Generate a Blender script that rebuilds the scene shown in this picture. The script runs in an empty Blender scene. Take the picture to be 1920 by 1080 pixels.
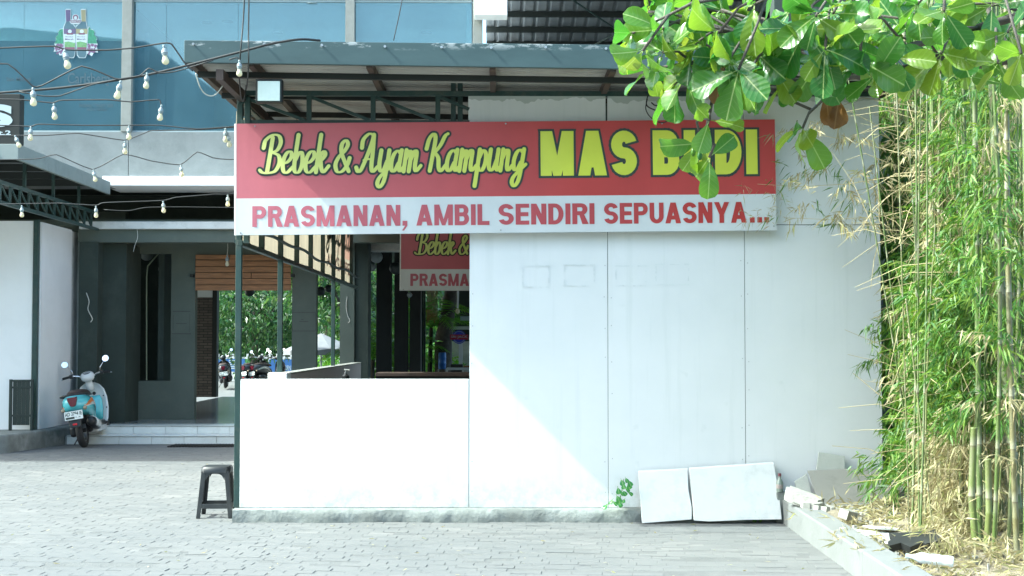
import bpy, bmesh, math, random
import numpy as np
from mathutils import Vector, Matrix
random.seed(7)
rng = np.random.default_rng(7)
scene = bpy.context.scene
col = scene.collection
V = Vector
R = math.radians

# ------------------------------------------------------------------ camera
FOC = 2544.0                       # focal length in photo pixels (1920 wide)
CAM = V((0.0, 0.0, 1.57))
PITCH = math.atan(102.0 / FOC)
YAW = math.atan(23.0 / FOC)
cam_d = bpy.data.cameras.new('camera')
cam_d.sensor_width = 36.0
cam_d.lens = 36.0 * FOC / 1920.0
cam_d.clip_start = 0.05
cam_d.clip_end = 600.0
cam = bpy.data.objects.new('camera', cam_d)
col.objects.link(cam)
cam.location = CAM
cam.rotation_euler = (math.pi / 2 + PITCH, 0.0, -YAW)
scene.camera = cam

# ------------------------------------------------------------------ light
SUN_DIR = V((1.0, 0.165, -1.02)).normalized()      # the way the light travels
elev = math.asin(-SUN_DIR.z)
world = bpy.data.worlds.new('World')
scene.world = world
world.use_nodes = True
wn = world.node_tree
wn.nodes.clear()
sky = wn.nodes.new('ShaderNodeTexSky')
sky.sky_type = 'NISHITA'
sky.sun_disc = False
sky.sun_elevation = elev
sky.sun_rotation = math.atan2(-SUN_DIR.x, -SUN_DIR.y)
sky.air_density = 1.0
sky.dust_density = 4.0
sky.ozone_density = 1.2
bg = wn.nodes.new('ShaderNodeBackground')
bg.inputs['Strength'].default_value = 0.15
wo = wn.nodes.new('ShaderNodeOutputWorld')
wn.links.new(sky.outputs[0], bg.inputs[0])
wn.links.new(bg.outputs[0], wo.inputs[0])
sun_d = bpy.data.lights.new('sun', 'SUN')
sun_d.energy = 2.0
sun_d.angle = R(0.5)
sun_d.color = (1.0, 0.985, 0.94)
sun = bpy.data.objects.new('sun', sun_d)
col.objects.link(sun)
sun.location = (-30, -10, 30)
sun.rotation_euler = SUN_DIR.to_track_quat('-Z', 'Y').to_euler()

scene.view_settings.view_transform = 'Standard'
scene.view_settings.look = 'None'
scene.view_settings.exposure = 2.13
scene.view_settings.use_white_balance = True
scene.view_settings.white_balance_temperature = 6000
scene.view_settings.white_balance_tint = -5
scene.view_settings.gamma = 1.0
scene.render.engine = 'CYCLES'
scene.cycles.use_denoising = True
scene.cycles.max_bounces = 8
scene.cycles.diffuse_bounces = 5
scene.cycles.glossy_bounces = 3
scene.cycles.transparent_max_bounces = 12
scene.cycles.transmission_bounces = 4
scene.cycles.sample_clamp_indirect = 6.0

# ------------------------------------------------------------------ helpers
_F = V((math.sin(YAW) * math.cos(PITCH), math.cos(YAW) * math.cos(PITCH), math.sin(PITCH)))
_R = V((math.cos(YAW), -math.sin(YAW), 0.0))
_U = _R.cross(_F)


def P(px, py, Y):
    """photo pixel + real distance along Y (metres) -> world point"""
    d = _F * FOC + _R * (px - 960.0) + _U * (540.0 - py)
    return CAM + d * (Y / d.y)


def PG(px, py, z=0.0):
    """photo pixel on a level plane of height z"""
    d = _F * FOC + _R * (px - 960.0) + _U * (540.0 - py)
    return CAM + d * ((z - CAM.z) / d.z)


def XP(px, Y): return P(px, 642, Y).x
def ZP(py, Y): return P(937, py, Y).z


ORG = {}


def tag(o, label=None, cat=None, group=None, kind=None):
    if label: o['label'] = label
    if cat: o['category'] = cat
    if group: o['group'] = group
    if kind: o['kind'] = kind
    return o


def thing(name, label, cat, loc=(0, 0, 0), rot=(0, 0, 0), group=None, local=False):
    o = bpy.data.objects.new(name, None)
    o.empty_display_size = 0.2
    col.objects.link(o)
    o.location = loc
    o.rotation_euler = rot
    tag(o, label, cat, group)
    ORG[o.name] = V((0, 0, 0)) if local else V(loc)
    return o


def part_from(me, name, parent):
    """mesh whose coordinates are already relative to the parent's thing"""
    o = bpy.data.objects.new(name, me)
    col.objects.link(o)
    o.parent = parent
    ORG[o.name] = ORG[parent.name]
    return o


def copy_tree(o, parent=None):
    c = o.copy()
    col.objects.link(c)
    if parent is not None:
        c.parent = parent
    ORG[c.name] = ORG[o.name]
    for ch in list(o.children):
        copy_tree(ch, c)
    return c


class MB:
    def __init__(self):
        self.v = []
        self.f = []
        self.m = []
        self.cur = 0

    def add(self, vs, fs):
        b = len(self.v)
        self.v.extend([tuple(p) for p in vs])
        for f in fs:
            self.f.append(tuple(b + i for i in f))
            self.m.append(self.cur)
        return self

    def box(self, x0, x1, y0, y1, z0, z1):
        vs = [(x0, y0, z0), (x1, y0, z0), (x1, y1, z0), (x0, y1, z0), (x0, y0, z1), (x1, y0, z1), (x1, y1, z1), (x0, y1, z1)]
        return self.add(vs, [(3, 2, 1, 0), (4, 5, 6, 7), (0, 1, 5, 4), (1, 2, 6, 5), (2, 3, 7, 6), (3, 0, 4, 7)])

    def hexa(self, bot, top):
        """bot and top: four points each, counter clockwise from above"""
        return self.add(list(bot) + list(top), [(3, 2, 1, 0), (4, 5, 6, 7), (0, 1, 5, 4), (1, 2, 6, 5), (2, 3, 7, 6), (3, 0, 4, 7)])

    def bar(self, a, b, w, h=None, up=(0, 0, 1)):
        a, b = V(a), V(b)
        h = h or w
        d = (b - a).normalized()
        u = V(up)
        if abs(d.dot(u)) > 0.98:
            u = V((0, 1, 0))
        s = d.cross(u).normalized() * (w / 2)
        t = s.cross(d).normalized() * (h / 2)
        A = [a - s - t, a + s - t, a + s + t, a - s + t]
        B = [p + (b - a) for p in A]
        return self.add(A + B, [(0, 1, 2, 3), (7, 6, 5, 4), (1, 0, 4, 5), (2, 1, 5, 6), (3, 2, 6, 7), (0, 3, 7, 4)])

    def tube(self, pts, r, n=8, cap=True):
        pts = [V(p) for p in pts]
        k = len(pts)
        rs = r if isinstance(r, (list, tuple)) else [r] * k
        vs, fs = [], []
        prev = None
        for i, p in enumerate(pts):
            d = (pts[min(i + 1, k - 1)] - pts[max(i - 1, 0)])
            if d.length < 1e-9: d = V((0, 0, 1))
            d.normalize()
            if prev is None:
                a = V((0, 0, 1)) if abs(d.z) < 0.9 else V((1, 0, 0))
                s = d.cross(a).normalized()
            else:
                s = (prev - d * prev.dot(d))
                s = s.normalized() if s.length > 1e-6 else d.cross(V((0.3, 0.5, 0.8))).normalized()
            prev = s
            t = d.cross(s)
            for j in range(n):
                a = 2 * math.pi * j / n
                vs.append(p + (s * math.cos(a) + t * math.sin(a)) * rs[i])
        for i in range(k - 1):
            for j in range(n):
                j2 = (j + 1) % n
                fs.append((i * n + j, i * n + j2, (i + 1) * n + j2, (i + 1) * n + j))
        if cap:
            fs.append(tuple(range(n - 1, -1, -1)))
            fs.append(tuple((k - 1) * n + j for j in range(n)))
        return self.add(vs, fs)

    def lathe(self, prof, c=(0, 0, 0), n=16, axis=None):
        """prof: (radius, height) list along +Z or along axis"""
        c = V(c)
        ax = V(axis).normalized() if axis is not None else V((0, 0, 1))
        s = ax.cross(V((0.0, 0.0, 1.0)) if abs(ax.z) < 0.9 else V((1, 0, 0))).normalized()
        t = ax.cross(s)
        vs, fs = [], []
        for (r, h) in prof:
            for j in range(n):
                a = 2 * math.pi * j / n
                vs.append(c + ax * h + (s * math.cos(a) + t * math.sin(a)) * max(r, 1e-4))
        for i in range(len(prof) - 1):
            for j in range(n):
                j2 = (j + 1) % n
                fs.append((i * n + j, i * n + j2, (i + 1) * n + j2, (i + 1) * n + j))
        fs.append(tuple(range(n - 1, -1, -1)))
        fs.append(tuple((len(prof) - 1) * n + j for j in range(n)))
        return self.add(vs, fs)

    def prism(self, poly, o, u, v, w):
        """poly of (a,b) laid out as o+a*u+b*v, thickened along w"""
        o, u, v, w = V(o), V(u), V(v), V(w)
        n = len(poly)
        A = [o + u * a + v * b for a, b in poly]
        B = [p + w for p in A]
        return self.add(A + B, [tuple(range(n - 1, -1, -1)), tuple(range(n, 2 * n))] +
                        [(i, (i + 1) % n, n + (i + 1) % n, n + i) for i in range(n)])

    def loft(self, rings, cap=True):
        n = len(rings[0])
        vs = [p for r in rings for p in r]
        fs = []
        for i in range(len(rings) - 1):
            for j in range(n):
                j2 = (j + 1) % n
                fs.append((i * n + j, i * n + j2, (i + 1) * n + j2, (i + 1) * n + j))
        if cap:
            fs.append(tuple(range(n - 1, -1, -1)))
            fs.append(tuple((len(rings) - 1) * n + j for j in range(n)))
        return self.add(vs, fs)

    def sphere(self, c, r, n=14, m=9, sc=(1, 1, 1)):
        c = V(c)
        vs, fs = [], []
        rows = []
        for i in range(m + 1):
            th = math.pi * i / m
            row = []
            for j in range(n):
                a = 2 * math.pi * j / n
                rr = max(math.sin(th), 1e-3)
                row.append(c + V((rr * math.cos(a) * r * sc[0], rr * math.sin(a) * r * sc[1], math.cos(th) * r * sc[2])))
            rows.append(row)
        rows.reverse()
        return self.loft(rows)

    def build(self, name, mat, parent=None, bevel=0, smooth=False, label=None, cat=None, group=None, kind=None, fix=False):
        """parent None -> a top-level mesh object with its origin at its base"""
        if parent is not None:
            o0 = ORG[parent.name]
        else:
            a = np.array(self.v)
            o0 = V(((a[:, 0].min() + a[:, 0].max()) / 2, (a[:, 1].min() + a[:, 1].max()) / 2, a[:, 2].min()))
        me = bpy.data.meshes.new(name)
        me.from_pydata([(x - o0.x, y - o0.y, z - o0.z) for x, y, z in self.v], [], self.f)
        mats = mat if isinstance(mat, (list, tuple)) else [mat]
        for m in mats:
            me.materials.append(m)
        if len(mats) > 1:
            me.polygons.foreach_set('material_index', self.m)
        if bevel or fix:
            bm = bmesh.new()
            bm.from_mesh(me)
            if fix: bmesh.ops.recalc_face_normals(bm, faces=bm.faces)
            if bevel:
                es = [e for e in bm.edges if len(e.link_faces) == 2 and e.calc_face_angle(0) > 0.5]
                bmesh.ops.bevel(bm, geom=es, offset=bevel, segments=2, affect='EDGES', profile=0.5)
            bm.to_mesh(me)
            bm.free()
        if smooth:
            me.polygons.foreach_set('use_smooth', [True] * len(me.polygons))
            if smooth != 'all':
                me.set_sharp_from_angle(angle=R(40))
        me.update()
        o = bpy.data.objects.new(name, me)
        col.objects.link(o)
        if parent is not None:
            o.parent = parent
            ORG[o.name] = o0
        else:
            o.location = o0
            ORG[o.name] = o0
        tag(o, label, cat, group, kind)
        return o


# ------------------------------------------------------------------ materials
def newmat(name):
    m = bpy.data.materials.new(name)
    m.use_nodes = True
    nt = m.node_tree
    nt.nodes.clear()
    out = nt.nodes.new('ShaderNodeOutputMaterial')
    return m, nt, out


def N(nt, typ, **kw):
    n = nt.nodes.new(typ)
    for k, v in kw.items():
        if k in n.inputs:
            n.inputs[k].default_value = v
        else:
            setattr(n, k, v)
    return n


def ramp(nt, fac, stops):
    r = nt.nodes.new('ShaderNodeValToRGB')
    el = r.color_ramp.elements
    while len(el) < len(stops): el.new(0.5)
    for e, (p, c) in zip(el, stops):
        e.position = p
        e.color = (c[0], c[1], c[2], 1) if len(c) == 3 else c
    nt.links.new(fac, r.inputs[0])
    return r.outputs[0]


def mixc(nt, fac, a, b, mode='MIX'):
    m = nt.nodes.new('ShaderNodeMix')
    m.data_type = 'RGBA'
    m.blend_type = mode
    for sock, val in ((m.inputs[0], fac), (m.inputs[6], a), (m.inputs[7], b)):
        if hasattr(val, 'is_linked'):
            nt.links.new(val, sock)
        elif isinstance(val, (int, float)):
            sock.default_value = val
        else:
            sock.default_value = (val[0], val[1], val[2], 1)
    return m.outputs[2]


def noise(nt, scale, detail=4, rough=0.55, coord='Object', stretch=None):
    if coord == 'World':
        src = nt.nodes.new('ShaderNodeNewGeometry').outputs['Position']
    else:
        src = nt.nodes.new('ShaderNodeTexCoord').outputs[coord]
    if stretch:
        mp = nt.nodes.new('ShaderNodeMapping')
        mp.inputs['Scale'].default_value = stretch
        nt.links.new(src, mp.inputs[0])
        src = mp.outputs[0]
    n = nt.nodes.new('ShaderNodeTexNoise')
    n.inputs['Scale'].default_value = scale
    n.inputs['Detail'].default_value = detail
    n.inputs['Roughness'].default_value = rough
    nt.links.new(src, n.inputs['Vector'])
    return n.outputs[0]


def mat(name, c, rough=0.6, var=0.12, scale=3.0, dirt=None, dirt_amt=0.0, dirt_scale=2.0, bump=0.0, bscale=40.0,
        metal=0.0, spec=0.5, stretch=None, coat=0.0, island=0.0, trans=0.0, tcol=None, emit=None):
    m, nt, out = newmat(name)
    b = nt.nodes.new('ShaderNodeBsdfPrincipled')
    lo = [max(x * (1 - var), 0) for x in c]
    hi = [min(x * (1 + var), 1) for x in c]
    colr = ramp(nt, noise(nt, scale, 5, 0.6, stretch=stretch), [(0.3, lo), (0.7, hi)])
    if island:
        gi = nt.nodes.new('ShaderNodeNewGeometry')
        mr = N(nt, 'ShaderNodeMapRange')
        mr.inputs[3].default_value = 1 - island
        mr.inputs[4].default_value = 1 + island
        nt.links.new(gi.outputs['Random Per Island'], mr.inputs[0])
        cb = nt.nodes.new('ShaderNodeCombineColor')
        for i in range(3): nt.links.new(mr.outputs[0], cb.inputs[i])
        colr = mixc(nt, 1.0, colr, cb.outputs[0], 'MULTIPLY')
    if dirt is not None:
        f = ramp(nt, noise(nt, dirt_scale, 8, 0.68, stretch=stretch), [(0.5, (0, 0, 0)), (0.72, (dirt_amt,) * 3)])
        colr = mixc(nt, f, colr, dirt)
    nt.links.new(colr, b.inputs['Base Color'])
    b.inputs['Roughness'].default_value = rough
    b.inputs['Metallic'].default_value = metal
    b.inputs['Specular IOR Level'].default_value = spec
    if coat: b.inputs['Coat Weight'].default_value = coat
    if bump:
        bp = nt.nodes.new('ShaderNodeBump')
        bp.inputs['Strength'].default_value = bump
        bp.inputs['Distance'].default_value = 0.02
        nt.links.new(noise(nt, bscale, 6, 0.65), bp.inputs['Height'])
        nt.links.new(bp.outputs[0], b.inputs['Normal'])
    if emit:
        b.inputs['Emission Color'].default_value = (*emit[0], 1)
        b.inputs['Emission Strength'].default_value = emit[1]
    sh = b.outputs[0]
    if trans:
        t = nt.nodes.new('ShaderNodeBsdfTranslucent')
        if tcol is None:
            nt.links.new(colr, t.inputs[0])
        else:
            t.inputs[0].default_value = (*tcol, 1)
        mx = nt.nodes.new('ShaderNodeMixShader')
        mx.inputs[0].default_value = trans
        nt.links.new(sh, mx.inputs[1])
        nt.links.new(t.outputs[0], mx.inputs[2])
        sh = mx.outputs[0]
    nt.links.new(sh, out.inputs[0])
    return m


M = {}
M['white'] = mat('white_wall_paint', (0.78, 0.80, 0.80), 0.75, 0.03, 1.3, (0.55, 0.58, 0.56), 0.18, 1.7, 0.08, 25)
M['white_dirty'] = mat('weathered_white_paint', (0.60, 0.62, 0.60), 0.8, 0.08, 2.5, (0.28, 0.31, 0.29), 0.6, 2.2, 0.15, 18)
M['plinth'] = mat('weathered_cement', (0.19, 0.205, 0.19), 0.9, 0.28, 5, (0.34, 0.36, 0.34), 0.8, 4.0, 0.6, 22)
M['concrete'] = mat('grey_concrete', (0.185, 0.205, 0.205), 0.85, 0.14, 2.0, (0.11, 0.13, 0.13), 0.6, 1.6, 0.25, 14)
M['cast'] = mat('pale_cast_concrete', (0.24, 0.25, 0.23), 0.85, 0.10, 6.0, (0.2, 0.2, 0.18), 0.5, 9, 0.3, 60)
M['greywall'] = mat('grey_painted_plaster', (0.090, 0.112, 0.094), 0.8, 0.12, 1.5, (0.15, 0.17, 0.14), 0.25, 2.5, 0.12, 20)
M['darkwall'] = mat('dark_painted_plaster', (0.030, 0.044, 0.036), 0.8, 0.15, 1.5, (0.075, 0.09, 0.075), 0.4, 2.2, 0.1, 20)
M['black'] = mat('black_paint', (0.008, 0.012, 0.010), 0.6, 0.2, 3)
M['green'] = mat('dark_green_steel', (0.022, 0.052, 0.046), 0.45, 0.2, 6, (0.12, 0.10, 0.07), 0.3, 9, 0.05, 40)
M['brown'] = mat('rusty_brown_steel', (0.060, 0.042, 0.034), 0.6, 0.25, 6, (0.13, 0.07, 0.04), 0.5, 5)
M['sheet'] = mat('galvanised_roof_sheet', (0.42, 0.41, 0.38), 0.5, 0.12, 2, (0.22, 0.18, 0.14), 0.5, 2.5, metal=0.15)
M['sheet_dark'] = mat('weathered_roof_sheet', (0.22, 0.23, 0.24), 0.5, 0.2, 2, (0.10, 0.09, 0.08), 0.6, 2.5, metal=0.15)
M['tile'] = mat('white_glazed_tile', (0.66, 0.70, 0.68), 0.25, 0.06, 4, (0.35, 0.36, 0.32), 0.35, 6)
M['wood'] = mat('raw_pine_board', (0.30, 0.15, 0.065), 0.65, 0.3, 5, (0.14, 0.07, 0.03), 0.6, 4, 0.15, 30, stretch=(0.6, 3, 9), island=0.22)
M['chrome'] = mat('chrome', (0.8, 0.8, 0.8), 0.12, 0.02, 3, metal=1.0)
M['steel'] = mat('dull_steel', (0.42, 0.43, 0.43), 0.35, 0.1, 8, metal=0.9)
M['rubber'] = mat('black_rubber', (0.018, 0.018, 0.018), 0.75, 0.2, 20)
M['plastic'] = mat('black_plastic', (0.022, 0.024, 0.024), 0.42, 0.2, 5, (0.09, 0.09, 0.085), 0.4, 6)
M['wire'] = mat('black_cable', (0.020, 0.022, 0.022), 0.6, 0.1, 5)
M['wirewhite'] = mat('white_cable', (0.62, 0.62, 0.56), 0.6, 0.1, 5)
M['socket'] = mat('grey_socket', (0.26, 0.31, 0.32), 0.5, 0.15, 30)
M['bulb'] = mat('frosted_bulb', (0.78, 0.74, 0.55), 0.22, 0.05, 20, trans=0.35)
M['boardgrey'] = mat('bare_fibre_cement', (0.40, 0.42, 0.38), 0.85, 0.1, 4, (0.26, 0.27, 0.24), 0.6, 3, 0.25, 30)
# ------------------------------------------------------------------ ground and paving
def soil_mat(name, a, b, scale):
    m, nt, out = newmat(name)
    bs = nt.nodes.new('ShaderNodeBsdfPrincipled')
    c = ramp(nt, noise(nt, scale, 9, 0.7), [(0.3, a), (0.7, b)])
    nt.links.new(c, bs.inputs['Base Color'])
    bs.inputs['Roughness'].default_value = 0.95
    bp = N(nt, 'ShaderNodeBump', Strength=0.6, Distance=0.03)
    nt.links.new(noise(nt, scale * 6, 8, 0.7), bp.inputs['Height'])
    nt.links.new(bp.outputs[0], bs.inputs['Normal'])
    nt.links.new(bs.outputs[0], out.inputs[0])
    return m


M['bed'] = soil_mat('joint_sand', (0.115, 0.12, 0.117), (0.16, 0.165, 0.16), 3.0)
M['soil'] = soil_mat('planter_soil', (0.10, 0.085, 0.06), (0.32, 0.28, 0.20), 9.0)
m, nt, out = newmat('concrete_paver')
bs = nt.nodes.new('ShaderNodeBsdfPrincipled')
gi = nt.nodes.new('ShaderNodeNewGeometry')
c0 = ramp(nt, gi.outputs['Random Per Island'], [(0.0, (0.138, 0.143, 0.142)), (0.3, (0.147, 0.152, 0.150)), (0.92, (0.159, 0.163, 0.160)), (1.0, (0.185, 0.185, 0.18))])
c1 = ramp(nt, noise(nt, 0.55, 6, 0.62, 'World'), [(0.34, (0.84, 0.86, 0.87)), (0.66, (1.06, 1.05, 1.03))])
c0 = mixc(nt, 1.0, c0, c1, 'MULTIPLY')
sp0 = ramp(nt, noise(nt, 2.3, 5, 0.6, 'World'), [(0.66, (0, 0, 0)), (0.72, (0.38,) * 3)])
c0 = mixc(nt, sp0, c0, (0.085, 0.088, 0.085))
f = ramp(nt, noise(nt, 30, 8, 0.7), [(0.5, (0, 0, 0)), (0.78, (0.35,) * 3)])
c0 = mixc(nt, f, c0, (0.14, 0.14, 0.135))
nt.links.new(c0, bs.inputs['Base Color'])
bs.inputs['Roughness'].default_value = 0.88
bp = N(nt, 'ShaderNodeBump', Strength=0.35, Distance=0.01)
nt.links.new(noise(nt, 60, 8, 0.7), bp.inputs['Height'])
nt.links.new(bp.outputs[0], bs.inputs['Normal'])
nt.links.new(bs.outputs[0], out.inputs[0])
M['paver'] = m

g = MB()
g.add([(-150, -60, -0.05), (150, -60, -0.05), (150, 300, -0.05), (-150, 300, -0.05)], [(0, 1, 2, 3)])
ground = g.build('ground', M['bed'], kind='structure')

# forecourt: a mortar bed with brick pavers laid in rows
bed = MB().box(-12.5, 2.5, 3.0, 21.05, -0.045, -0.0022).build('forecourt_paving', M['bed'], kind='structure')
PL, PW, PH = 0.205, 0.102, 0.05
ang = R(-5.5)
ca, sa = math.cos(ang), math.sin(ang)


def in_court(x, y):
    if y > 20.95 or y < 7.9: return False
    if x > 2.42 - (11.7 - y) * 0.028: return False
    if y > 11.9 and x > -2.36: return False
    if y > 19.2 and x < -7.05 + (y - 19.2) * 0.2: return False
    px = 937 + x / y * FOC
    return -70 < px < 1990


cells = []
ROWOFF = {q: (0.5 if q % 2 else 0.0) + random.uniform(-.22, .22) for q in range(-60, 260)}
r = -40
for r in range(-60, 260):
    for c in range(-110, 110):
        u = (c + ROWOFF[r]) * (PL + 0.002)
        w = r * (PW + 0.004)
        x = u * ca - w * sa
        y = 7 + u * sa + w * ca
        if in_court(x, y):
            px = 937 + x / y * FOC
            py = 642 + 1.57 / y * FOC
            cells.append((y, x, px, py))
cells.sort()
vis = [c for c in cells if 10 < c[2] < 1910 and c[3] < 1076]
near = set((c[0], c[1]) for c in vis[:300])


def paver_mb(mb, x, y, jit=True):
    a = ang + (random.gauss(0, 0.006) if jit else 0)
    cc, ss = math.cos(a), math.sin(a)
    dz = random.gauss(0, 0.0011) - (random.uniform(0.003, 0.006) if random.random() < 0.03 else 0) if jit else 0
    tx, ty = (random.gauss(0, 0.006), random.gauss(0, 0.006)) if jit else (0, 0)
    L, W, b = PL / 2 + (random.uniform(-.0006, .0008) if random.random() < .75 else random.uniform(-.004, -.001)), PW / 2 + (random.uniform(-.001, .0015) if random.random() < .7 else random.uniform(-.005, -.001)), 0.0025
    vs = []
    for (l, w_, z) in ((L, W, -0.03), (L, W, -b), (L - b, W - b, 0)):
        for sx, sy in ((-1, -1), (1, -1), (1, 1), (-1, 1)):
            u, v_ = sx * l, sy * w_
            vs.append((x + u * cc - v_ * ss, y + u * ss + v_ * cc, z + dz + u * tx + v_ * ty))
    fs = [(8, 9, 10, 11)]
    for k in (0, 4):
        for i in range(4):
            fs.append((k + i, k + (i + 1) % 4, k + 4 + (i + 1) % 4, k + 4 + i))
    mb.add(vs, fs)


rest = MB()
pm = [None] * 5
for i in range(5):
    t = MB()
    paver_mb(t, 0, 0)
    me = bpy.data.meshes.new('paver')
    me.from_pydata(t.v, [], t.f)
    me.materials.append(M['paver'])
    pm[i] = me
k = 0
for (y, x, px, py) in cells:
    if (y, x) in near:
        o = bpy.data.objects.new('paver', pm[k % 5])
        k += 1
        col.objects.link(o)
        o.parent = bed
        o.location = V((x, y, random.gauss(0, 0.0012))) - ORG[bed.name]
    else:
        paver_mb(rest, x, y)
rest.build('paver', M['paver'], bed, kind='stuff')

# planter kerb on the right, and the soil behind it
ka, kb = V((2.465, 11.9, 0)), V((2.20, 3.0, 0))
kd = (kb - ka).normalized()
kn = V((-kd.y, kd.x, 0))
if kn.x < 0: kn = -kn
mb = MB()
n = 3
for i in range(n):
    p = ka.lerp(kb, i / n)
    q = ka.lerp(kb, (i + 1) / n - 0.0004)
    j = 0.0
    w = kn * 0.19
    mb.hexa([p + kn * j - V((0, 0, .05)), q + kn * j - V((0, 0, .05)), q + w - V((0, 0, .05)), p + w - V((0, 0, .05))],
            [p + kn * j + V((0, 0, .205)), q + kn * j + V((0, 0, .205)), q + w + V((0, 0, .21)), p + w + V((0, 0, .21))])
M['kerbm'] = mat('painted_kerb', (0.18, 0.19, 0.185), 0.85, 0.08, 3, (0.15, 0.16, 0.15), 0.5, 2.5, 0.2, 30)
mb.build('planter_kerb', M['kerbm'], bevel=0.012, fix=True, kind='structure')
nx, ny = 40, 60
vs, fs = [], []
for i in range(nx + 1):
    for j in range(ny + 1):
        y = 3.0 + (19.0 - 3.0) * j / ny
        xk = ka.x + (y - 11.9) * (ka.x - kb.x) / 8.9 if y < 11.9 else 3.32
        x = xk + 0.17 + (9.5 - xk) * (i / nx) ** 1.6
        z = 0.10 + 0.05 * math.sin(x * 3.1 + y * 1.7) + 0.035 * math.sin(x * 7.3 - y * 5.1) + random.uniform(0, 0.03) + min(0.12, (x - xk) * 0.06)
        vs.append((x, y, z))
for i in range(nx):
    for j in range(ny):
        a = i * (ny + 1) + j
        fs.append((a, a + ny + 1, a + ny + 2, a + 1))
MB().add(vs, fs).build('planter_soil', M['soil'], smooth='all', kind='structure')

# raised kerb by the white wall on the left
kl = [(-13, 19.25), (-7.12, 19.3), (-6.98, 19.42), (-6.70, 21.05), (-6.70, 22.6), (-13, 22.6)]
MB().prism(kl, (0, 0, -0.05), (1, 0, 0), (0, 1, 0), (0, 0, 0.31)).build('kerb', M['plinth'], bevel=0.03, kind='structure')

# tiled porch floor and its two steps
m, nt, out = newmat('glossy_floor_tile')
bs = nt.nodes.new('ShaderNodeBsdfPrincipled')
tc = nt.nodes.new('ShaderNodeTexCoord')
br = nt.nodes.new('ShaderNodeTexBrick')
br.offset = 0.0
for kk, v_ in (('Scale', 1.0), ('Mortar Size', 0.006), ('Brick Width', 0.4), ('Row Height', 0.4)):
    br.inputs[kk].default_value = v_
br.inputs['Color1'].default_value = (0.30, 0.33, 0.31, 1)
br.inputs['Color2'].default_value = (0.34, 0.36, 0.34, 1)
br.inputs['Mortar'].default_value = (0.12, 0.12, 0.11, 1)
nt.links.new(tc.outputs['Object'], br.inputs['Vector'])
nt.links.new(br.outputs[0], bs.inputs['Base Color'])
bs.inputs['Roughness'].default_value = 0.16
nt.links.new(bs.outputs[0], out.inputs[0])
M['floortile'] = m
MB().box(-6.69, 6.0, 21.40, 32.9, -0.04, 0.262).build('porch_floor', M['floortile'], kind='structure')
st = MB().box(-6.69, 6.0, 21.03, 21.40, -0.04, 0.125).build('porch_steps', M['cast'], kind='structure')
for row, (yf, z0, z1, off) in enumerate(((21.018, 0.0, 0.118, 0.0), (21.388, 0.135, 0.250, 0.12))):
    x = -6.66 + off * 0
    xs = [-6.66, -6.36 + off] + [-6.36 + off + 0.5 * i for i in range(1, 12)]
    for a, b in zip(xs[:-1], xs[1:]):
        t = MB().box(a + 0.003, b - 0.003, yf - 0.008, yf + 0.012, z0 + 0.004, z1)
        t.build('tile', M['tile'], st, bevel=0.002)
for a in [-6.66 + 0.5 * i for i in range(11)]:
    MB().box(a + 0.003, a + 0.497, 20.995, 21.39, 0.125, 0.137).build('tile', M['tile'], st, bevel=0.002)
    MB().box(a + 0.003, a + 0.497, 21.365, 21.80, 0.2621, 0.270).build('tile', M['tile'], st, bevel=0.002)
# ------------------------------------------------------------------ the white kiosk
YW = 12.05                              # face of the front wall
XS = XP(447, 12.0)                      # plane of the kiosk's left side
XR = XP(1653, YW)
x450, x880 = XP(452, YW), XP(880, YW)
kiosk = thing('food_kiosk', 'white boarded food kiosk with dark green steel frame and overhanging metal roof', 'kiosk', (0.4, 12.1, 0))
KG = V((0, 0, 0))
xa, xb = XP(438, 11.93), XR
n = 120
rows = []
for i in range(n + 1):
    x = xa + (xb - xa) * i / n
    wob = 0.010 * math.sin(x * 5.1) + 0.006 * math.sin(x * 13.7 + 1)
    rows.append([(x, 12.30, -0.03), (x, 11.925 + wob + random.gauss(0, .004), -0.03), (x, 11.925 + wob + random.gauss(0, .005), 0.035 + random.gauss(0, .004)), (x, 11.93 + wob * .6 + random.gauss(0, .005), 0.075 + random.gauss(0, .004)),
                 (x, 11.945 + wob * .3 + random.gauss(0, .004), 0.104 + random.gauss(0, .003)), (x, 11.965 + random.gauss(0, .003), 0.112), (x, 12.30, 0.112)])
MB().loft(rows).build('plinth', M['plinth'], kiosk, smooth=True, fix=True)
zl = ZP(711, YW)
ztop, zmid = ZP(174, YW), ZP(421, YW)
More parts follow.
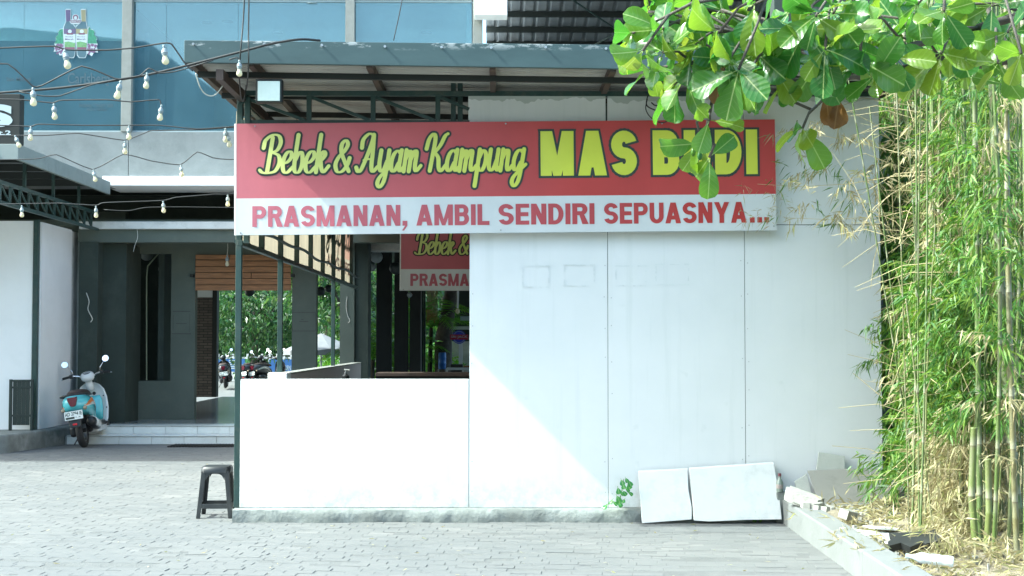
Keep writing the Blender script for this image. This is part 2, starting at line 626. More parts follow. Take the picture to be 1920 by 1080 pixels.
def board_mat():
    m, nt, out = newmat('white_painted_board')
    b = nt.nodes.new('ShaderNodeBsdfPrincipled')
    tc = nt.nodes.new('ShaderNodeTexCoord')
    sep = nt.nodes.new('ShaderNodeSeparateXYZ')
    nt.links.new(tc.outputs['Object'], sep.inputs[0])
    base = ramp(nt, noise(nt, 0.9, 6, 0.6), [(0.3, (0.67, 0.695, 0.695)), (0.7, (0.745, 0.76, 0.76))])
    spots = ramp(nt, noise(nt, 7, 3, 0.5), [(0.70, (0, 0, 0)), (0.78, (0.22,) * 3)])
    base = mixc(nt, spots, base, (0.52, 0.56, 0.54))
    # rain streaks and splash-back grime at the foot
    sk = ramp(nt, noise(nt, 5, 6, 0.6, stretch=(2.2, 1, 0.10)), [(0.54, (0, 0, 0)), (0.80, (0.30,) * 3)])
    base = mixc(nt, sk, base, (0.50, 0.54, 0.52))
    sp_ = N(nt, 'ShaderNodeMapRange')
    sp_.inputs[1].default_value = 0.42
    sp_.inputs[2].default_value = 0.12
    nt.links.new(sep.outputs[2], sp_.inputs[0])
    sn_ = ramp(nt, noise(nt, 9, 8, 0.7), [(0.44, (0, 0, 0)), (0.64, (0.75,) * 3)])
    sm_ = N(nt, 'ShaderNodeMath', operation='MULTIPLY')
    nt.links.new(sp_.outputs[0], sm_.inputs[0])
    nt.links.new(sn_, sm_.inputs[1])
    base = mixc(nt, sm_.outputs[0], base, (0.40, 0.42, 0.38))
    # bare primer along the upper edge where the roller stopped
    nz = noise(nt, 4.5, 3, 0.6, stretch=(1, 1, 0.1))
    ad = N(nt, 'ShaderNodeMath', operation='MULTIPLY_ADD')
    nt.links.new(nz, ad.inputs[0])
    ad.inputs[1].default_value = 0.22
    nt.links.new(sep.outputs[2], ad.inputs[2])
    st_ = ramp(nt, ad.outputs[0], [(0.0, (0, 0, 0)), (1.0, (1, 1, 1))])
    gt = N(nt, 'ShaderNodeMath', operation='GREATER_THAN')
    nt.links.new(ad.outputs[0], gt.inputs[0])
    gt.inputs[1].default_value = ztop + 0.045
    ml = N(nt, 'ShaderNodeMath', operation='MULTIPLY')
    nt.links.new(gt.outputs[0], ml.inputs[0])
    ml.inputs[1].default_value = 0.9
    base = mixc(nt, ml.outputs[0], base, (0.44, 0.48, 0.45))
    nt.links.new(base, b.inputs['Base Color'])
    b.inputs['Roughness'].default_value = 0.7
    bp = N(nt, 'ShaderNodeBump', Strength=0.06, Distance=0.02)
    nt.links.new(noise(nt, 6, 5, 0.6), bp.inputs['Height'])
    nt.links.new(bp.outputs[0], b.inputs['Normal'])
    nt.links.new(b.outputs[0], out.inputs[0])
    return m


M['board'] = board_mat()
MB().box(XP(447, 12.079) + 0.0265, x880 - 0.003, YW, YW + 0.12, 0.113, zl).build('low_wall', M['board'], kiosk, bevel=0.006)
# front boards
ztop, zmid = ZP(174, YW), ZP(421, YW)


cols_ = [880, 1140, 1397, 1653]
for i in range(3):
    a, b = XP(cols_[i], YW), XP(cols_[i + 1], YW)
    j = [0.0, 0.003, 0.0015][i]
    MB().box(a + 0.002, b - 0.003, YW - j, YW + 0.012, 0.114, zmid - 0.003).build('board', M['board'], kiosk, bevel=0.0015)
    MB().box(a + (0.0 if i else -0.012), b - 0.004 - (0.012 if i == 0 else 0), YW - 0.004 + j, YW + 0.010, zmid + 0.003, ztop - (0.0, 0.01, 0.012)[i] + (0.02 if i == 1 else 0)).build('board', M['board'], kiosk, bevel=0.0015)
# screws along the joints
sc = MB()
for px in (886, 1134, 1147, 1391, 1403, 1646):
    for z in np.arange(0.25, 2.55, 0.29):
        if random.random() < 0.75:
            sc.lathe([(0.005, 0), (0.005, 0.003)], (XP(px, YW) + random.uniform(-.006, .006), YW - 0.0065, z + random.uniform(-.03, .03)), 6, axis=(0, 1, 0))
sc.build('screw', M['steel'], kiosk, kind='stuff')
# faint taped outlines left on the boards
M['tape'] = mat('grey_tape_residue', (0.665, 0.692, 0.69), 0.8, 0.08, 30)
for (u0, u1, v0, v1) in ((978, 1030, 497, 536), (1056, 1115, 495, 534), (1153, 1212, 497, 534), (1228, 1292, 494, 532)):
    tm = MB()
    for (a, b, c, d) in ((u0, u1, v0, v0 + 3), (u0, u1, v1, v1 + 3), (u0, u0 + 3, v0 + 4, v1), (u1 - 3, u1, v0 + 4, v1)):
        steps = 7
        for s in range(steps):
            if random.random() < 0.28: continue
            if b - a > d - c:
                p0, p1 = P(a + (b - a) * s / steps, c + random.uniform(0, 2), YW), P(a + (b - a) * (s + 1) / steps, d, YW)
            else:
                p0, p1 = P(a + random.uniform(0, 1.5), c + (d - c) * s / steps, YW), P(b, c + (d - c) * (s + 1) / steps, YW)
            y = YW - 0.0055
            tm.add([(p0.x, y, p1.z), (p1.x, y, p1.z), (p1.x, y, p0.z), (p0.x, y, p0.z)], [(0, 1, 2, 3)])
    tm.build('tape_mark', M['tape'], kiosk, kind='stuff')
# studs behind the boards, and the right-hand end
mb = MB()
for px in (890, 1140, 1397, 1640):
    mb.box(XP(px, YW) - 0.025, XP(px, YW) + 0.025, YW + 0.014, YW + 0.07, 0.113, 3.70)
mb.build('stud', M['green'], kiosk)
MB().box(XR - 0.03, XR - 0.004, YW + 0.0125, 21.5, 0.0, 3.72).build('end_wall', M['darkwall'], kiosk)
# steel posts
zroof = 3.76
G = M['green']


def post(px, Y, z0, z1, w=0.052, name='post'):
    x = XP(px, Y)
    return MB().box(x - w / 2, x + w / 2, Y - w / 2, Y + w / 2, z0, z1).build(name, G, kiosk, bevel=0.004)


post(447, 12.079, 0.113, zroof)
post(461, 12.05, 2.45, zroof, 0.05)
YB = [12.0 + 1.134 * k_ for k_ in range(9)]
for k_, Y in enumerate(YB):
    if k_ == 0: continue
    full = k_ in (2, 6)
    x = XS
    MB().box(x - 0.026, x + 0.026, Y - 0.026, Y + 0.026, (zl if full else 2.47), zroof).build('post', G, kiosk, bevel=0.004)
MB().box(XS - 0.03, XS + 0.02, 12.05, 21.9, 2.43, 2.475).build('bottom_rail', G, kiosk, bevel=0.004)
pts = []
for i in range(60):
    y = 12.1 + 9.7 * i / 59
    pts.append((XS + 0.04, y, 2.615 + 0.014 * math.sin(y * 2.9) + 0.012 * math.sin(y * 1.3 + 1)))
MB().tube(pts, 0.017, 7).build('middle_rail', G, kiosk, smooth=True)
MB().box(XS - 0.028, XS + 0.028, 12.05, 21.9, 3.70, 3.765).build('top_rail', G, kiosk, bevel=0.004)
# low side wall
M['pink'] = mat('pinkish_grey_plaster', (0.56, 0.49, 0.49), 0.8, 0.06, 2, (0.36, 0.34, 0.34), 0.4, 2, 0.1, 20)
MB().box(XS - 0.07, XS + 0.07, 14.34, 21.9, 0.0, zl - 0.012).build('side_wall', M['pink'], kiosk, bevel=0.006)
MB().box(XS - 0.075, XS + 0.075, 14.335, 21.9, zl - 0.011, zl + 0.004).build('side_wall_cap', M['cast'], kiosk, bevel=0.004)
MB().box(XS - 0.09, XS + 0.11, 14.06, 14.33, 0.0, zl + 0.012).build('side_wall_pier', M['white'], kiosk, bevel=0.008)
# roof truss over the front wall
YT = 12.06
MB().bar((XS, YT, ZP(176, YT)), (XR, YT, ZP(176, YT)), 0.05, 0.045).build('top_chord', G, kiosk, bevel=0.003)
MB().bar((XS, YT, ZP(231, YT)), (XP(880, YT), YT, ZP(231, YT)), 0.05, 0.045).build('bottom_chord', G, kiosk, bevel=0.003)
for px in (577, 698, 820):
    MB().bar((XP(px, YT), YT, ZP(229, YT)), (XP(px, YT), YT, ZP(179, YT)), 0.042).build('truss_strut', G, kiosk)
for (a, b) in ((455, 572), (583, 693), (703, 815), (825, 880)):
    zb = 226 if b != 880 else 205
    MB().bar(P(a, 182, YT), P(b, zb, YT), 0.03, 0.028).build('truss_brace', G, kiosk)
for px in (849, 862):
    MB().box(XP(px, YT) - .022, XP(px, YT) + .022, YT + .03, YT + .075, 3.3, 3.95).build('post', G, kiosk)
# second truss further in
Y2 = 13.6
MB().bar((XS, Y2, 3.70), (XR, Y2, 3.70), 0.05, 0.05).build('top_chord', G, kiosk)
MB().bar((XS, Y2, 3.46), (XR, Y2, 3.46), 0.05, 0.05).build('bottom_chord', G, kiosk)
for i in range(11):
    x = XS + 0.3 + i * 0.5
    MB().bar((x, Y2, 3.46), (x, Y2, 3.70), 0.035).build('truss_strut', G, kiosk)
# roof: fascia, side beam, rafters, purlins, ribbed sheet
YF = 11.0


def fascia_mat():
    m, nt, out = newmat('blue_grey_fascia')
    b = nt.nodes.new('ShaderNodeBsdfPrincipled')
    c = ramp(nt, noise(nt, 2.0, 6, 0.65, stretch=(1, 1, 3)), [(0.3, (0.036, 0.068, 0.072)), (0.7, (0.052, 0.092, 0.096))])
    tc = nt.nodes.new('ShaderNodeTexCoord')
    sep = nt.nodes.new('ShaderNodeSeparateXYZ')
    nt.links.new(tc.outputs['Object'], sep.inputs[0])
    ed = N(nt, 'ShaderNodeMapRange')
    ed.inputs[1].default_value = 3.95
    ed.inputs[2].default_value = 4.01
    nt.links.new(sep.outputs[2], ed.inputs[0])
    ch = ramp(nt, noise(nt, 7, 7, 0.75, stretch=(0.7, 1, 2.0)), [(0.55, (0, 0, 0)), (0.585, (1, 1, 1))])
    mu = N(nt, 'ShaderNodeMath', operation='MULTIPLY')
    nt.links.new(ed.outputs[0], mu.inputs[0])
    nt.links.new(ch, mu.inputs[1])
    c = mixc(nt, mu.outputs[0], c, (0.34, 0.37, 0.37))
    nt.links.new(c, b.inputs['Base Color'])
    b.inputs['Roughness'].default_value = 0.55
    nt.links.new(b.outputs[0], out.inputs[0])
    return m


M['fascia'] = fascia_mat()
fl_t, fl_b = P(345, 75, YF), P(345, 117, YF)
fr_t, fr_b = P(1160, 84, YF), P(1160, 129, YF)
xL = fl_b.x
xE = 3.45
def ext(a, b, x): return a + (b - a) * ((x - a.x) / (b.x - a.x))
er_t, er_b = ext(fl_t, fr_t, xE), ext(fl_b, fr_b, xE)
er_t.x = er_b.x = xE
mb = MB()
mb.hexa([(xL, YF, fl_b.z), (xE, YF, er_b.z), (xE, YF + .04, er_b.z), (xL, YF + .04, fl_b.z)],
        [(xL, YF, fl_t.z), (xE, YF, er_t.z), (xE, YF + .04, er_t.z), (xL, YF + .04, fl_t.z)])
mb.build('fascia', M['fascia'], kiosk, bevel=0.004)
nl = [363, 496, 604, 722, 828, 921, 1023, 1136]
for px in nl:
    t = (px - 345) / 815
    p = P(px, 82 + 10 * t + random.uniform(-1, 2), YF)
    MB().tube([p + V((0, 0.02, 0)), p + V((0, -0.012, 0.0))], 0.006, 6).lathe([(0.011, 0), (0.011, 0.010)], p + V((0, -0.022, 0)), 8, axis=(0, 1, 0)).build('bolt', M['steel'], kiosk)
YE = 22.0
zs = lambda x: fl_b.z + 0.02 + (er_b.z - fl_b.z) * (x - xL) / (xE - xL)
mb = MB().hexa([(xL, YF + .041, fl_b.z - .0), (xL + .05, YF + .041, fl_b.z), (xL + .05, YE, fl_b.z), (xL, YE, fl_b.z)],
               [(xL, YF + .041, fl_t.z - .01), (xL + .05, YF + .041, fl_t.z - .01), (xL + .05, YE, fl_t.z - .01), (xL, YE, fl_t.z - .01)])
mb.build('side_beam', M['brown'], kiosk)
MB().bar((xL + 0.28, YF + .05, 3.76), (xL + 0.28, YE, 3.76), 0.06, 0.09).build('rafter', M['brown'], kiosk)
for x in (-2.04, -1.07, -0.06, 0.93, 1.93, 2.9):
    MB().bar((x, YF + .045, zs(x) + 0.0), (x, YE, zs(x)), 0.05, 0.075).build('rafter', M['brown'], kiosk)
for Y in np.arange(11.27, YE, 0.98):
    MB().hexa([(xL + .05, Y, zs(xL) - .085), (xE, Y, zs(xE) - .085), (xE, Y + .045, zs(xE) - .085), (xL + .05, Y + .045, zs(xL) - .085)],
              [(xL + .05, Y, zs(xL) - .037), (xE, Y, zs(xE) - .037), (xE, Y + .045, zs(xE) - .037), (xL + .05, Y + .045, zs(xL) - .037)]).build('purlin', M['black'], kiosk)
vs, fs = [], []
prof = []
y = YF + 0.02
while y < YE:
    prof += [(y, 0.0), (y + 0.045, 0.0), (y + 0.058, 0.016), (y + 0.078, 0.016)]
    y += 0.09
for (y, dz) in prof:
    for x in (xL + 0.01, xE - 0.01):
        vs.append((x, y, zs(x) + 0.045 + dz))
for i in range(len(prof) - 1):
    fs.append((2 * i, 2 * i + 1, 2 * i + 3, 2 * i + 2))
MB().add(vs, fs).build('roof_sheet', M['sheet'], kiosk)
MB().box(xE - .04, xE, YF + .042, YE, er_b.z, er_t.z - .01).build('side_beam', M['brown'], kiosk)

# ------------------------------------------------------------------ lettering helpers
def text_mesh(s, offset=0.0, space=1.0):
    cu = bpy.data.curves.new('t', 'FONT')
    cu.body = s
    cu.size = 1.0
    cu.offset = offset
    cu.space_character = space
    cu.resolution_u = 5
    ob = bpy.data.objects.new('t', cu)
    col.objects.link(ob)
    dg = bpy.context.evaluated_depsgraph_get()
    me = bpy.data.meshes.new_from_object(ob.evaluated_get(dg))
    vs = [tuple(v.co) for v in me.vertices]
    fs = [tuple(p.vertices) for p in me.polygons]
    bpy.data.objects.remove(ob)
    bpy.data.curves.remove(cu)
    bpy.data.meshes.remove(me)
    return vs, fs


class Frame:
    """flat print surface: o + u*a + v*b, n towards the reader"""
    def __init__(self, o, u, v):
        self.o, self.u, self.v = V(o), V(u), V(v)
        self.n = self.u.cross(self.v).normalized()

    def p(self, a, b, lift=0.0): return self.o + self.u * a + self.v * b + self.n * lift


def put_text(mb, fr, s, box, lift, offset=0.0, space=1.0, ref=None):
    """fit the text's ink box to box=(u0,u1,v0,v1); ref = ink box of the unexpanded text"""
    vs, fs = text_mesh(s, offset, space)
    rv = text_mesh(s, 0.0 if ref is None else ref, space)[0]
    x0, x1 = min(v[0] for v in rv), max(v[0] for v in rv)
    y0, y1 = min(v[1] for v in rv), max(v[1] for v in rv)
    su, sv = (box[1] - box[0]) / (x1 - x0), (box[3] - box[2]) / (y1 - y0)
    mb.add([fr.p(box[0] + (x - x0) * su, box[2] + (y - y0) * sv, lift) for x, y, _ in vs], fs)


GL = {
 'B': (0.98, [[(0.33, 1.62), (0.31, 0.9), (0.28, 0.06)], [(-0.08, 1.15), (-0.02, 1.5), (0.3, 1.74), (0.64, 1.7), (0.78, 1.4), (0.66, 1.06), (0.40, 0.93)], [(0.42, 0.93), (0.76, 0.8), (0.86, 0.46), (0.7, 0.1), (0.36, 0.0), (0.05, 0.02), (-0.12, 0.13)]]),
 'e': (0.56, [[(0.02, 0.42), (0.3, 0.50), (0.47, 0.74), (0.40, 0.96), (0.22, 0.93), (0.09, 0.68), (0.07, 0.33), (0.17, 0.06), (0.36, 0.02), (0.62, 0.28)]]),
 'b': (0.63, [[(0.12, 1.74), (0.11, 0.9), (0.12, 0.28), (0.22, 0.03), (0.40, 0.04), (0.51, 0.32), (0.49, 0.72), (0.40, 0.94), (0.26, 0.88), (0.14, 0.6)]]),
 'k': (0.70, [[(0.12, 1.74), (0.11, 0.9), (0.11, 0.02)], [(0.13, 0.45), (0.3, 0.56), (0.47, 0.80), (0.40, 0.97), (0.27, 0.86), (0.15, 0.58)], [(0.27, 0.54), (0.36, 0.2), (0.50, 0.02), (0.74, 0.3)]]),
 '&': (0.95, [[(0.78, 0.05), (0.5, 0.5), (0.27, 0.92), (0.24, 1.3), (0.42, 1.47), (0.55, 1.28), (0.42, 0.98), (0.16, 0.7), (0.04, 0.36), (0.18, 0.04), (0.44, 0.05), (0.66, 0.34), (0.74, 0.66)]]),
 'A': (0.98, [[(-0.14, 0.22), (-0.02, 0.02), (0.14, 0.14), (0.38, 0.85), (0.52, 1.4), (0.56, 1.7)], [(0.56, 1.72), (0.62, 0.9), (0.65, 0.24), (0.76, 0.02), (0.98, 0.25)], [(0.2, 0.55), (0.42, 0.60), (0.64, 0.58)], [(0.02, 1.12), (0.04, 1.5), (0.3, 1.76), (0.56, 1.70)]]),
 'y': (0.62, [[(0.08, 1.0), (0.07, 0.35), (0.18, 0.04), (0.34, 0.12), (0.46, 0.5)], [(0.50, 1.0), (0.48, 0.2), (0.42, -0.42), (0.24, -0.70), (0.10, -0.52), (0.2, -0.22), (0.62, 0.2)]]),
 'a': (0.68, [[(0.5, 0.84), (0.34, 0.97), (0.16, 0.83), (0.07, 0.45), (0.14, 0.07), (0.3, 0.06), (0.45, 0.4)], [(0.53, 1.0), (0.50, 0.27), (0.58, 0.03), (0.76, 0.25)]]),
 'm': (0.90, [[(0.10, 1.0), (0.09, 0.02)], [(0.10, 0.55), (0.25, 0.94), (0.36, 0.88), (0.37, 0.5), (0.36, 0.02)], [(0.38, 0.55), (0.53, 0.94), (0.65, 0.88), (0.65, 0.27), (0.74, 0.03), (0.96, 0.28)]]),
 'n': (0.66, [[(0.10, 1.0), (0.09, 0.02)], [(0.10, 0.55), (0.26, 0.94), (0.39, 0.88), (0.40, 0.27), (0.49, 0.03), (0.70, 0.28)]]),
 'p': (0.62, [[(0.13, 1.0), (0.12, 0.2), (0.10, -0.68)], [(0.14, 0.6), (0.29, 0.95), (0.46, 0.84), (0.51, 0.45), (0.40, 0.06), (0.24, 0.05), (0.14, 0.2)]]),
 'u': (0.64, [[(0.09, 1.0), (0.08, 0.3), (0.19, 0.04), (0.35, 0.13), (0.46, 0.5)], [(0.49, 1.0), (0.48, 0.27), (0.57, 0.03), (0.74, 0.26)]]),
 'g': (0.64, [[(0.5, 0.84), (0.34, 0.97), (0.16, 0.83), (0.07, 0.45), (0.14, 0.08), (0.3, 0.07), (0.45, 0.4)], [(0.53, 1.0), (0.50, 0.2), (0.44, -0.42), (0.26, -0.70), (0.11, -0.52), (0.2, -0.22), (0.72, 0.3)]]),
 'K': (1.00, [[(-0.10, 1.05), (-0.02, 1.5), (0.18, 1.74), (0.30, 1.5), (0.27, 0.8), (0.22, 0.04)], [(0.92, 1.74), (0.78, 1.62), (0.60, 1.2), (0.32, 0.84)], [(0.36, 0.88), (0.58, 0.62), (0.66, 0.2), (0.80, 0.02), (1.02, 0.3)]]),
 ' ': (0.34, []),
}


def catmull(pts, k=6):
    pts = [V((p[0], p[1], 0)) for p in pts]
    if len(pts) < 3:
        return [pts[0].lerp(pts[-1], i / k) for i in range(k + 1)]
    q = [pts[0] * 2 - pts[1]] + pts + [pts[-1] * 2 - pts[-2]]
    out = []
    for i in range(1, len(q) - 2):
        a, b, c, d = q[i - 1], q[i], q[i + 1], q[i + 2]
        for j in range(k):
            t = j / k
            out.append(0.5 * ((2 * b) + (c - a) * t + (2 * a - 5 * b + 4 * c - d) * t * t + (3 * b - a - 3 * c + d) * t ** 3))
    out.append(pts[-1])
    return out


def script_text(mb, fr, s, box, lift, grow, shear=0.16, slope=0.0):
    """brush lettering built of ribbons; every ribbon a hair higher than the last"""
    x = 0.0
    ribs = []
    for ch in s:
        adv, strokes = GL[ch]
        for st_ in strokes:
            ribs.append([(p.x + x + shear * p.y, p.y) for p in catmull(st_)])
        x += adv
    x0 = min(p[0] for r_ in ribs for p in r_) - 0.06
    x1 = max(p[0] for r_ in ribs for p in r_) + 0.06
    y0, y1 = -0.78, 1.82
    su, sv = (box[1] - box[0]) / (x1 - x0), (box[3] - box[2]) / (y1 - y0)
    h = lift
    for r_ in ribs:
        pts = [(box[0] + (a - x0) * su, box[2] + (b - y0) * sv) for a, b in r_]
        L, Rr = [], []
        n_ = len(pts)
        for i, p in enumerate(pts):
            q0, q1 = pts[max(i - 1, 0)], pts[min(i + 1, n_ - 1)]
            dx, dy = q1[0] - q0[0], q1[1] - q0[1]
            l = math.hypot(dx, dy) or 1e-6
            dx, dy = dx / l, dy / l
            w = (0.046 + 0.050 * abs(dy) ** 1.5) * sv + grow
            hh = h + 0.0011 * i / n_
            L.append((p[0] - dy * w * 1.0, p[1] + dx * w, hh))
            Rr.append((p[0] + dy * w * 1.0, p[1] - dx * w, hh))
        vs = [fr.p(*a) for a in L] + [fr.p(*a) for a in Rr]
        mb.add(vs, [(i, n_ + i, n_ + i + 1, i + 1) for i in range(n_ - 1)])
        # round ends
        for e, i in ((0, 0), (1, n_ - 1)):
            c = pts[i]
            w = math.hypot(L[i][0] - c[0], L[i][1] - c[1])
            hh = L[i][2] + 0.00005
            cv = [fr.p(c[0] + w * math.cos(2 * math.pi * j / 10), c[1] + w * math.sin(2 * math.pi * j / 10), hh) for j in range(10)]
            mb.add(cv, [tuple(range(10))])
        h += 0.00003


def _arc(cx, cy, ro, rho, ri, rhi, a0, a1, n=10):
    out_ = []
    for i in range(n):
        b0, b1 = R(a0 + (a1 - a0) * i / n), R(a0 + (a1 - a0) * (i + 1) / n)
        out_.append([(cx + ro * math.cos(b0), cy + rho * math.sin(b0)), (cx + ro * math.cos(b1), cy + rho * math.sin(b1)),
                     (cx + ri * math.cos(b1), cy + rhi * math.sin(b1)), (cx + ri * math.cos(b0), cy + rhi * math.sin(b0))])
    return out_


def _rc(x0, x1, y0, y1): return [(x0, y0), (x1, y0), (x1, y1), (x0, y1)]


def block_glyph(ch, s, t):
    """heavy sans capital of height 1 -> (width, convex pieces)"""
    w = {'I': s, 'M': .90, 'L': .58, 'E': .62, 'A': .78, 'Y': .76}.get(ch, .70)
    if ch == 'I': return w, [_rc(0, s, 0, 1)]
    if ch == 'L': return w, [_rc(0, s, 0, 1), _rc(s, w, 0, t)]
    if ch == 'E': return w, [_rc(0, s, 0, 1), _rc(s, w, 0, t), _rc(s, w * .94, .5 - t / 2, .5 + t / 2), _rc(s, w, 1 - t, 1)]
    if ch in 'PR':
        lo = .40 if ch == 'P' else .43
        r = (1 - lo) / 2
        p = [_rc(0, s, 0, 1), _rc(s, w - r, 1 - t, 1), _rc(s, w - r, lo, lo + t)] + _arc(w - r, lo + r, r, r, r - s, r - t, -90, 90)
        if ch == 'R': p.append([(w - s * 1.05, 0), (w + .05, 0), (w * .45 + s, lo + .03), (w * .45, lo + .03)])
        return w, p
    if ch == 'B':
        m_ = .52
        r1, r2 = (1 - m_ + t / 2) / 2, (m_ + t / 2) / 2
        return w, [_rc(0, s, 0, 1), _rc(s, w - .03 - r1, 1 - t, 1), _rc(s, w - r2, m_ - t / 2, m_ + t / 2), _rc(s, w - r2, 0, t)] + _arc(w - .03 - r1, 1 - r1, r1, r1, max(r1 - s, .02), r1 - t, -90, 90) + _arc(w - r2, r2, r2, r2, max(r2 - s, .02), r2 - t, -90, 90)
    if ch == 'D':
        r = .40
        return w, [_rc(0, s, 0, 1), _rc(s, w - r, 1 - t, 1), _rc(s, w - r, 0, t)] + _arc(w - r, .5, r, .5, r - s, .5 - t, -90, 90, 14)
    if ch == 'U':
        return w, [_rc(0, s, .36, 1), _rc(w - s, w, .36, 1)] + _arc(w / 2, .36, w / 2, .36, w / 2 - s, .36 - t, 180, 360, 14)
    if ch == 'A':
        return w, [[(0, 0), (s * 1.08, 0), (w / 2 + s * .5, 1), (w / 2 - s * .56, 1)], [(w - s * 1.08, 0), (w, 0), (w / 2 + s * .56, 1), (w / 2 - s * .5, 1)], _rc(w * .25, w * .75, .18, .18 + t)]
    if ch == 'M':
        return w, [_rc(0, s, 0, 1), _rc(w - s, w, 0, 1), [(0, 1), (w / 2 - s * .36, 0), (w / 2 + s * .36, 0), (s * 1.06, 1)], [(w - s * 1.06, 1), (w / 2 - s * .36, 0), (w / 2 + s * .36, 0), (w, 1)]]
    if ch == 'N':
        return w, [_rc(0, s, 0, 1), _rc(w - s, w, 0, 1), [(0, 1), (w - s * 1.08, 0), (w, 0), (s * 1.08, 1)]]
    if ch == 'Y':
        return w, [_rc(w / 2 - s / 2, w / 2 + s / 2, 0, .46), [(0, 1), (w / 2 - s * .5, .40), (w / 2 + s * .5, .40), (s * 1.1, 1)], [(w - s * 1.1, 1), (w / 2 - s * .5, .40), (w / 2 + s * .5, .40), (w, 1)]]
    if ch == 'S':
        r = (.5 + t / 2) / 2
        return w, _arc(w / 2, 1 - r, w / 2, r, w / 2 - s, r - t, 15, 270, 16) + _arc(w / 2, r, w / 2, r, w / 2 - s, r - t, 90, -165, 16)
    return .3, []


def put_block(mb, fr, text, box, lift, grow=0.0, s=.23, t=.19, gap=.085):
    x = 0.0
    polys = []
    for ch in text:
        w, ps = block_glyph(ch, s, t)
        polys += [[(a + x, b) for a, b in p] for p in ps]
        x += w + gap
    x -= gap
    su, sv = (box[1] - box[0]) / x, box[3] - box[2]
    h = lift
    for p in polys:
        q = [V((box[0] + a * su, box[2] + b * sv)) for a, b in p]
        ar = sum(q[i].x * q[(i + 1) % len(q)].y - q[(i + 1) % len(q)].x * q[i].y for i in range(len(q)))
        if ar < 0: q.reverse()
        if grow:
            g2 = []
            for i in range(len(q)):
                a, b, c = q[i - 1], q[i], q[(i + 1) % len(q)]
                e0, e1 = (b - a), (c - b)
                e0 = e0.normalized() if e0.length > 1e-6 else V((1, 0))
                e1 = e1.normalized() if e1.length > 1e-6 else V((1, 0))
                n0, n1 = V((e0.y, -e0.x)), V((e1.y, -e1.x))
                m_ = n0 + n1
                d_ = max(m_.dot(m_) / 2, .35)
                g2.append(b + m_ * (grow / d_))
            q = g2
        mb.add([fr.p(a.x, a.y, h) for a in q], [tuple(range(len(q)))])
        h += 0.000012


def vinyl(name, a, b, x0, x1, rough=0.45, trans=0.12):
    """printed vinyl, paler at the end that has seen more sun"""
    m, nt, out = newmat(name)
    bs = nt.nodes.new('ShaderNodeBsdfPrincipled')
    tc = nt.nodes.new('ShaderNodeTexCoord')
    sep = nt.nodes.new('ShaderNodeSeparateXYZ')
    nt.links.new(tc.outputs['Object'], sep.inputs[0])
    mr = N(nt, 'ShaderNodeMapRange')
    mr.inputs[1].default_value = x0
    mr.inputs[2].default_value = x1
    nt.links.new(sep.outputs[0], mr.inputs[0])
    c = mixc(nt, mr.outputs[0], a, b)
    v_ = ramp(nt, noise(nt, 2.2, 5, 0.6), [(0.3, (0.93, 0.93, 0.93)), (0.7, (1.05, 1.05, 1.05))])
    c = mixc(nt, 1.0, c, v_, 'MULTIPLY')
    nt.links.new(c, bs.inputs['Base Color'])
    bs.inputs['Roughness'].default_value = rough
    bs.inputs['Specular IOR Level'].default_value = 0.25
    bp = N(nt, 'ShaderNodeBump', Strength=0.12, Distance=0.03)
    nt.links.new(noise(nt, 3.5, 3, 0.5, stretch=(2, 1, 0.6)), bp.inputs['Height'])
    nt.links.new(bp.outputs[0], bs.inputs['Normal'])
    t = nt.nodes.new('ShaderNodeBsdfTranslucent')
    nt.links.new(c, t.inputs[0])
    mx = nt.nodes.new('ShaderNodeMixShader')
    mx.inputs[0].default_value = trans
    nt.links.new(bs.outputs[0], mx.inputs[1])
    nt.links.new(t.outputs[0], mx.inputs[2])
    nt.links.new(mx.outputs[0], out.inputs[0])
    return m


M['red'] = vinyl('red_vinyl', (0.56, 0.175, 0.21), (0.50, 0.065, 0.060), 0.0, 3.0)
M['redtext'] = vinyl('red_print', (0.53, 0.17, 0.22), (0.46, 0.050, 0.045), 0.0, 4.0)
M['whitev'] = vinyl('white_vinyl', (0.70, 0.73, 0.73), (0.68, 0.71, 0.71), 0.0, 4.8)
M['yellow'] = vinyl('yellow_print', (0.72, 0.80, 0.30), (0.72, 0.77, 0.08), 0.0, 3.0)
M['ink'] = mat('black_print', (0.020, 0.035, 0.026), 0.5, 0.1, 3)


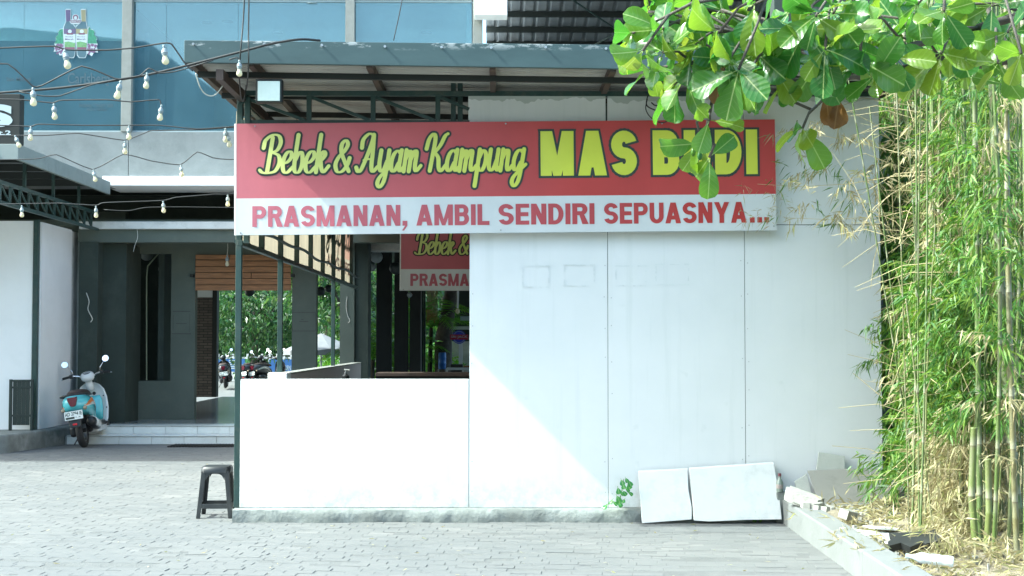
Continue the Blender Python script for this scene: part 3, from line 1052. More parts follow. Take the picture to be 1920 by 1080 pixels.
def make_banner(name, label, TL, TR, BR, BL, lit=True):
    """steel frame with stretched vinyl; u runs 0..1013, v runs 0..209 in print units"""
    w_, h_ = (TR - TL).length, (TL - BL).length
    fr = Frame(BL, (BR - BL) / 1013.0, (TL - BL) / 209.0)
    root = thing(name, label, 'banner', tuple(BL))
    back = -0.028
    f = MB()
    for (a, b, c, d) in ((0, 1013, 0, 5), (0, 1013, 204, 209), (0, 5, 5, 204), (1008, 1013, 5, 204), (330, 335, 5, 204), (670, 675, 5, 204)):
        f.hexa([fr.p(a, c, back), fr.p(b, c, back), fr.p(b, c, -0.003), fr.p(a, c, -0.003)], [fr.p(a, d, back), fr.p(b, d, back), fr.p(b, d, -0.003), fr.p(a, d, -0.003)])
    f.build('frame', M['green'], root, fix=True)

    def sheet(nm, v0, v1, m_):
        nx_, nv = 60, 6
        s = MB()
        vs, fs = [], []
        for i in range(nx_ + 1):
            for j in range(nv + 1):
                u, v_ = 1013.0 * i / nx_, v0 + (v1 - v0) * j / nv
                vs.append(fr.p(u, v_, 0.0))
        for i in range(nx_):
            for j in range(nv):
                a = i * (nv + 1) + j
                fs.append((a, a + nv + 1, a + nv + 2, a + 1))
        s.add(vs, fs)
        return s.build(nm, m_, root, smooth='all')
    sheet('red_field', 68.5, 209, M['red'])
    sheet('white_field', 0, 68.5, M['whitev'])
    # folded hem on the left edge
    hm = MB()
    hm.hexa([fr.p(-4, 0, back), fr.p(0, 0, back), fr.p(0, 0, 0.001), fr.p(-4, 0, -0.004)], [fr.p(-4, 209, back), fr.p(0, 209, back), fr.p(0, 209, 0.001), fr.p(-4, 209, -0.004)])
    hm.build('hem', M['whitev'], root, fix=True)
    # lettering
    o1, o2, o3 = MB(), MB(), MB()
    script_text(o1, fr, 'Bebek & Ayam Kampung', (42, 545, 84, 190), 0.003, 3.9)
    o1.build('script_outline', M['ink'], root)
    script_text(o2, fr, 'Bebek & Ayam Kampung', (42, 545, 84, 190), 0.007, 0.0)
    o2.build('script_lettering', M['yellow'], root)
    for word, u0, u1 in (('MAS', 571, 752), ('BUDI', 782, 979)):
        a, b = MB(), MB()
        put_block(a, fr, word, (u0, u1, 106, 190), 0.003, 4.2, .30, .25, .12)
        a.build('word_outline', M['ink'], root)
        put_block(b, fr, word, (u0, u1, 106, 190), 0.0065, 0.0, .30, .25, .12)
        b.build('word_lettering', M['yellow'], root)
    for word, u0, u1 in (('PRASMANAN', 30, 307), ('AMBIL', 337, 474), ('SENDIRI', 491, 671), ('SEPUASNYA', 689, 957)):
        b = MB()
        put_block(b, fr, word, (u0, u1, 15, 54), 0.003)
        b.build('word_lettering', M['redtext'], root)
    for u0 in (963, 977, 990):
        MB().add([fr.p(u0, 15, .004), fr.p(u0 + 9, 15, .004), fr.p(u0 + 9, 25, .004), fr.p(u0, 25, .004)], [(0, 1, 2, 3)]).build('full_stop', M['redtext'], root)
    MB().add([fr.p(311, 24, .004), fr.p(311, 15, .004), fr.p(316, 15, .004), fr.p(310, 6, .004), fr.p(314, 6, .004), fr.p(320, 15, .004), fr.p(320, 24, .004)], [(0, 1, 2, 5, 6), (2, 3, 4, 5)]).build('comma', M['redtext'], root)
    for (u, v_) in ((35, 204), (8, 4), (506, 205), (495, 5), (1008, 8), (800, 203)):
        c = fr.p(u, v_, 0.0015)
        MB().lathe([(0.008, 0), (0.006, 0.004)], c, 8, axis=tuple(fr.n)).build('screw', M['steel'], root)
    return root


YBN = 11.93
make_banner('shop_banner', 'long red and white vinyl banner hung across the front of the white kiosk', P(443, 232, YBN), P(1453, 222, YBN), P(1456, 432, YBN), P(443, 441, YBN))
YB2 = 20.0
s2 = 2544 / YB2 * 0.985 / 209
tl = P(752, 424, YB2)
br_z = P(752, 545, YB2).z
w2 = 4.70
make_banner('inner_banner', 'shaded red and white banner hanging inside the kiosk beside the dark columns', V((tl.x, YB2, br_z + 0.97)), V((tl.x + w2, YB2, br_z + 0.97)), V((tl.x + w2, YB2, br_z)), V((tl.x, YB2, br_z)))
for px in (800, 1200):
    pass
# sun-bleached banner on the kiosk's left side, seen from behind
def side_vinyl():
    m, nt, out = newmat('sunlit_banner_back')
    tc = nt.nodes.new('ShaderNodeTexCoord')
    sep = nt.nodes.new('ShaderNodeSeparateXYZ')
    nt.links.new(tc.outputs['Object'], sep.inputs[0])
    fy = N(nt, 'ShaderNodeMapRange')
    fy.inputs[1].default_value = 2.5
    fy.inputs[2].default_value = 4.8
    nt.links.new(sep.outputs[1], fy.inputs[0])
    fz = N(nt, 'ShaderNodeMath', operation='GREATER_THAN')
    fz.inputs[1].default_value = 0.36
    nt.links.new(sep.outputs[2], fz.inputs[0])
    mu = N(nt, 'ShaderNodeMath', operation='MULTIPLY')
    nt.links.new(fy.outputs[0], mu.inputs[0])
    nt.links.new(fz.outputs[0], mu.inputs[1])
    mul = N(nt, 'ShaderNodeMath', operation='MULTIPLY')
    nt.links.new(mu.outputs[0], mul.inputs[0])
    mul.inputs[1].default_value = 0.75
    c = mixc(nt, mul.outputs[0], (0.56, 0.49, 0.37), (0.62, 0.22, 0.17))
    v_ = ramp(nt, noise(nt, 3, 5, 0.6, stretch=(1, 2, 0.4)), [(0.3, (0.85, 0.85, 0.85)), (0.7, (1.1, 1.1, 1.1))])
    c = mixc(nt, 1.0, c, v_, 'MULTIPLY')
    d = nt.nodes.new('ShaderNodeBsdfDiffuse')
    t = nt.nodes.new('ShaderNodeBsdfTranslucent')
    nt.links.new(c, d.inputs[0])
    nt.links.new(c, t.inputs[0])
    mx = nt.nodes.new('ShaderNodeMixShader')
    mx.inputs[0].default_value = 0.30
    nt.links.new(d.outputs[0], mx.inputs[1])
    nt.links.new(t.outputs[0], mx.inputs[2])
    nt.links.new(mx.outputs[0], out.inputs[0])
    return m


sb = thing('side_banner', 'sun-bleached vinyl banner on the kiosk side seen from behind its frame', 'banner', (XS - 0.06, 17.0, 2.49))
vs, fs = [], []
ny_, nz_ = 90, 5
for i in range(ny_ + 1):
    for j in range(nz_ + 1):
        y = 12.1 + 9.75 * i / ny_
        z = 2.49 + 1.15 * j / nz_
        vs.append((XS - 0.055 + 0.012 * math.sin(y * 5.3 + j) * (1 - abs(j - 2) / 3), y, z + (0.02 * math.sin(y * 3.1) if j == 0 else 0)))
for i in range(ny_):
    for j in range(nz_):
        a = i * (nz_ + 1) + j
        fs.append((a, a + nz_ + 1, a + nz_ + 2, a + 1))
MB().add(vs, fs).build('vinyl', side_vinyl(), sb, smooth='all')
M['bleach'] = mat('bleached_black_print', (0.16, 0.15, 0.08), 0.7, 0.2, 5)
M['bleachred'] = mat('bleached_red_print', (0.55, 0.25, 0.19), 0.7, 0.1, 5)
fr = Frame((XS - 0.040, 21.4, 2.49), (0, -1, 0), (0, 0, 1))      # mirrored as seen from inside
fr.u = V((0, 1, 0))
fr.o = V((XS - 0.038, 18.6, 2.49))
fr.n = V((1, 0, 0))
t_ = MB()
script_text(t_, fr, 'gnupma', (-0.3, 2.6, 0.30, 0.95), 0.0, 0.02)
t_.build('script_lettering', M['bleach'], sb)
t_ = MB()
put_text(t_, fr, 'ANYSAUPES', (-0.2, 2.8, 0.12, 0.30), 0.0, 0.02)
t_.build('word_lettering', M['bleachred'], sb)
MB().box(XS - 0.062, XS - 0.048, 12.1, 21.85, 2.455, 2.487).build('frame', M['green'], sb)

# floodlight on the truss
fl = thing('floodlight', 'square black floodlight with pale glass mounted under the kiosk roof edge', 'lamp', tuple(P(505, 190, 11.15)))
a, b = P(479, 192, 11.10), P(529, 148, 11.10)
MB().box(a.x, b.x, 11.10, 11.18, a.z, b.z).build('housing', M['black'], fl, bevel=0.008)
M['lampglass'] = mat('pale_lamp_glass', (0.62, 0.72, 0.66), 0.15, 0.05, 8, (0.5, 0.6, 0.55), 0.5, 12)
a, b = P(483, 189, 11.09), P(525, 152, 11.09)
MB().box(a.x, b.x, 11.088, 11.099, a.z, b.z).build('glass', M['lampglass'], fl, bevel=0.003)
MB().bar((a.x + .1, 11.18, b.z - .02), (a.x + .1, 11.29, b.z + .02), 0.03).build('bracket', M['black'], fl)
# ------------------------------------------------------------------ the building behind
YBd = 22.0
bld = thing('shop_building', 'two-storey concrete building with a wide upper window and a dark open porch', 'building', (-5, 22, 0.262))
zsill, zwtop = ZP(248, YBd), ZP(3, YBd)
zb0 = ZP(349, 21.7)
xEnd = XP(896, YBd)
# concrete spandrel in three pours, with a joint under each pier
js = [-14.0, XP(36, YBd), XP(237, YBd), XP(654, YBd), xEnd]
for a, b in zip(js[:-1], js[1:]):
    MB().box(a + 0.004, b - 0.004, YBd, YBd + 0.25, 4.20, zsill).build('spandrel', M['concrete'], bld, bevel=0.006)
for (p0, p1) in ((222, 241), (645, 662), (886, 904)):
    MB().box(XP(p0, YBd - .02), XP(p1, YBd - .02), YBd - 0.03, YBd + 0.22, zsill + .001, 8.4).build('pier', M['cast'], bld, bevel=0.006)


def glass_mat():
    m, nt, out = newmat('blue_window_glass')
    tr = nt.nodes.new('ShaderNodeBsdfTransparent')
    tr.inputs[0].default_value = (0.62, 0.86, 0.95, 1)
    gl = nt.nodes.new('ShaderNodeBsdfGlossy')
    gl.inputs['Roughness'].default_value = 0.02
    gl.inputs[0].default_value = (0.88, 0.93, 0.86, 1)
    df = nt.nodes.new('ShaderNodeBsdfDiffuse')       # dust film, made blue and strong to paint in the pane's missing brightness
    df.inputs[0].default_value = (0.26, 0.50, 0.62, 1)
    lw = N(nt, 'ShaderNodeFresnel', IOR=2.1)
    mx = nt.nodes.new('ShaderNodeMixShader')
    nt.links.new(lw.outputs[0], mx.inputs[0])
    nt.links.new(tr.outputs[0], mx.inputs[1])
    nt.links.new(gl.outputs[0], mx.inputs[2])
    du = ramp(nt, noise(nt, 1.2, 6, 0.6), [(0.3, (0.14,) * 3), (0.75, (0.24,) * 3)])
    m2 = nt.nodes.new('ShaderNodeMixShader')
    nt.links.new(du, m2.inputs[0])
    nt.links.new(mx.outputs[0], m2.inputs[1])
    nt.links.new(df.outputs[0], m2.inputs[2])
    nt.links.new(m2.outputs[0], out.inputs[0])
    return m


M['glass'] = glass_mat()
M['alu'] = mat('aluminium_frame', (0.35, 0.42, 0.42), 0.4, 0.08, 5, metal=0.4)
panes = [(-420, -200), (-199.5, 35), (35.5, 221), (242, 305), (305.5, 441), (441.5, 644), (663, 884)]
for (p0, p1) in panes:
    a, b = XP(p0, YBd + .05), XP(p1, YBd + .05)
    w = MB().box(a, b, YBd + 0.08, YBd + 0.092, zsill + 0.03, zwtop).build('window_pane', M['glass'], bld)
    f = MB().box(a, b, YBd + 0.06, YBd + 0.11, zsill + 0.001, zsill + 0.028)
    f.box(a, b, YBd + 0.06, YBd + 0.11, zwtop + .001, zwtop + 0.05)
    f.build('frame', M['alu'], w)
MB().box(-14, xEnd, YBd, YBd + .25, zwtop + .052, 8.4).build('wall', M['concrete'], bld)
# upper room seen through the glass
M['ceiling'] = mat('white_ceiling', (0.84, 0.88, 0.88), 0.8, 0.05, 0.8)
MB().box(-14, xEnd, YBd + .26, 34, zwtop + .0, zwtop + .05).build('ceiling', M['ceiling'], bld)
MB().box(-14, xEnd, YBd + .26, 34, 4.2, 4.9).build('floor_slab', M['tile'], bld)
M['roomdark'] = mat('dark_blue_partition', (0.10, 0.19, 0.25), 0.7, 0.15, 1.0)
M['roomwall'] = mat('pale_room_wall', (0.70, 0.76, 0.77), 0.8, 0.06, 1.0)
MB().box(-14, xEnd, 34.0, 34.2, 4.2, 7.5).build('room_wall', M['roomwall'], bld)
MB().box(xEnd - .2, xEnd, YBd + .26, 34, 4.9, zwtop - .001).build('room_wall', M['roomwall'], bld)
xp = XP(252, 22.6)
MB().box(xp - .12, xp, YBd + .55, 33.9, 4.91, zwtop - .002).build('room_partition', M['roomdark'], bld)
MB().box(-14, xp - .13, 23.4, 23.5, 4.91, zwtop - 0.35).build('room_partition', M['roomdark'], bld)
for i in range(6):
    MB().box(xp + .01, xp + .09, 23.0 + i * 1.5, 23.08 + i * 1.5, 4.91, zwtop - .3).build('curtain_post', M['roomdark'], bld)
MB().box(xp + .1, xp + 1.1, 23.5, 26.5, 4.91, 6.3).build('cabinet', M['roomdark'], bld, bevel=0.01)
for (px, py) in ((427, 40), (585, 6), (388, 42), (800, 60), (520, 60)):
    p = PG(px, py, zwtop)
    MB().lathe([(0.10, -0.012), (0.10, 0.0)], p, 20).build('downlight', M['alu'], bld)
# projecting slab edges and dark recess
zs0, zs1 = ZP(349, 21.6), ZP(331, 21.6)
MB().box(XP(188, 21.6), 1.0, 21.6, 22.6, zs0, zs1).build('white_slab', M['white'], bld, bevel=0.01)
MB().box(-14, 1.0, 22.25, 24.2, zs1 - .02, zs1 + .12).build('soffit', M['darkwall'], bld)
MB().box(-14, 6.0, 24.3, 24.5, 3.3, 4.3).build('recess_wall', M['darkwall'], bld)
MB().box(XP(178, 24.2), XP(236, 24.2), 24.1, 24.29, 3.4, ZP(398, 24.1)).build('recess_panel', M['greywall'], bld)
zb_0, zb_1 = ZP(430, 22.0), ZP(416, 22.0)
MB().box(XP(146, 22.0), 1.0, 21.98, 22.3, zb_0, zb_1).build('white_beam', M['white_dirty'], bld, bevel=0.008)
MB().box(-14, 6.0, 22.31, 33.0, zb_1 - .04, zb_1 + .06).build('porch_ceiling', M['greywall'], bld)
zl0 = ZP(456, 22.2)
MB().box(XP(146, 22.1), 1.0, 22.05, 22.28, zl0, zb_0 - .001).build('lintel', M['greywall'], bld)
# porch: columns, back wall with tall opening
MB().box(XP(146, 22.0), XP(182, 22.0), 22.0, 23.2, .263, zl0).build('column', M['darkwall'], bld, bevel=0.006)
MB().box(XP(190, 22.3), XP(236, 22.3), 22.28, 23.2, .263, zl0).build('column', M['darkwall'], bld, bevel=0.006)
YBk = 23.1


def wallpiece(p0, p1, y0, y1, m, nm='porch_wall', Y=YBk, th=0.18):
    return MB().box(XP(p0, Y), XP(p1, Y), Y, Y + th, (ZP(y1, Y) if y1 else 0.263), ZP(y0, Y)).build(nm, m, bld)


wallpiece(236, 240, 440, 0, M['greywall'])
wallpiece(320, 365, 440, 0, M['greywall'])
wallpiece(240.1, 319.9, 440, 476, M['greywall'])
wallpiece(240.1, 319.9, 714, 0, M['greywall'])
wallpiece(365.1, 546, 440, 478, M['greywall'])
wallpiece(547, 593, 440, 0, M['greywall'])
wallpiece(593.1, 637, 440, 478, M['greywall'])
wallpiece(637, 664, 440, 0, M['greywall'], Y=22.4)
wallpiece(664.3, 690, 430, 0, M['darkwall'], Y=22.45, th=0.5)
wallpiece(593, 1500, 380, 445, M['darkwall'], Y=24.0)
# wooden boards over the passage
pl = [(365, 428, 478, 487), (428.6, 545, 478, 489), (365, 440, 488, 500), (440.6, 545, 490, 500), (365, 545, 500.6, 511), (365, 470, 511.6, 522), (470.6, 545, 511.6, 522), (365, 545, 522.6, 534), (365, 545, 534.6, 545)]
MB().box(XP(366, 23.12), XP(545, 23.12), 23.12, 23.14, ZP(544, 23.12), ZP(479, 23.12)).build('screen_backing', M['darkwall'], bld)
wb = thing('board_screen', 'brown wooden boards nailed across the top of the passage', 'wooden screen', tuple(P(455, 545, 23.05)))
for (a, b, c, d) in pl:
    j = random.uniform(0, 0.008)
    MB().box(XP(a, 23.05) + .002, XP(b, 23.05) - .002, 23.05 - j, 23.075 - j, ZP(d, 23.05) + .002, ZP(c, 23.05) - .002).build('plank', M['wood'], wb, bevel=0.002)
# dark room behind the tall opening
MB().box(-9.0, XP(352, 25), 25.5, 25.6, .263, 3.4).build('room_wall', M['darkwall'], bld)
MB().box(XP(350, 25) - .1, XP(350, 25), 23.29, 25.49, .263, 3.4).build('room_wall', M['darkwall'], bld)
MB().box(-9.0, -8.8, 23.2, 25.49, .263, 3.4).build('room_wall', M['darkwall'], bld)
pp = MB().tube([P(302, 470, 24.0), P(277, 499, 24.0), P(275, 520, 24.0), P(275, 713, 24.0)], 0.012, 8)
pp.build('drain_pipe', mat('pale_green_pipe', (0.36, 0.42, 0.30), 0.5, 0.1, 4), bld, smooth=True)
# far brick wall of the passage
m, nt, out = newmat('dark_brickwork')
bs = nt.nodes.new('ShaderNodeBsdfPrincipled')
tc = nt.nodes.new('ShaderNodeTexCoord')
mp = nt.nodes.new('ShaderNodeMapping')
mp.inputs['Rotation'].default_value = (R(90), 0, 0)
nt.links.new(tc.outputs['Object'], mp.inputs[0])
brk = nt.nodes.new('ShaderNodeTexBrick')
for kk, v_ in (('Scale', 1.0), ('Mortar Size', 0.008), ('Brick Width', 0.21), ('Row Height', 0.065)):
    brk.inputs[kk].default_value = v_
brk.inputs['Color1'].default_value = (0.10, 0.085, 0.075, 1)
brk.inputs['Color2'].default_value = (0.16, 0.13, 0.11, 1)
brk.inputs['Mortar'].default_value = (0.04, 0.04, 0.04, 1)
nt.links.new(mp.outputs[0], brk.inputs['Vector'])
nt.links.new(brk.outputs[0], bs.inputs['Base Color'])
bs.inputs['Roughness'].default_value = 0.85
bp = N(nt, 'ShaderNodeBump', Strength=0.8, Distance=0.02)
nt.links.new(brk.outputs[1], bp.inputs['Height'])
bp.invert = True
nt.links.new(bp.outputs[0], bs.inputs['Normal'])
nt.links.new(bs.outputs[0], out.inputs[0])
M['brick'] = m
Yf = 32.6
MB().box(XP(300, Yf), XP(398, Yf), Yf, Yf + .2, .263, ZP(558, Yf)).build('brick_wall', M['brick'], bld)
MB().box(XP(300, Yf), XP(398, Yf), Yf, Yf + .2, ZP(557.5, Yf), 3.6).build('white_wall', M['white'], bld)
MB().box(XP(398.5, Yf), XP(407, Yf), Yf - .05, Yf + .2, .263, 3.6).build('door_post', M['black'], bld)
# rough outline painted on the pillar
M['pencil'] = mat('pencil_mark', (0.06, 0.065, 0.06), 0.8, 0.1, 5)
pm_ = MB()
yy = YBk - .003
for (a, b, c, d) in ((548, 591, 585, 586.2), (548, 591, 620, 621.2), (547.5, 548.6, 586, 620), (591, 592, 586, 620), (561, 578, 602, 603.2), (565, 569, 598.5, 599.5)):
    p0, p1 = P(a, d, yy), P(b, c, yy)
    pm_.add([(p0.x, yy, p0.z), (p1.x, yy, p0.z), (p1.x, yy, p1.z), (p0.x, yy, p1.z)], [(0, 1, 2, 3)])
pm_.build('chalk_mark', M['pencil'], bld, kind='stuff')
pm_ = MB()
for (a, b, c, d) in ((324, 357, 583, 584.4), (322, 358, 625, 626.6), (324, 325.2, 590, 620), (355, 356, 588, 622), (330, 350, 606, 607.2)):
    p0, p1 = P(a, d, yy), P(b, c, yy)
    pm_.add([(p0.x, yy, p0.z), (p1.x, yy, p0.z), (p1.x, yy, p1.z), (p0.x, yy, p1.z)], [(0, 1, 2, 3)])
pm_.build('chalk_mark', M['pencil'], bld, kind='stuff')
# small dark brackets by the board screen
for px in (361, 549):
    p = P(px, 517, 23.08)
    MB().box(p.x - .03, p.x + .03, 23.02, 23.099, p.z - .025, p.z + .025).build('bracket', M['black'], bld, bevel=0.004)
# dark standing columns on the terrace to the right
for (a, b) in ((705, 733), (739, 764), (768, 789)):
    Yc = 24.6
    MB().box(XP(a, Yc), XP(b, Yc), Yc, Yc + .25, .1, 3.4).build('terrace_column', M['black'], bld, bevel=0.01)
for px in (792, 796):
    MB().box(XP(px, 25.2) - .018, XP(px, 25.2) + .018, 25.2, 25.24, .1, 3.4).build('terrace_post', M['green'], bld)
a, b = P(692, 471, 22.9), P(752, 446, 22.9)
MB().box(a.x, 3.0, 22.9, 23.2, a.z, b.z + .1).build('white_beam', M['white_dirty'], bld, bevel=0.01)

# hanging globe lamps
M['globe'] = mat('grey_globe', (0.32, 0.36, 0.36), 0.4, 0.08, 6, trans=0.2)
M['globedark'] = mat('dark_globe', (0.05, 0.06, 0.06), 0.4, 0.08, 6)


def globe(px, py, Y, r_px, m_, lab, ztop_):
    r_ = r_px / FOC * Y
    c = P(px, py, Y)
    t = thing('globe_lamp', lab, 'lamp', tuple(c - V((0, 0, r_))), group='round paper lamps under the porch ceiling')
    MB().sphere(c, r_, 18, 12).build('shade', m_, t, smooth='all')
    MB().tube([c + V((0, 0, r_ * .97)), V((c.x, c.y, ztop_))], 0.006, 5).build('cord', M['wire'], t)


globe(275, 477, 24.6, 12, M['globe'], 'pale round lamp in the dark opening beside the pipe, the higher one', 3.38)
globe(311, 505, 24.9, 14, M['globe'], 'pale round lamp in the dark opening beside the pipe, the lower one', 3.38)
globe(706, 482, 23.6, 11.5, M['globe'], 'grey round lamp hanging just under the white beam', 3.3)
globe(697, 500, 24.2, 9, M['globe'], 'small grey round lamp half hidden beneath the white beam', 3.3)
globe(742, 503, 24.3, 12, M['globedark'], 'dark round lamp between the black terrace columns', 3.3)
globe(601, 546, 27.5, 9, M['globedark'], 'black round lamp against the leaves beside the grey pillar', 3.4)
globe(616, 541, 27.0, 7.5, M['globedark'], 'black round lamp against the leaves next to the slim green post', 3.4)
globe(468, 547, 27.5, 9, M['globedark'], 'black round lamp just under the wooden boards', 3.4)
globe(768, 553, 24.2, 5, M['globe'], 'tiny grey lamp beside a black terrace column', 3.3)


def bulb_parts(root, c, s=1.0, tilt=(0, 0, -1)):
    """socket and bulb hanging from c along tilt"""
    d = V(tilt).normalized()
    so = MB().lathe([(0.006, 0), (0.010, 0.006), (0.010, 0.018), (0.007, 0.022), (0.013, 0.030), (0.020, 0.040), (0.021, 0.052), (0.023, 0.054), (0.023, 0.060), (0.019, 0.062), (0.020, 0.072), (0.016, 0.078)], (0, 0, 0), 12, axis=d)
    so.v = [tuple(V(p) * s + V(c)) for p in so.v]
    k1 = so.build('socket', M['socket'], root, smooth=True)
    bu = MB().lathe([(0.013, 0.076), (0.015, 0.086), (0.021, 0.100), (0.0245, 0.114), (0.023, 0.127), (0.016, 0.136), (0.006, 0.140)], (0, 0, 0), 14, axis=d)
    bu.v = [tuple(V(p) * s + V(c)) for p in bu.v]
    bu.build('bulb', M['bulb'], root, smooth='all')


hb = thing('hanging_bulb', 'bare white bulb hanging in front of the wooden boards', 'lamp', tuple(P(426, 500, 22.6)))
c = P(426, 478, 22.6)
bulb_parts(hb, c, 1.35)
MB().tube([c, c + V((0.01, 0, .12)), c + V((0, 0, 0.3))], 0.004, 5).build('cord', M['wirewhite'], hb)

# loose white wires on the columns
def cable(name, pts, r, m_, label, cat='cable', group=None, n=6):
    q = []
    pts = [V(p) for p in pts]
    if len(pts) > 2:
        qq = [pts[0] * 2 - pts[1]] + pts + [pts[-1] * 2 - pts[-2]]
        for i in range(1, len(qq) - 2):
            a, b, c_, d = qq[i - 1], qq[i], qq[i + 1], qq[i + 2]
            for j in range(5):
                t = j / 5
                q.append(0.5 * ((2 * b) + (c_ - a) * t + (2 * a - 5 * b + 4 * c_ - d) * t * t + (3 * b - a - 3 * c_ + d) * t ** 3))
        q.append(pts[-1])
    else:
        q = pts
    return MB().tube(q, r, n).build(name, m_, label=label, cat=cat, group=group, smooth='all')


cable('loose_wire', [P(162, 549, 21.99), P(167, 565, 21.98), P(165, 580, 21.99), P(173, 597, 21.98), P(170, 604, 21.99)], 0.007, M['wirewhite'], 'short white wire sticking out of the dark porch column')
cable('loose_wire', [P(651, 556, 22.39), P(649, 575, 22.38), P(652, 592, 22.385), P(656, 601, 22.38), P(653, 605, 22.385)], 0.007, M['wirewhite'], 'short white wire on the grey column above the low pink wall')
cable('loose_wire', [P(257, 429, 21.96), P(258, 445, 21.95), P(253, 460, 21.95), P(250, 472, 21.95)], 0.004, M['wirewhite'], 'thin white wire dangling from the white porch beam')

# window stickers: bottles, leaves, grapes
YS = YBd + 0.07
stk = thing('window_sticker', 'large window sticker of two wine bottles with grapes and vine leaves', 'sticker', tuple(P(141, 110, YS)))
sf = lambda px, py, l=0.0: V((P(px, py, YS).x, YS - l, P(px, py, YS).z))
def zq(u, v_): return (80 + u * 180 / 1495.0, v_ * 130 / 1080.0)     # from the enlarged view of the sticker
def flat(nm, pts, m_, l, par=stk):
    mb_ = MB().add([sf(*zq(*p), l) for p in pts], [tuple(range(len(pts)))])
    return mb_.build(nm, m_, par, fix=False)
M['s_white'] = mat('sticker_white', (0.42, 0.50, 0.52), 0.5, 0.02, 3)
M['s_dark'] = mat('sticker_bottle_glass', (0.075, 0.135, 0.165), 0.3, 0.1, 3)
M['s_purple'] = mat('sticker_purple', (0.10, 0.08, 0.16), 0.5, 0.1, 3)
M['s_tan'] = mat('sticker_tan', (0.25, 0.24, 0.14), 0.5, 0.1, 3)
M['s_green'] = mat('sticker_leaf_green', (0.04, 0.20, 0.12), 0.5, 0.35, 30)
M['s_grape'] = mat('sticker_grape', (0.15, 0.08, 0.16), 0.5, 0.4, 40)
M['s_field'] = mat('sticker_field_green', (0.13, 0.28, 0.12), 0.5, 0.3, 30)
M['s_red'] = mat('sticker_maroon', (0.15, 0.06, 0.10), 0.5, 0.1, 3)
lw_ = [(320, 440), (270, 450), (240, 500), (250, 520), (195, 590), (212, 615), (180, 690), (195, 705), (175, 735), (190, 760), (168, 805), (235, 800), (262, 865), (300, 860), (330, 830)]
rw_ = [(700, 450), (725, 402), (745, 450), (795, 465), (815, 512), (795, 520), (855, 610), (832, 625), (858, 690), (845, 720), (862, 820), (805, 808), (765, 878), (730, 850), (690, 838)]
flat('leaf_backing', lw_[::-1], M['s_white'], 0.0005)
flat('leaf_backing', rw_[::-1], M['s_white'], 0.0005)
def shrink(pts, k_=0.92):
    cx, cy = sum(p[0] for p in pts) / len(pts), sum(p[1] for p in pts) / len(pts)
    return [(cx + (p[0] - cx) * k_, cy + (p[1] - cy) * k_) for p in pts]
flat('vine_leaf', shrink([p for p in lw_ if p[1] < 700] + [(330, 690)])[::-1], M['s_green'], 0.0012)
flat('vine_leaf', shrink([p for p in rw_ if p[1] < 700] + [(690, 690)])[::-1], M['s_green'], 0.0012)
for sgn, base in ((0, [(205, 690), (325, 690), (325, 820), (280, 850), (245, 790), (200, 770)]), (1, [(700, 690), (840, 690), (840, 780), (790, 800), (762, 860), (735, 835), (700, 825)])):
    gmb = MB()
    for _ in range(46):
        a = random.random()
        u = base[0][0] + (base[1][0] - base[0][0]) * random.random()
        v_ = 690 + random.random() ** 1.3 * 150
        if v_ > 790 and abs(u - (270 if not sgn else 762)) > 45: continue
        rr = 15
        gmb.add([sf(*zq(u + rr * math.cos(t * math.pi / 4), v_ - rr * math.sin(t * math.pi / 4)), 0.0015 + 0.00002 * _) for t in range(8)], [tuple(range(8))])
    gmb.build('grapes', M['s_grape'], stk)
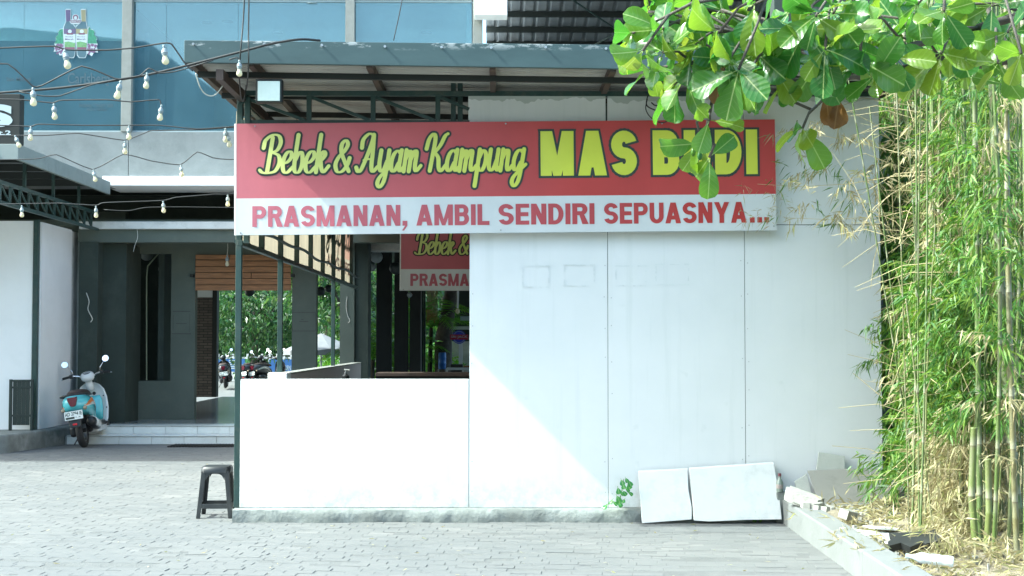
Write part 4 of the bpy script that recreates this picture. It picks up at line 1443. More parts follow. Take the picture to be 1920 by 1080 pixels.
for (x0, x1, tx0, tx1, cm, lm) in ((318, 530, 352, 440, M['s_purple'], M['s_purple']), (508, 712, 590, 680, M['s_tan'], M['s_tan'])):
    out_ = [(tx0, 150), (tx0 + 15, 138), (tx1 - 12, 138), (tx1, 150), (tx1, 330), (x1 - 15, 420), (x1, 470), (x1 - 25, 860), (x1 - 45, 905), (x0 + 60, 905), (x0 + 25, 860), (x0, 470), (x0 + 5, 415), (tx0 + 8, 330)]
    flat('bottle_edge', out_[::-1], M['s_white'], 0.0022)
    ins = [(tx0 + 8, 155), (tx1 - 8, 155), (tx1 - 8, 335), (x1 - 24, 425), (x1 - 10, 475), (x1 - 34, 855), (x1 - 52, 896), (x0 + 66, 896), (x0 + 34, 855), (x0 + 10, 475), (x0 + 14, 420), (tx0 + 16, 335)]
    flat('bottle', ins[::-1], M['s_dark'], 0.003)
    flat('bottle_cap', [(tx0 + 8, 155), (tx1 - 8, 155), (tx1 - 8, 335), (tx0 + 16, 335)][::-1], cm, 0.0037)
    flat('bottle_label', [(x0 + 10, 450), (x1 - 12, 450), (x1 - 30, 760), (x0 + 28, 760)][::-1], M['s_white'], 0.0037)
    flat('label_band', [(x0 + 10, 450), (x1 - 12, 450), (x1 - 16, 530), (x0 + 14, 530)][::-1], lm, 0.0044)
    flat('label_field', [(x0 + 24, 655), (x0 + 80, 645), (x1 - 22, 670), (x1 - 28, 735), (x0 + 27, 735)][::-1], M['s_field'], 0.0044)
    flat('label_foot', [(x0 + 27, 736), (x1 - 28, 736), (x1 - 30, 768), (x0 + 28, 768)][::-1], M['s_red'], 0.0044)
    cx = (x0 + x1) / 2
    flat('label_seal', [(cx + 30 * math.cos(t * math.pi / 6), 490 - 30 * math.sin(t * math.pi / 6)) for t in range(12)], M['s_white'], 0.005)
    flat('label_ribbon', [(cx - 52, 515), (cx + 52, 515), (cx + 48, 540), (cx - 48, 540)][::-1], M['s_red'], 0.0052)
    tt = MB()
    fr = Frame(sf(*zq(cx - 75, 600), 0), (sf(*zq(cx + 75, 600), 0) - sf(*zq(cx - 75, 600), 0)), V((0, 0, 1)))
    for wd, vv in (('Anggur', 562), ('Merah', 598)):
        z_ = sf(*zq(cx, vv + 26), 0).z
        z1_ = sf(*zq(cx, vv), 0).z
        fr2 = Frame(V((sf(*zq(cx - 65, 0), 0).x, YS, z_)), V((sf(*zq(cx + 65, 0), 0).x - sf(*zq(cx - 65, 0), 0).x, 0, 0)), V((0, 0, z1_ - z_)))
        put_text(tt, fr2, wd, (0.0, 1.0, 0, 1), 0.0052, 0.01)
    tt.build('label_text', M['s_purple'], stk)
flat('logo_backing', [(420, 335), (440, 310), (458, 300), (462, 250), (490, 222), (530, 220), (562, 245), (570, 295), (595, 312), (606, 335), (590, 358), (570, 378), (455, 378), (430, 358)][::-1], M['s_white'], 0.0060)
flat('logo_seal', [(514 + 42 * math.cos(t * math.pi / 7), 272 - 42 * math.sin(t * math.pi / 7)) for t in range(14)], M['s_red'], 0.0067)
flat('logo_bust', [(514 + 24 * math.cos(t * math.pi / 6), 280 - 30 * math.sin(t * math.pi / 6)) for t in range(12)], M['s_white'], 0.0073)
flat('logo_ribbon', [(428, 318), (600, 318), (590, 356), (440, 356)][::-1], M['s_red'], 0.0079)
tt = MB()
a_, b_ = sf(*zq(440, 350), 0), sf(*zq(588, 326), 0)
put_text(tt, Frame(V((a_.x, YS, a_.z)), V((b_.x - a_.x, 0, 0)), V((0, 0, b_.z - a_.z))), 'ORANG TUA', (0, 1, 0, 1), 0.0086, 0.02)
tt.build('logo_text', M['s_white'], stk)
# faint beer decals on the glass
M['decal'] = mat('faint_etched_decal', (0.05, 0.095, 0.12), 0.5, 0.05, 3)
for s_, (x0, x1, y0, y1) in (('Carlsberg', (127, 206, 137, 163)), ('PROBABLY THE BEST BEER', (149, 213, 195, 201)), ('IN THE WORLD', (163, 200, 203, 208)), ('San Miguel', (12, 58, 145, 154))):
    t = MB()
    a_, b_ = sf(x0, y1), sf(x1, y0)
    put_text(t, Frame(V((a_.x, YS, a_.z)), V((b_.x - a_.x, 0, 0)), V((0, 0, b_.z - a_.z))), s_, (0, 1, 0, 1), 0.001, 0.01)
    t.build('window_decal', M['decal'], label='faint lettering %s on the blue upper window' % {'C': 'with a large capital C', 'P': 'in a small line of capitals', 'I': 'of three short words below the line of capitals', 'S': 'of two words beside the bottles'}[s_[0]], cat='lettering')

# ------------------------------------------------------------------ tall roof and box at the right of the window
hr = thing('shed_roof', 'high open shed roof of dark ribbed sheet on black purlins behind the kiosk', 'roof', (2.0, 26, 0))
x0, x1 = XP(905, 22.4), 9.0
zr = 8.0
vs, fs, prof = [], [], []
x = x0
while x < x1:
    prof += [(x, 0.0), (x + 0.16, 0.0), (x + 0.19, 0.03), (x + 0.23, 0.03)]
    x += 0.26
for (x, dz) in prof:
    vs += [(x, 22.3, zr + .8 + dz), (x, 34, zr - 1.0 + dz)]
for i in range(len(prof) - 1):
    fs.append((2 * i, 2 * i + 2, 2 * i + 3, 2 * i + 1))
MB().add(vs, fs).build('roof_sheet', M['sheet_dark'], hr)
for i in range(15):
    Y = 22.6 + i * .8
    z = zr + .8 - 1.8 * (Y - 22.3) / 11.7
    MB().box(x0, x1, Y, Y + .07, z - .13, z - .02).build('purlin', M['black'], hr)
MB().bar((x0 + .1, 23, 8.4), (5, 31, 7.2), 0.025).build('brace', M['green'], hr)
MB().bar((5, 23, 8.4), (x0 + .1, 31, 7.2), 0.025).build('brace', M['green'], hr)
for (x, y) in ((x0 + .3, 33), (8.8, 23), (8.8, 33), (4.5, 33)):
    MB().box(x - .08, x + .08, y - .08, y + .08, 0, 8.5 if y < 30 else 7.0).build('post', M['green'], hr)
MB().box(x0, x1, 33.9, 34.1, 4.0, 6.98).build('gable_wall', M['darkwall'], hr)
wb_ = MB().box(XP(889, 21.8), XP(951, 21.8), 21.6, 21.96, ZP(28, 21.6), 7.6)
wb_.build('signboard', M['white'], bevel=0.01, label='plain white box sign on the upper corner of the building', cat='sign')

# ------------------------------------------------------------------ neighbour's canopy on the left
cn = thing('canopy', 'grey steel canopy with lattice truss over the white wall at the left', 'canopy', (-8.0, 19, 0))
Yn0, Yn1 = 17.42, 21.55
xc = XP(29, Yn0)
zc0, zc1 = ZP(300, Yn0), ZP(271, Yn0)
M['fascia2'] = mat('green_grey_fascia', (0.22, 0.26, 0.25), 0.6, 0.12, 2, (0.12, 0.14, 0.13), 0.5, 3)
MB().box(-13, xc, Yn0, Yn0 + .05, zc0, zc1).build('fascia', M['fascia2'], cn, bevel=0.006)
for (a, b) in ((Yn0 + .051, 18.9), (18.91, Yn1)):
    MB().box(xc - .05, xc, a, b, zc0 - .002, zc1).build('fascia', M['fascia2'], cn, bevel=0.006)
MB().box(-13, xc - .051, Yn0 + .051, Yn1 + .5, zc1 - .06, zc1 - .02).build('roof_sheet', M['sheet_dark'], cn)
for Y in np.arange(Yn0 + .6, Yn1, 0.9):
    MB().box(-13, xc - .052, Y, Y + .06, zc1 - .16, zc1 - .061).build('purlin', M['black'], cn)
xt = -6.52
zt0, zt1 = 3.40, 3.66
MB().box(xt - .025, xt + .025, 15.8, 22.0, zt1 - .02, zt1 + .025).build('top_chord', G, cn)
MB().box(xt - .025, xt + .025, 15.8, 22.0, zt0 - .025, zt0 + .02).build('bottom_chord', G, cn)
ys = np.arange(15.9, 21.9, 0.36)
for i, Y in enumerate(ys):
    MB().bar((xt, Y, zt0 + .02), (xt, Y, zt1 - .02), 0.028).build('truss_strut', G, cn)
    if i:
        MB().bar((xt, ys[i - 1] + .015, zt1 - .02), (xt, Y - .015, zt0 + .02), 0.02).build('truss_brace', G, cn)
for Y in (16.2, 17.4, 18.6, 19.8, 21.0):
    MB().box(xt - .02, xt + .02, Y - .02, Y + .02, zt1 + .02, zc1 - .061).build('hanger', G, cn)
# sign box on its front edge
YG = Yn0 + .02
sg = thing('sign_box', 'black box sign with white letters standing on the canopy edge', 'sign', (XP(-40, YG), YG, zc1))
a, b = P(-140, 263, YG), P(38, 176, YG)
MB().box(a.x, b.x, YG, YG + .16, zc1 + .001, b.z).build('case', M['black'], sg, bevel=0.006)
t = MB()
a, b = P(-2, 235, YG), P(18, 199, YG)
put_text(t, Frame(V((a.x - .14, YG - .001, a.z)), V((b.x - a.x + .14, 0, 0)), V((0, 0, b.z - a.z))), 'S', (0, 1, 0, 1), 0.004, 0.06)
t.build('lettering', M['s_white'], sg)
t = MB()
a, b = P(-6, 253, YG), P(20, 245, YG)
put_text(t, Frame(V((a.x, YG - .001, a.z)), V((b.x - a.x, 0, 0)), V((0, 0, b.z - a.z))), '.t.2', (0, 1, 0, 1), 0.004, 0.03)
t.build('lettering', M['s_white'], sg)

# white boarded wall under the canopy with its post and the short railing
lw = thing('boarded_wall', 'white boarded wall with a dark green corner post under the grey canopy', 'wall', (-9, 20.5, 0.26))
Yl = 20.5
xl = XP(66, Yl)
zlw = ZP(415, Yl)
for i in range(4):
    MB().box(xl - .05 - 1.22 * (i + 1) + .003, xl - .05 - 1.22 * i - .002, Yl, Yl + .05, .262, zlw).build('board', M['white'], lw, bevel=0.002)
MB().box(xl - .04, xl + .035, Yl - .03, Yl + .05, .262, 3.42).build('post', G, lw, bevel=0.004)
MB().box(xl - .02, xl + .06, Yl + .052, 22.0, .262, zlw - .01).build('side_board', M['white'], lw, bevel=0.003)
MB().box(xl - .02, xl + .055, 22.004, 22.7, .262, zlw - .03).build('side_board', M['white_dirty'], lw, bevel=0.003)
MB().tube([(xl + .085, 22.35, .262), (xl + .085, 22.35, zlw - .05)], 0.045, 12).build('drain_pipe', M['white_dirty'], lw, smooth=True)
M['railm'] = mat('near_black_green_steel', (0.012, 0.024, 0.020), 0.5, 0.2, 6)
rl = thing('railing', 'short dark green slatted steel railing against the white wall', 'railing', (XP(45, 20.3), 20.3, .26))
z0, z1 = .262, ZP(711, 20.3)
a, b = XP(22, 20.3), XP(62, 20.3)
for x in (a, b):
    MB().box(x - .02, x + .02, 20.27, 20.31, z0, z1).build('upright', M['railm'], rl, bevel=0.003)
for z in (z1 - .02, z1 - .12, z0 + .22):
    MB().box(a + .021, b - .021, 20.275, 20.305, z - .015, z + .015).build('rail', M['railm'], rl, bevel=0.003)
for i in range(4):
    x = a + (b - a) * (i + 1) / 5
    MB().box(x - .03, x + .03, 20.285, 20.297, z0 + .08, z1 - .03).build('slat', M['railm'], rl, bevel=0.002)
# ------------------------------------------------------------------ plastic stool
def make_stool():
    x0, Y0 = XP(408, 12.33), 12.36
    s = thing('plastic_stool', 'black plastic stool standing against the green corner post of the kiosk', 'stool', (x0, Y0, 0), local=True)
    h, tw, bw = 0.455, 0.118, 0.160
    PM = M['plastic']
    # seat: chamfered slab
    def ring(w, z, c=0.03):
        return [(-w + c, -w, z), (w - c, -w, z), (w, -w + c, z), (w, w - c, z), (w - c, w, z), (-w + c, w, z), (-w, w - c, z), (-w, -w + c, z)]
    MB().loft([ring(tw + .012, h - .055), ring(tw + .010, h - .018), ring(tw - .004, h, .026)]).build('seat', PM, s, smooth=True)
    for sx in (-1, 1):
        for sy in (-1, 1):
            lg = MB()
            for (t0, t1) in ((0.0, 0.045), (0.0, 0.045)):
                pass
            def pt(z, dx, dy):
                w = bw + (tw - bw) * (z / h)
                return (sx * (w - dx), sy * (w - dy), z)
            th = 0.012
            for axis in (0, 1):
                bot, top = [], []
                for z, L in ((0.0, bot), (h - .04, top)):
                    wid = 0.036 + 0.006 * (z / h)
                    if axis == 0:
                        L += [pt(z, 0, 0), pt(z, wid, 0), pt(z, wid, th), pt(z, 0, th)]
                    else:
                        L += [pt(z, 0, th + .0003), pt(z, th, th + .0003), pt(z, th, wid), pt(z, 0, wid)]
                lg.hexa(bot, top)
            lg.build('leg', PM, s, fix=True, bevel=0.003)
    # arched aprons and low rungs on each side
    for k_ in range(4):
        a = k_ * math.pi / 2
        c_, s_ = math.cos(a), math.sin(a)
        def W(x, y, z): return (x * c_ - y * s_, x * s_ + y * c_, z)
        ap = MB()
        zt = h - .05
        n_ = 12
        wi = 0.084
        top = [(-wi + 2 * wi * i / n_, zt) for i in range(n_ + 1)]
        bot = []
        for i in range(n_ + 1):
            u = -1 + 2 * i / n_
            bot.append((-wi + 2 * wi * i / n_, zt - 0.012 - 0.055 * abs(u) ** 3.5))
        w1 = lambda z: bw + (tw - bw) * (z / h) - .001
        vs, fs = [], []
        for (px, pz) in top: vs.append(W(px, -w1(pz), pz))
        for (px, pz) in bot: vs.append(W(px, -w1(pz), pz))
        for (px, pz) in top: vs.append(W(px, -w1(pz) + .010, pz))
        for (px, pz) in bot: vs.append(W(px, -w1(pz) + .010, pz))
        m_ = n_ + 1
        for i in range(n_):
            fs += [(i, m_ + i, m_ + i + 1, i + 1), (2 * m_ + i, 2 * m_ + i + 1, 3 * m_ + i + 1, 3 * m_ + i), (m_ + i, 3 * m_ + i, 3 * m_ + i + 1, m_ + i + 1)]
        ap.add(vs, fs).build('apron', PM, s, fix=True)
        zr_ = 0.085
        r_ = MB()
        q = w1(zr_) - 0.038
        r_.hexa([W(-q, -w1(zr_), zr_), W(q, -w1(zr_), zr_), W(q, -w1(zr_) + .012, zr_), W(-q, -w1(zr_) + .012, zr_)],
                [W(-q, -w1(zr_ + .042), zr_ + .042), W(q, -w1(zr_ + .042), zr_ + .042), W(q, -w1(zr_ + .042) + .012, zr_ + .042), W(-q, -w1(zr_ + .042) + .012, zr_ + .042)])
        r_.build('rung', PM, s, fix=True, bevel=0.003)
    s.rotation_euler = (0, 0, R(3))
    return s


make_stool()

# ------------------------------------------------------------------ scooter
M['teal'] = mat('turquoise_paint', (0.13, 0.52, 0.57), 0.22, 0.04, 3, coat=0.6)
M['cream'] = mat('white_gloss_paint', (0.72, 0.74, 0.72), 0.22, 0.03, 3, coat=0.6)
M['seatm'] = mat('dark_brown_vinyl', (0.040, 0.026, 0.022), 0.5, 0.15, 10)
M['redlens'] = mat('dark_red_lens', (0.10, 0.005, 0.016), 0.12, 0.15, 10, coat=0.5)
M['orange'] = mat('orange_decal', (0.65, 0.20, 0.05), 0.3, 0.05, 3)
M['blackgloss'] = mat('satin_black', (0.016, 0.017, 0.018), 0.35, 0.1, 5)
M['mirror'] = mat('mirror_glass', (0.85, 0.88, 0.9), 0.03, 0.0, 3, metal=1.0)
M['plate'] = mat('white_number_plate', (0.68, 0.72, 0.68), 0.5, 0.05, 8)


def superellipse(cx, cy, cz, wx, wz, n=20, e=2.6, top=1.0):
    out_ = []
    for j in range(n):
        a = 2 * math.pi * j / n
        c_, s_ = math.cos(a), math.sin(a)
        x = abs(c_) ** (2 / e) * math.copysign(1, c_) * wx
        z = abs(s_) ** (2 / e) * math.copysign(1, s_) * wz
        out_.append((cx + x, cy, cz + z))
    return out_


def make_scooter(loc, rot, label, far=None):
    if far:
        keep = {k_: M[k_] for k_ in ('teal', 'cream', 'orange')}
        M['teal'], M['cream'], M['orange'] = far
    s = thing('scooter', label, 'scooter', loc, local=True)
    # wheels
    for (y, nm, steer) in ((-0.60, 'rear_wheel', 0), (0.66, 'front_wheel', R(-8))):
        tw, rr = (0.048, 0.245)
        w = MB()
        rings = []
        for i in range(28):
            a = 2 * math.pi * i / 28
            ring = []
            for j in range(10):
                b = 2 * math.pi * j / 10
                r_ = rr - 0.048 + 0.048 * math.cos(b)
                xx = tw * 1.05 * math.sin(b)
                yy, zz = r_ * math.cos(a), r_ * math.sin(a)
                ring.append((xx * math.cos(steer) - yy * math.sin(steer), y + xx * math.sin(steer) + yy * math.cos(steer), rr + zz))
            rings.append(ring)
        rings.append(rings[0])
        ax = (math.cos(steer), math.sin(steer), 0)
        hub = MB().lathe([(0.03, -0.06), (0.03, 0.06)], (0, y, rr), 12, axis=ax).build(nm, M['blackgloss'], s, smooth=True)
        w.loft(rings, cap=False).build('tyre', M['rubber'], hub, smooth='all')
        rm = MB().lathe([(0.158, -0.035), (0.148, -0.02), (0.148, 0.02), (0.158, 0.035), (0.150, 0.036), (0.138, 0.02), (0.138, -0.02), (0.150, -0.036)], (0, y, rr), 24, axis=ax)
        for i in range(5):
            a = 2 * math.pi * i / 5
            for d in (-0.12, 0.12):
                p0 = V((0, y + 0.03 * math.cos(a), rr + 0.03 * math.sin(a)))
                p1 = V((0, y + 0.145 * math.cos(a + d), rr + 0.145 * math.sin(a + d)))
                rm.bar(p0, p1, 0.018, 0.03, up=(1, 0, 0))
        rm.build('rim', M['steel'], hub, smooth=True)
    # tail body
    secs = [(-0.93, 0.655, 0.055, 0.045), (-0.90, 0.645, 0.105, 0.085), (-0.84, 0.640, 0.160, 0.125), (-0.72, 0.625, 0.190, 0.145), (-0.55, 0.605, 0.205, 0.155), (-0.38, 0.575, 0.198, 0.165), (-0.22, 0.535, 0.162, 0.175), (-0.12, 0.48, 0.140, 0.185), (-0.06, 0.44, 0.11, 0.18)]
    body = MB().loft([superellipse(0, y, z, wx, wz) for y, z, wx, wz in secs]).build('tail_body', M['teal'], s, smooth='all')
    def on_body(y, ang, off=0.004):
        for (a, b) in zip(secs[:-1], secs[1:]):
            if a[0] <= y <= b[0]:
                t = (y - a[0]) / (b[0] - a[0])
                z, wx, wz = [a[i] + (b[i] - a[i]) * t for i in (1, 2, 3)]
                c_, s_ = math.cos(ang), math.sin(ang)
                e = 2.6
                x = abs(c_) ** (2 / e) * math.copysign(1, c_) * (wx + off)
                zz = abs(s_) ** (2 / e) * math.copysign(1, s_) * (wz + off)
                return (x, y, z + zz)
    # swooping stripes on both flanks
    for side in (0, 1):
        for (a0, a1, m_, nm) in ((0.10, 0.62, M['orange'], 'stripe'), (-0.10, 0.10, M['cream'], 'stripe')):
            vs = []
            n_ = 16
            for i in range(n_ + 1):
                t = i / n_
                y = -0.86 + 0.66 * t
                mid = 0.25 * math.sin(t * math.pi * 0.9) * 1.6 - 0.35
                lo, hi = mid + a0 * (0.25 + t), mid + a1 * (0.25 + t)
                for a in (lo, hi):
                    ang_ = a if side == 0 else math.pi - a
                    vs.append(on_body(y, ang_, 0.004))
            MB().add(vs, [(2 * i, 2 * i + 1, 2 * i + 3, 2 * i + 2) if side else (2 * i, 2 * i + 2, 2 * i + 3, 2 * i + 1) for i in range(n_)]).build(nm, m_, body, smooth='all')
    tl_ = [(-0.078, 0.085), (0.078, 0.085), (0.085, 0.04), (0.05, -0.06), (0.02, -0.075), (-0.02, -0.075), (-0.05, -0.06), (-0.085, 0.04)]
    MB().loft([[(x * .72, -0.965, 0.665 + z * .75) for x, z in tl_], [(x * .82, -0.945, 0.665 + z * .85) for x, z in tl_], [(x * .82, -0.86, 0.665 + z * .85) for x, z in tl_]]).build('tail_light', M['redlens'], s, smooth=True, fix=True)
    # seat and grab rail
    sec2 = [(-0.82, 0.755, 0.07, 0.02), (-0.76, 0.775, 0.105, 0.030), (-0.55, 0.795, 0.125, 0.040), (-0.35, 0.785, 0.125, 0.042), (-0.15, 0.755, 0.115, 0.040), (-0.05, 0.735, 0.085, 0.03)]
    MB().loft([superellipse(0, y, z, wx, wz, 18) for y, z, wx, wz in sec2]).build('seat', M['seatm'], s, smooth='all')
    gp = [(-0.165, -0.40, 0.735), (-0.185, -0.65, 0.745), (-0.175, -0.82, 0.755), (-0.12, -0.93, 0.765), (0, -0.955, 0.77), (0.12, -0.93, 0.765), (0.175, -0.82, 0.755), (0.185, -0.65, 0.745), (0.165, -0.40, 0.735)]
    MB().tube(gp, 0.014, 8).build('grab_rail', M['blackgloss'], s, smooth='all')
    # floor board and leg shield
    MB().box(-0.17, 0.17, -0.10, 0.36, 0.27, 0.33).build('floorboard', M['blackgloss'], s, bevel=0.02)
    MB().box(-0.175, 0.175, -0.30, 0.36, 0.18, 0.269).build('lower_cowl', M['cream'], s, bevel=0.03)
    sh = []
    for (z, w_, y) in ((0.24, 0.17, 0.36), (0.34, 0.205, 0.42), (0.50, 0.225, 0.47), (0.66, 0.22, 0.50), (0.78, 0.195, 0.50), (0.86, 0.14, 0.485), (0.90, 0.07, 0.47)):
        ring = []
        for j in range(13):
            u = -1 + 2 * j / 12
            ring.append((w_ * u, y - 0.05 * (1 - u * u) * -1.2 - 0.015, z))
        for j in range(13):
            u = 1 - 2 * j / 12
            ring.append((w_ * u * .97, y + 0.06 * (1 - u * u) + 0.012, z))
        sh.append(ring)
    shield = MB().loft(sh).build('leg_shield', M['cream'], s, smooth='all', fix=True)
    inn = []
    for (z, w_, y) in ((0.34, 0.13, 0.40), (0.50, 0.150, 0.42), (0.64, 0.150, 0.445), (0.70, 0.12, 0.46)):
        inn.append(superellipse(0, y, z, w_, 0.0, 2)[:0] + [(w_ * math.cos(a), y + 0.045 * math.sin(a), z) for a in [2 * math.pi * j / 16 for j in range(16)]])
    MB().loft(inn).build('inner_panel', M['teal'], s, smooth='all')
    for (x, z) in ((0.175, 0.68), (0.195, 0.50), (0.19, 0.36), (-0.175, 0.68)):
        MB().sphere((x, 0.455, z), 0.011, 8, 6).build('bolt', M['blackgloss'], shield, smooth='all')
    MB().lathe([(0.026, 0), (0.026, 0.012)], (0.055, 0.415, 0.735), 14, axis=(0, -1, 0)).build('key_barrel', M['blackgloss'], s)
    # steering head, dash, bars
    MB().tube([(0, 0.47, 0.80), (0, 0.43, 0.93)], [0.06, 0.05], 12).build('steering_column', M['cream'], s, smooth='all')
    MB().loft([superellipse(0, 0.30 + 0.03 * i, 0.985 + 0.004 * i, w_, h_, 18, 2.3) for i, (w_, h_) in enumerate(((0.05, 0.035), (0.08, 0.062), (0.095, 0.075), (0.10, 0.080), (0.10, 0.080), (0.095, 0.072), (0.08, 0.055), (0.05, 0.03)))]).build('handlebar_cowl', M['cream'], s, smooth='all')
    MB().lathe([(0.062, 0), (0.058, 0.012), (0.03, 0.016)], (0, 0.37, 1.048), 18, axis=(0, -0.35, 1)).build('speedometer', M['blackgloss'], s, smooth=True)
    MB().lathe([(0.036, 0), (0.030, 0.006)], (0, 0.364, 1.064), 16, axis=(0, -0.35, 1)).build('dial', M['steel'], s, smooth=True)
    bars = MB()
    for sx in (-1, 1):
        bars.tube([(sx * 0.07, 0.40, 0.985), (sx * 0.13, 0.40, 1.02), (sx * 0.20, 0.37, 1.035), (sx * 0.24, 0.35, 1.032)], 0.014, 10)
    bars.build('handlebar', M['chrome'], s, smooth='all')
    for sx in (-1, 1):
        MB().tube([(sx * 0.245, 0.348, 1.032), (sx * 0.345, 0.305, 1.02)], 0.019, 12).build('grip', M['rubber'], s, smooth=True)
        MB().box(sx * .225 - .025, sx * .225 + .025, 0.325, 0.375, 1.005, 1.06).build('switch_box', M['blackgloss'], s, bevel=0.008)
        MB().tube([(sx * 0.22, 0.39, 1.025), (sx * 0.29, 0.40, 1.018), (sx * 0.37, 0.345, 1.005)], 0.006, 7).build('brake_lever', M['steel'], s, smooth='all')
        st_ = MB().tube([(sx * 0.20, 0.37, 1.05), (sx * 0.205, 0.375, 1.11), (sx * 0.27, 0.39, 1.19)], 0.006, 8).build('mirror', M['chrome'], s, smooth='all')
        c = V((sx * 0.30, 0.395, 1.225))
        MB().lathe([(0.02, -0.025), (0.043, -0.018), (0.050, 0.0), (0.048, 0.004)], c, 22, axis=(-sx * 0.12, -1, 0.30)).build('mirror_shell', M['chrome'], st_, smooth=True)
        MB().lathe([(0.0455, 0.0), (0.0455, 0.0012)], c + V((-sx * 0.12, -1, 0.30)).normalized() * 0.0045, 22, axis=(-sx * 0.12, -1, 0.30)).build('mirror_glass', M['mirror'], st_)
    # front fender and fork
    fn = []
    for i in range(9):
        a = R(20 + 130 * i / 8)
        y, z = 0.66 + 0.275 * math.cos(a), 0.245 + 0.275 * math.sin(a)
        fn.append([(x, y + math.cos(a) * o_, z + math.sin(a) * o_) for x, o_ in ((-.07, -.05), (-.055, 0), (0, .014), (.055, 0), (.07, -.05), (.05, -.012), (0, 0.0), (-.05, -.012))])
    MB().loft(fn).build('front_fender', M['cream'], s, smooth='all', fix=True)
    for sx in (-1, 1):
        MB().tube([(sx * .085, 0.655, 0.245), (sx * .075, 0.52, 0.62)], 0.018, 8).build('fork', M['steel'], s, smooth=True)
    # engine, exhaust, rear fender, plate
    MB().box(-0.16, -0.06, -0.68, -0.10, 0.17, 0.33).build('engine_case', M['blackgloss'], s, bevel=0.04)
    MB().box(-0.10, 0.10, -0.40, -0.02, 0.20, 0.36).build('engine', M['blackgloss'], s, bevel=0.03)
    MB().tube([(0.14, -0.15, 0.24), (0.165, -0.32, 0.27), (0.175, -0.50, 0.30), (0.18, -0.78, 0.36), (0.18, -0.83, 0.37)], [0.03, 0.055, 0.066, 0.068, 0.045], 14).build('muffler', M['blackgloss'], s, smooth='all')
    MB().tube([(0.18, -0.829, 0.37), (0.18, -0.845, 0.373)], 0.022, 10).build('tail_pipe', M['rubber'], s)
    g_ = []
    for (y, z) in ((-0.40, 0.30), (-0.50, 0.315), (-0.62, 0.34), (-0.72, 0.36)):
        g_.append([(0.178 + 0.078 * math.cos(a), y, z + 0.078 * math.sin(a)) for a in [R(-55 + 150 * j / 9) for j in range(10)]] + [(0.178 + 0.070 * math.cos(a), y, z + 0.070 * math.sin(a)) for a in [R(95 - 150 * j / 9) for j in range(10)]])
    MB().loft(g_).build('exhaust_guard', M['cream'], s, smooth='all', fix=True)
    MB().hexa([(-.075, -0.99, 0.31), (.075, -0.99, 0.31), (.08, -0.93, 0.31), (-.08, -0.93, 0.31)], [(-.10, -0.96, 0.50), (.10, -0.96, 0.50), (.10, -0.86, 0.53), (-.10, -0.86, 0.53)]).build('rear_fender', M['blackgloss'], s, bevel=0.012)
    pl_ = MB().hexa([(-.125, -1.008, 0.425), (.125, -1.008, 0.425), (.125, -1.003, 0.425), (-.125, -1.003, 0.425)], [(-.125, -0.985, 0.545), (.125, -0.985, 0.545), (.125, -0.980, 0.545), (-.125, -0.980, 0.545)]).build('number_plate', M['plate'], s, bevel=0.002)
    d = V((0, 0.023, 0.12)).normalized()
    fr = Frame((-.125, -1.008, 0.425), (1, 0, 0), d)
    t_ = MB()
    put_text(t_, fr, 'AD 3794 IE', (0.010, 0.240, 0.058, 0.108), 0.0012, 0.025)
    put_text(t_, fr, '11 . 28', (0.150, 0.215, 0.020, 0.040), 0.0012, 0.02)
    t_.build('plate_text', M['ink'], pl_)
    MB().hexa([fr.p(.015, .012, .0005), fr.p(.135, .012, .0005), fr.p(.135, .012, .0015), fr.p(.015, .012, .0015)], [fr.p(.015, .042, .0005), fr.p(.135, .042, .0005), fr.p(.135, .042, .0015), fr.p(.015, .042, .0015)]).build('dealer_strip', M['ink'], pl_)
    MB().box(-.03, .03, -0.998, -0.985, 0.345, 0.372).build('reflector', mat('red_reflector', (0.5, 0.02, 0.03), 0.2, 0.1, 20), s, bevel=0.004)
    for sx in (-1, 1):
        MB().sphere((sx * .15, -0.90, 0.565), 0.028, 12, 8).build('turn_signal', mat('smoky_amber_lens', (0.30, 0.24, 0.16), 0.2, 0.1, 9), s, smooth='all')
    MB().tube([(-0.10, -0.12, 0.22), (-0.22, -0.20, 0.045)], 0.010, 7).build('side_stand', M['blackgloss'], s)
    MB().box(-0.10, 0.12, -0.60, -0.15, 0.335, 0.46).build('under_frame', M['rubber'], s, bevel=0.03)
    MB().box(0.13, 0.20, 0.36, 0.50, 0.17, 0.30).build('toe_guard', M['blackgloss'], s, bevel=0.02)
    s.rotation_euler = rot
    s.scale = (1.05, 1.05, 1.05)
    if far: M.update(keep)
    return s


rear = PG(161, 839)
make_scooter((rear.x - .075, rear.y + .60, 0.0), (0, R(-9.5), R(6)), 'turquoise and white scooter leaning on its stand beside the porch steps')
dk = mat('dark_bike_paint', (0.025, 0.028, 0.035), 0.3, 0.1, 4, coat=0.4)
for px, rz, lab in ((424, 10, 'dark motor scooter parked outside beyond the passage, beside the brick wall end'), (484, -16, 'dark motor scooter parked outside beyond the passage, near the second blue banner'), (511, -30, 'black motor scooter half hidden by the slim green post, parked beyond the passage')):
    g_ = PG(px, 727)
    make_scooter((g_.x, g_.y, 0.0), (0, R(-7), R(rz)), lab, far=(dk, M['blackgloss'], M['steel']))

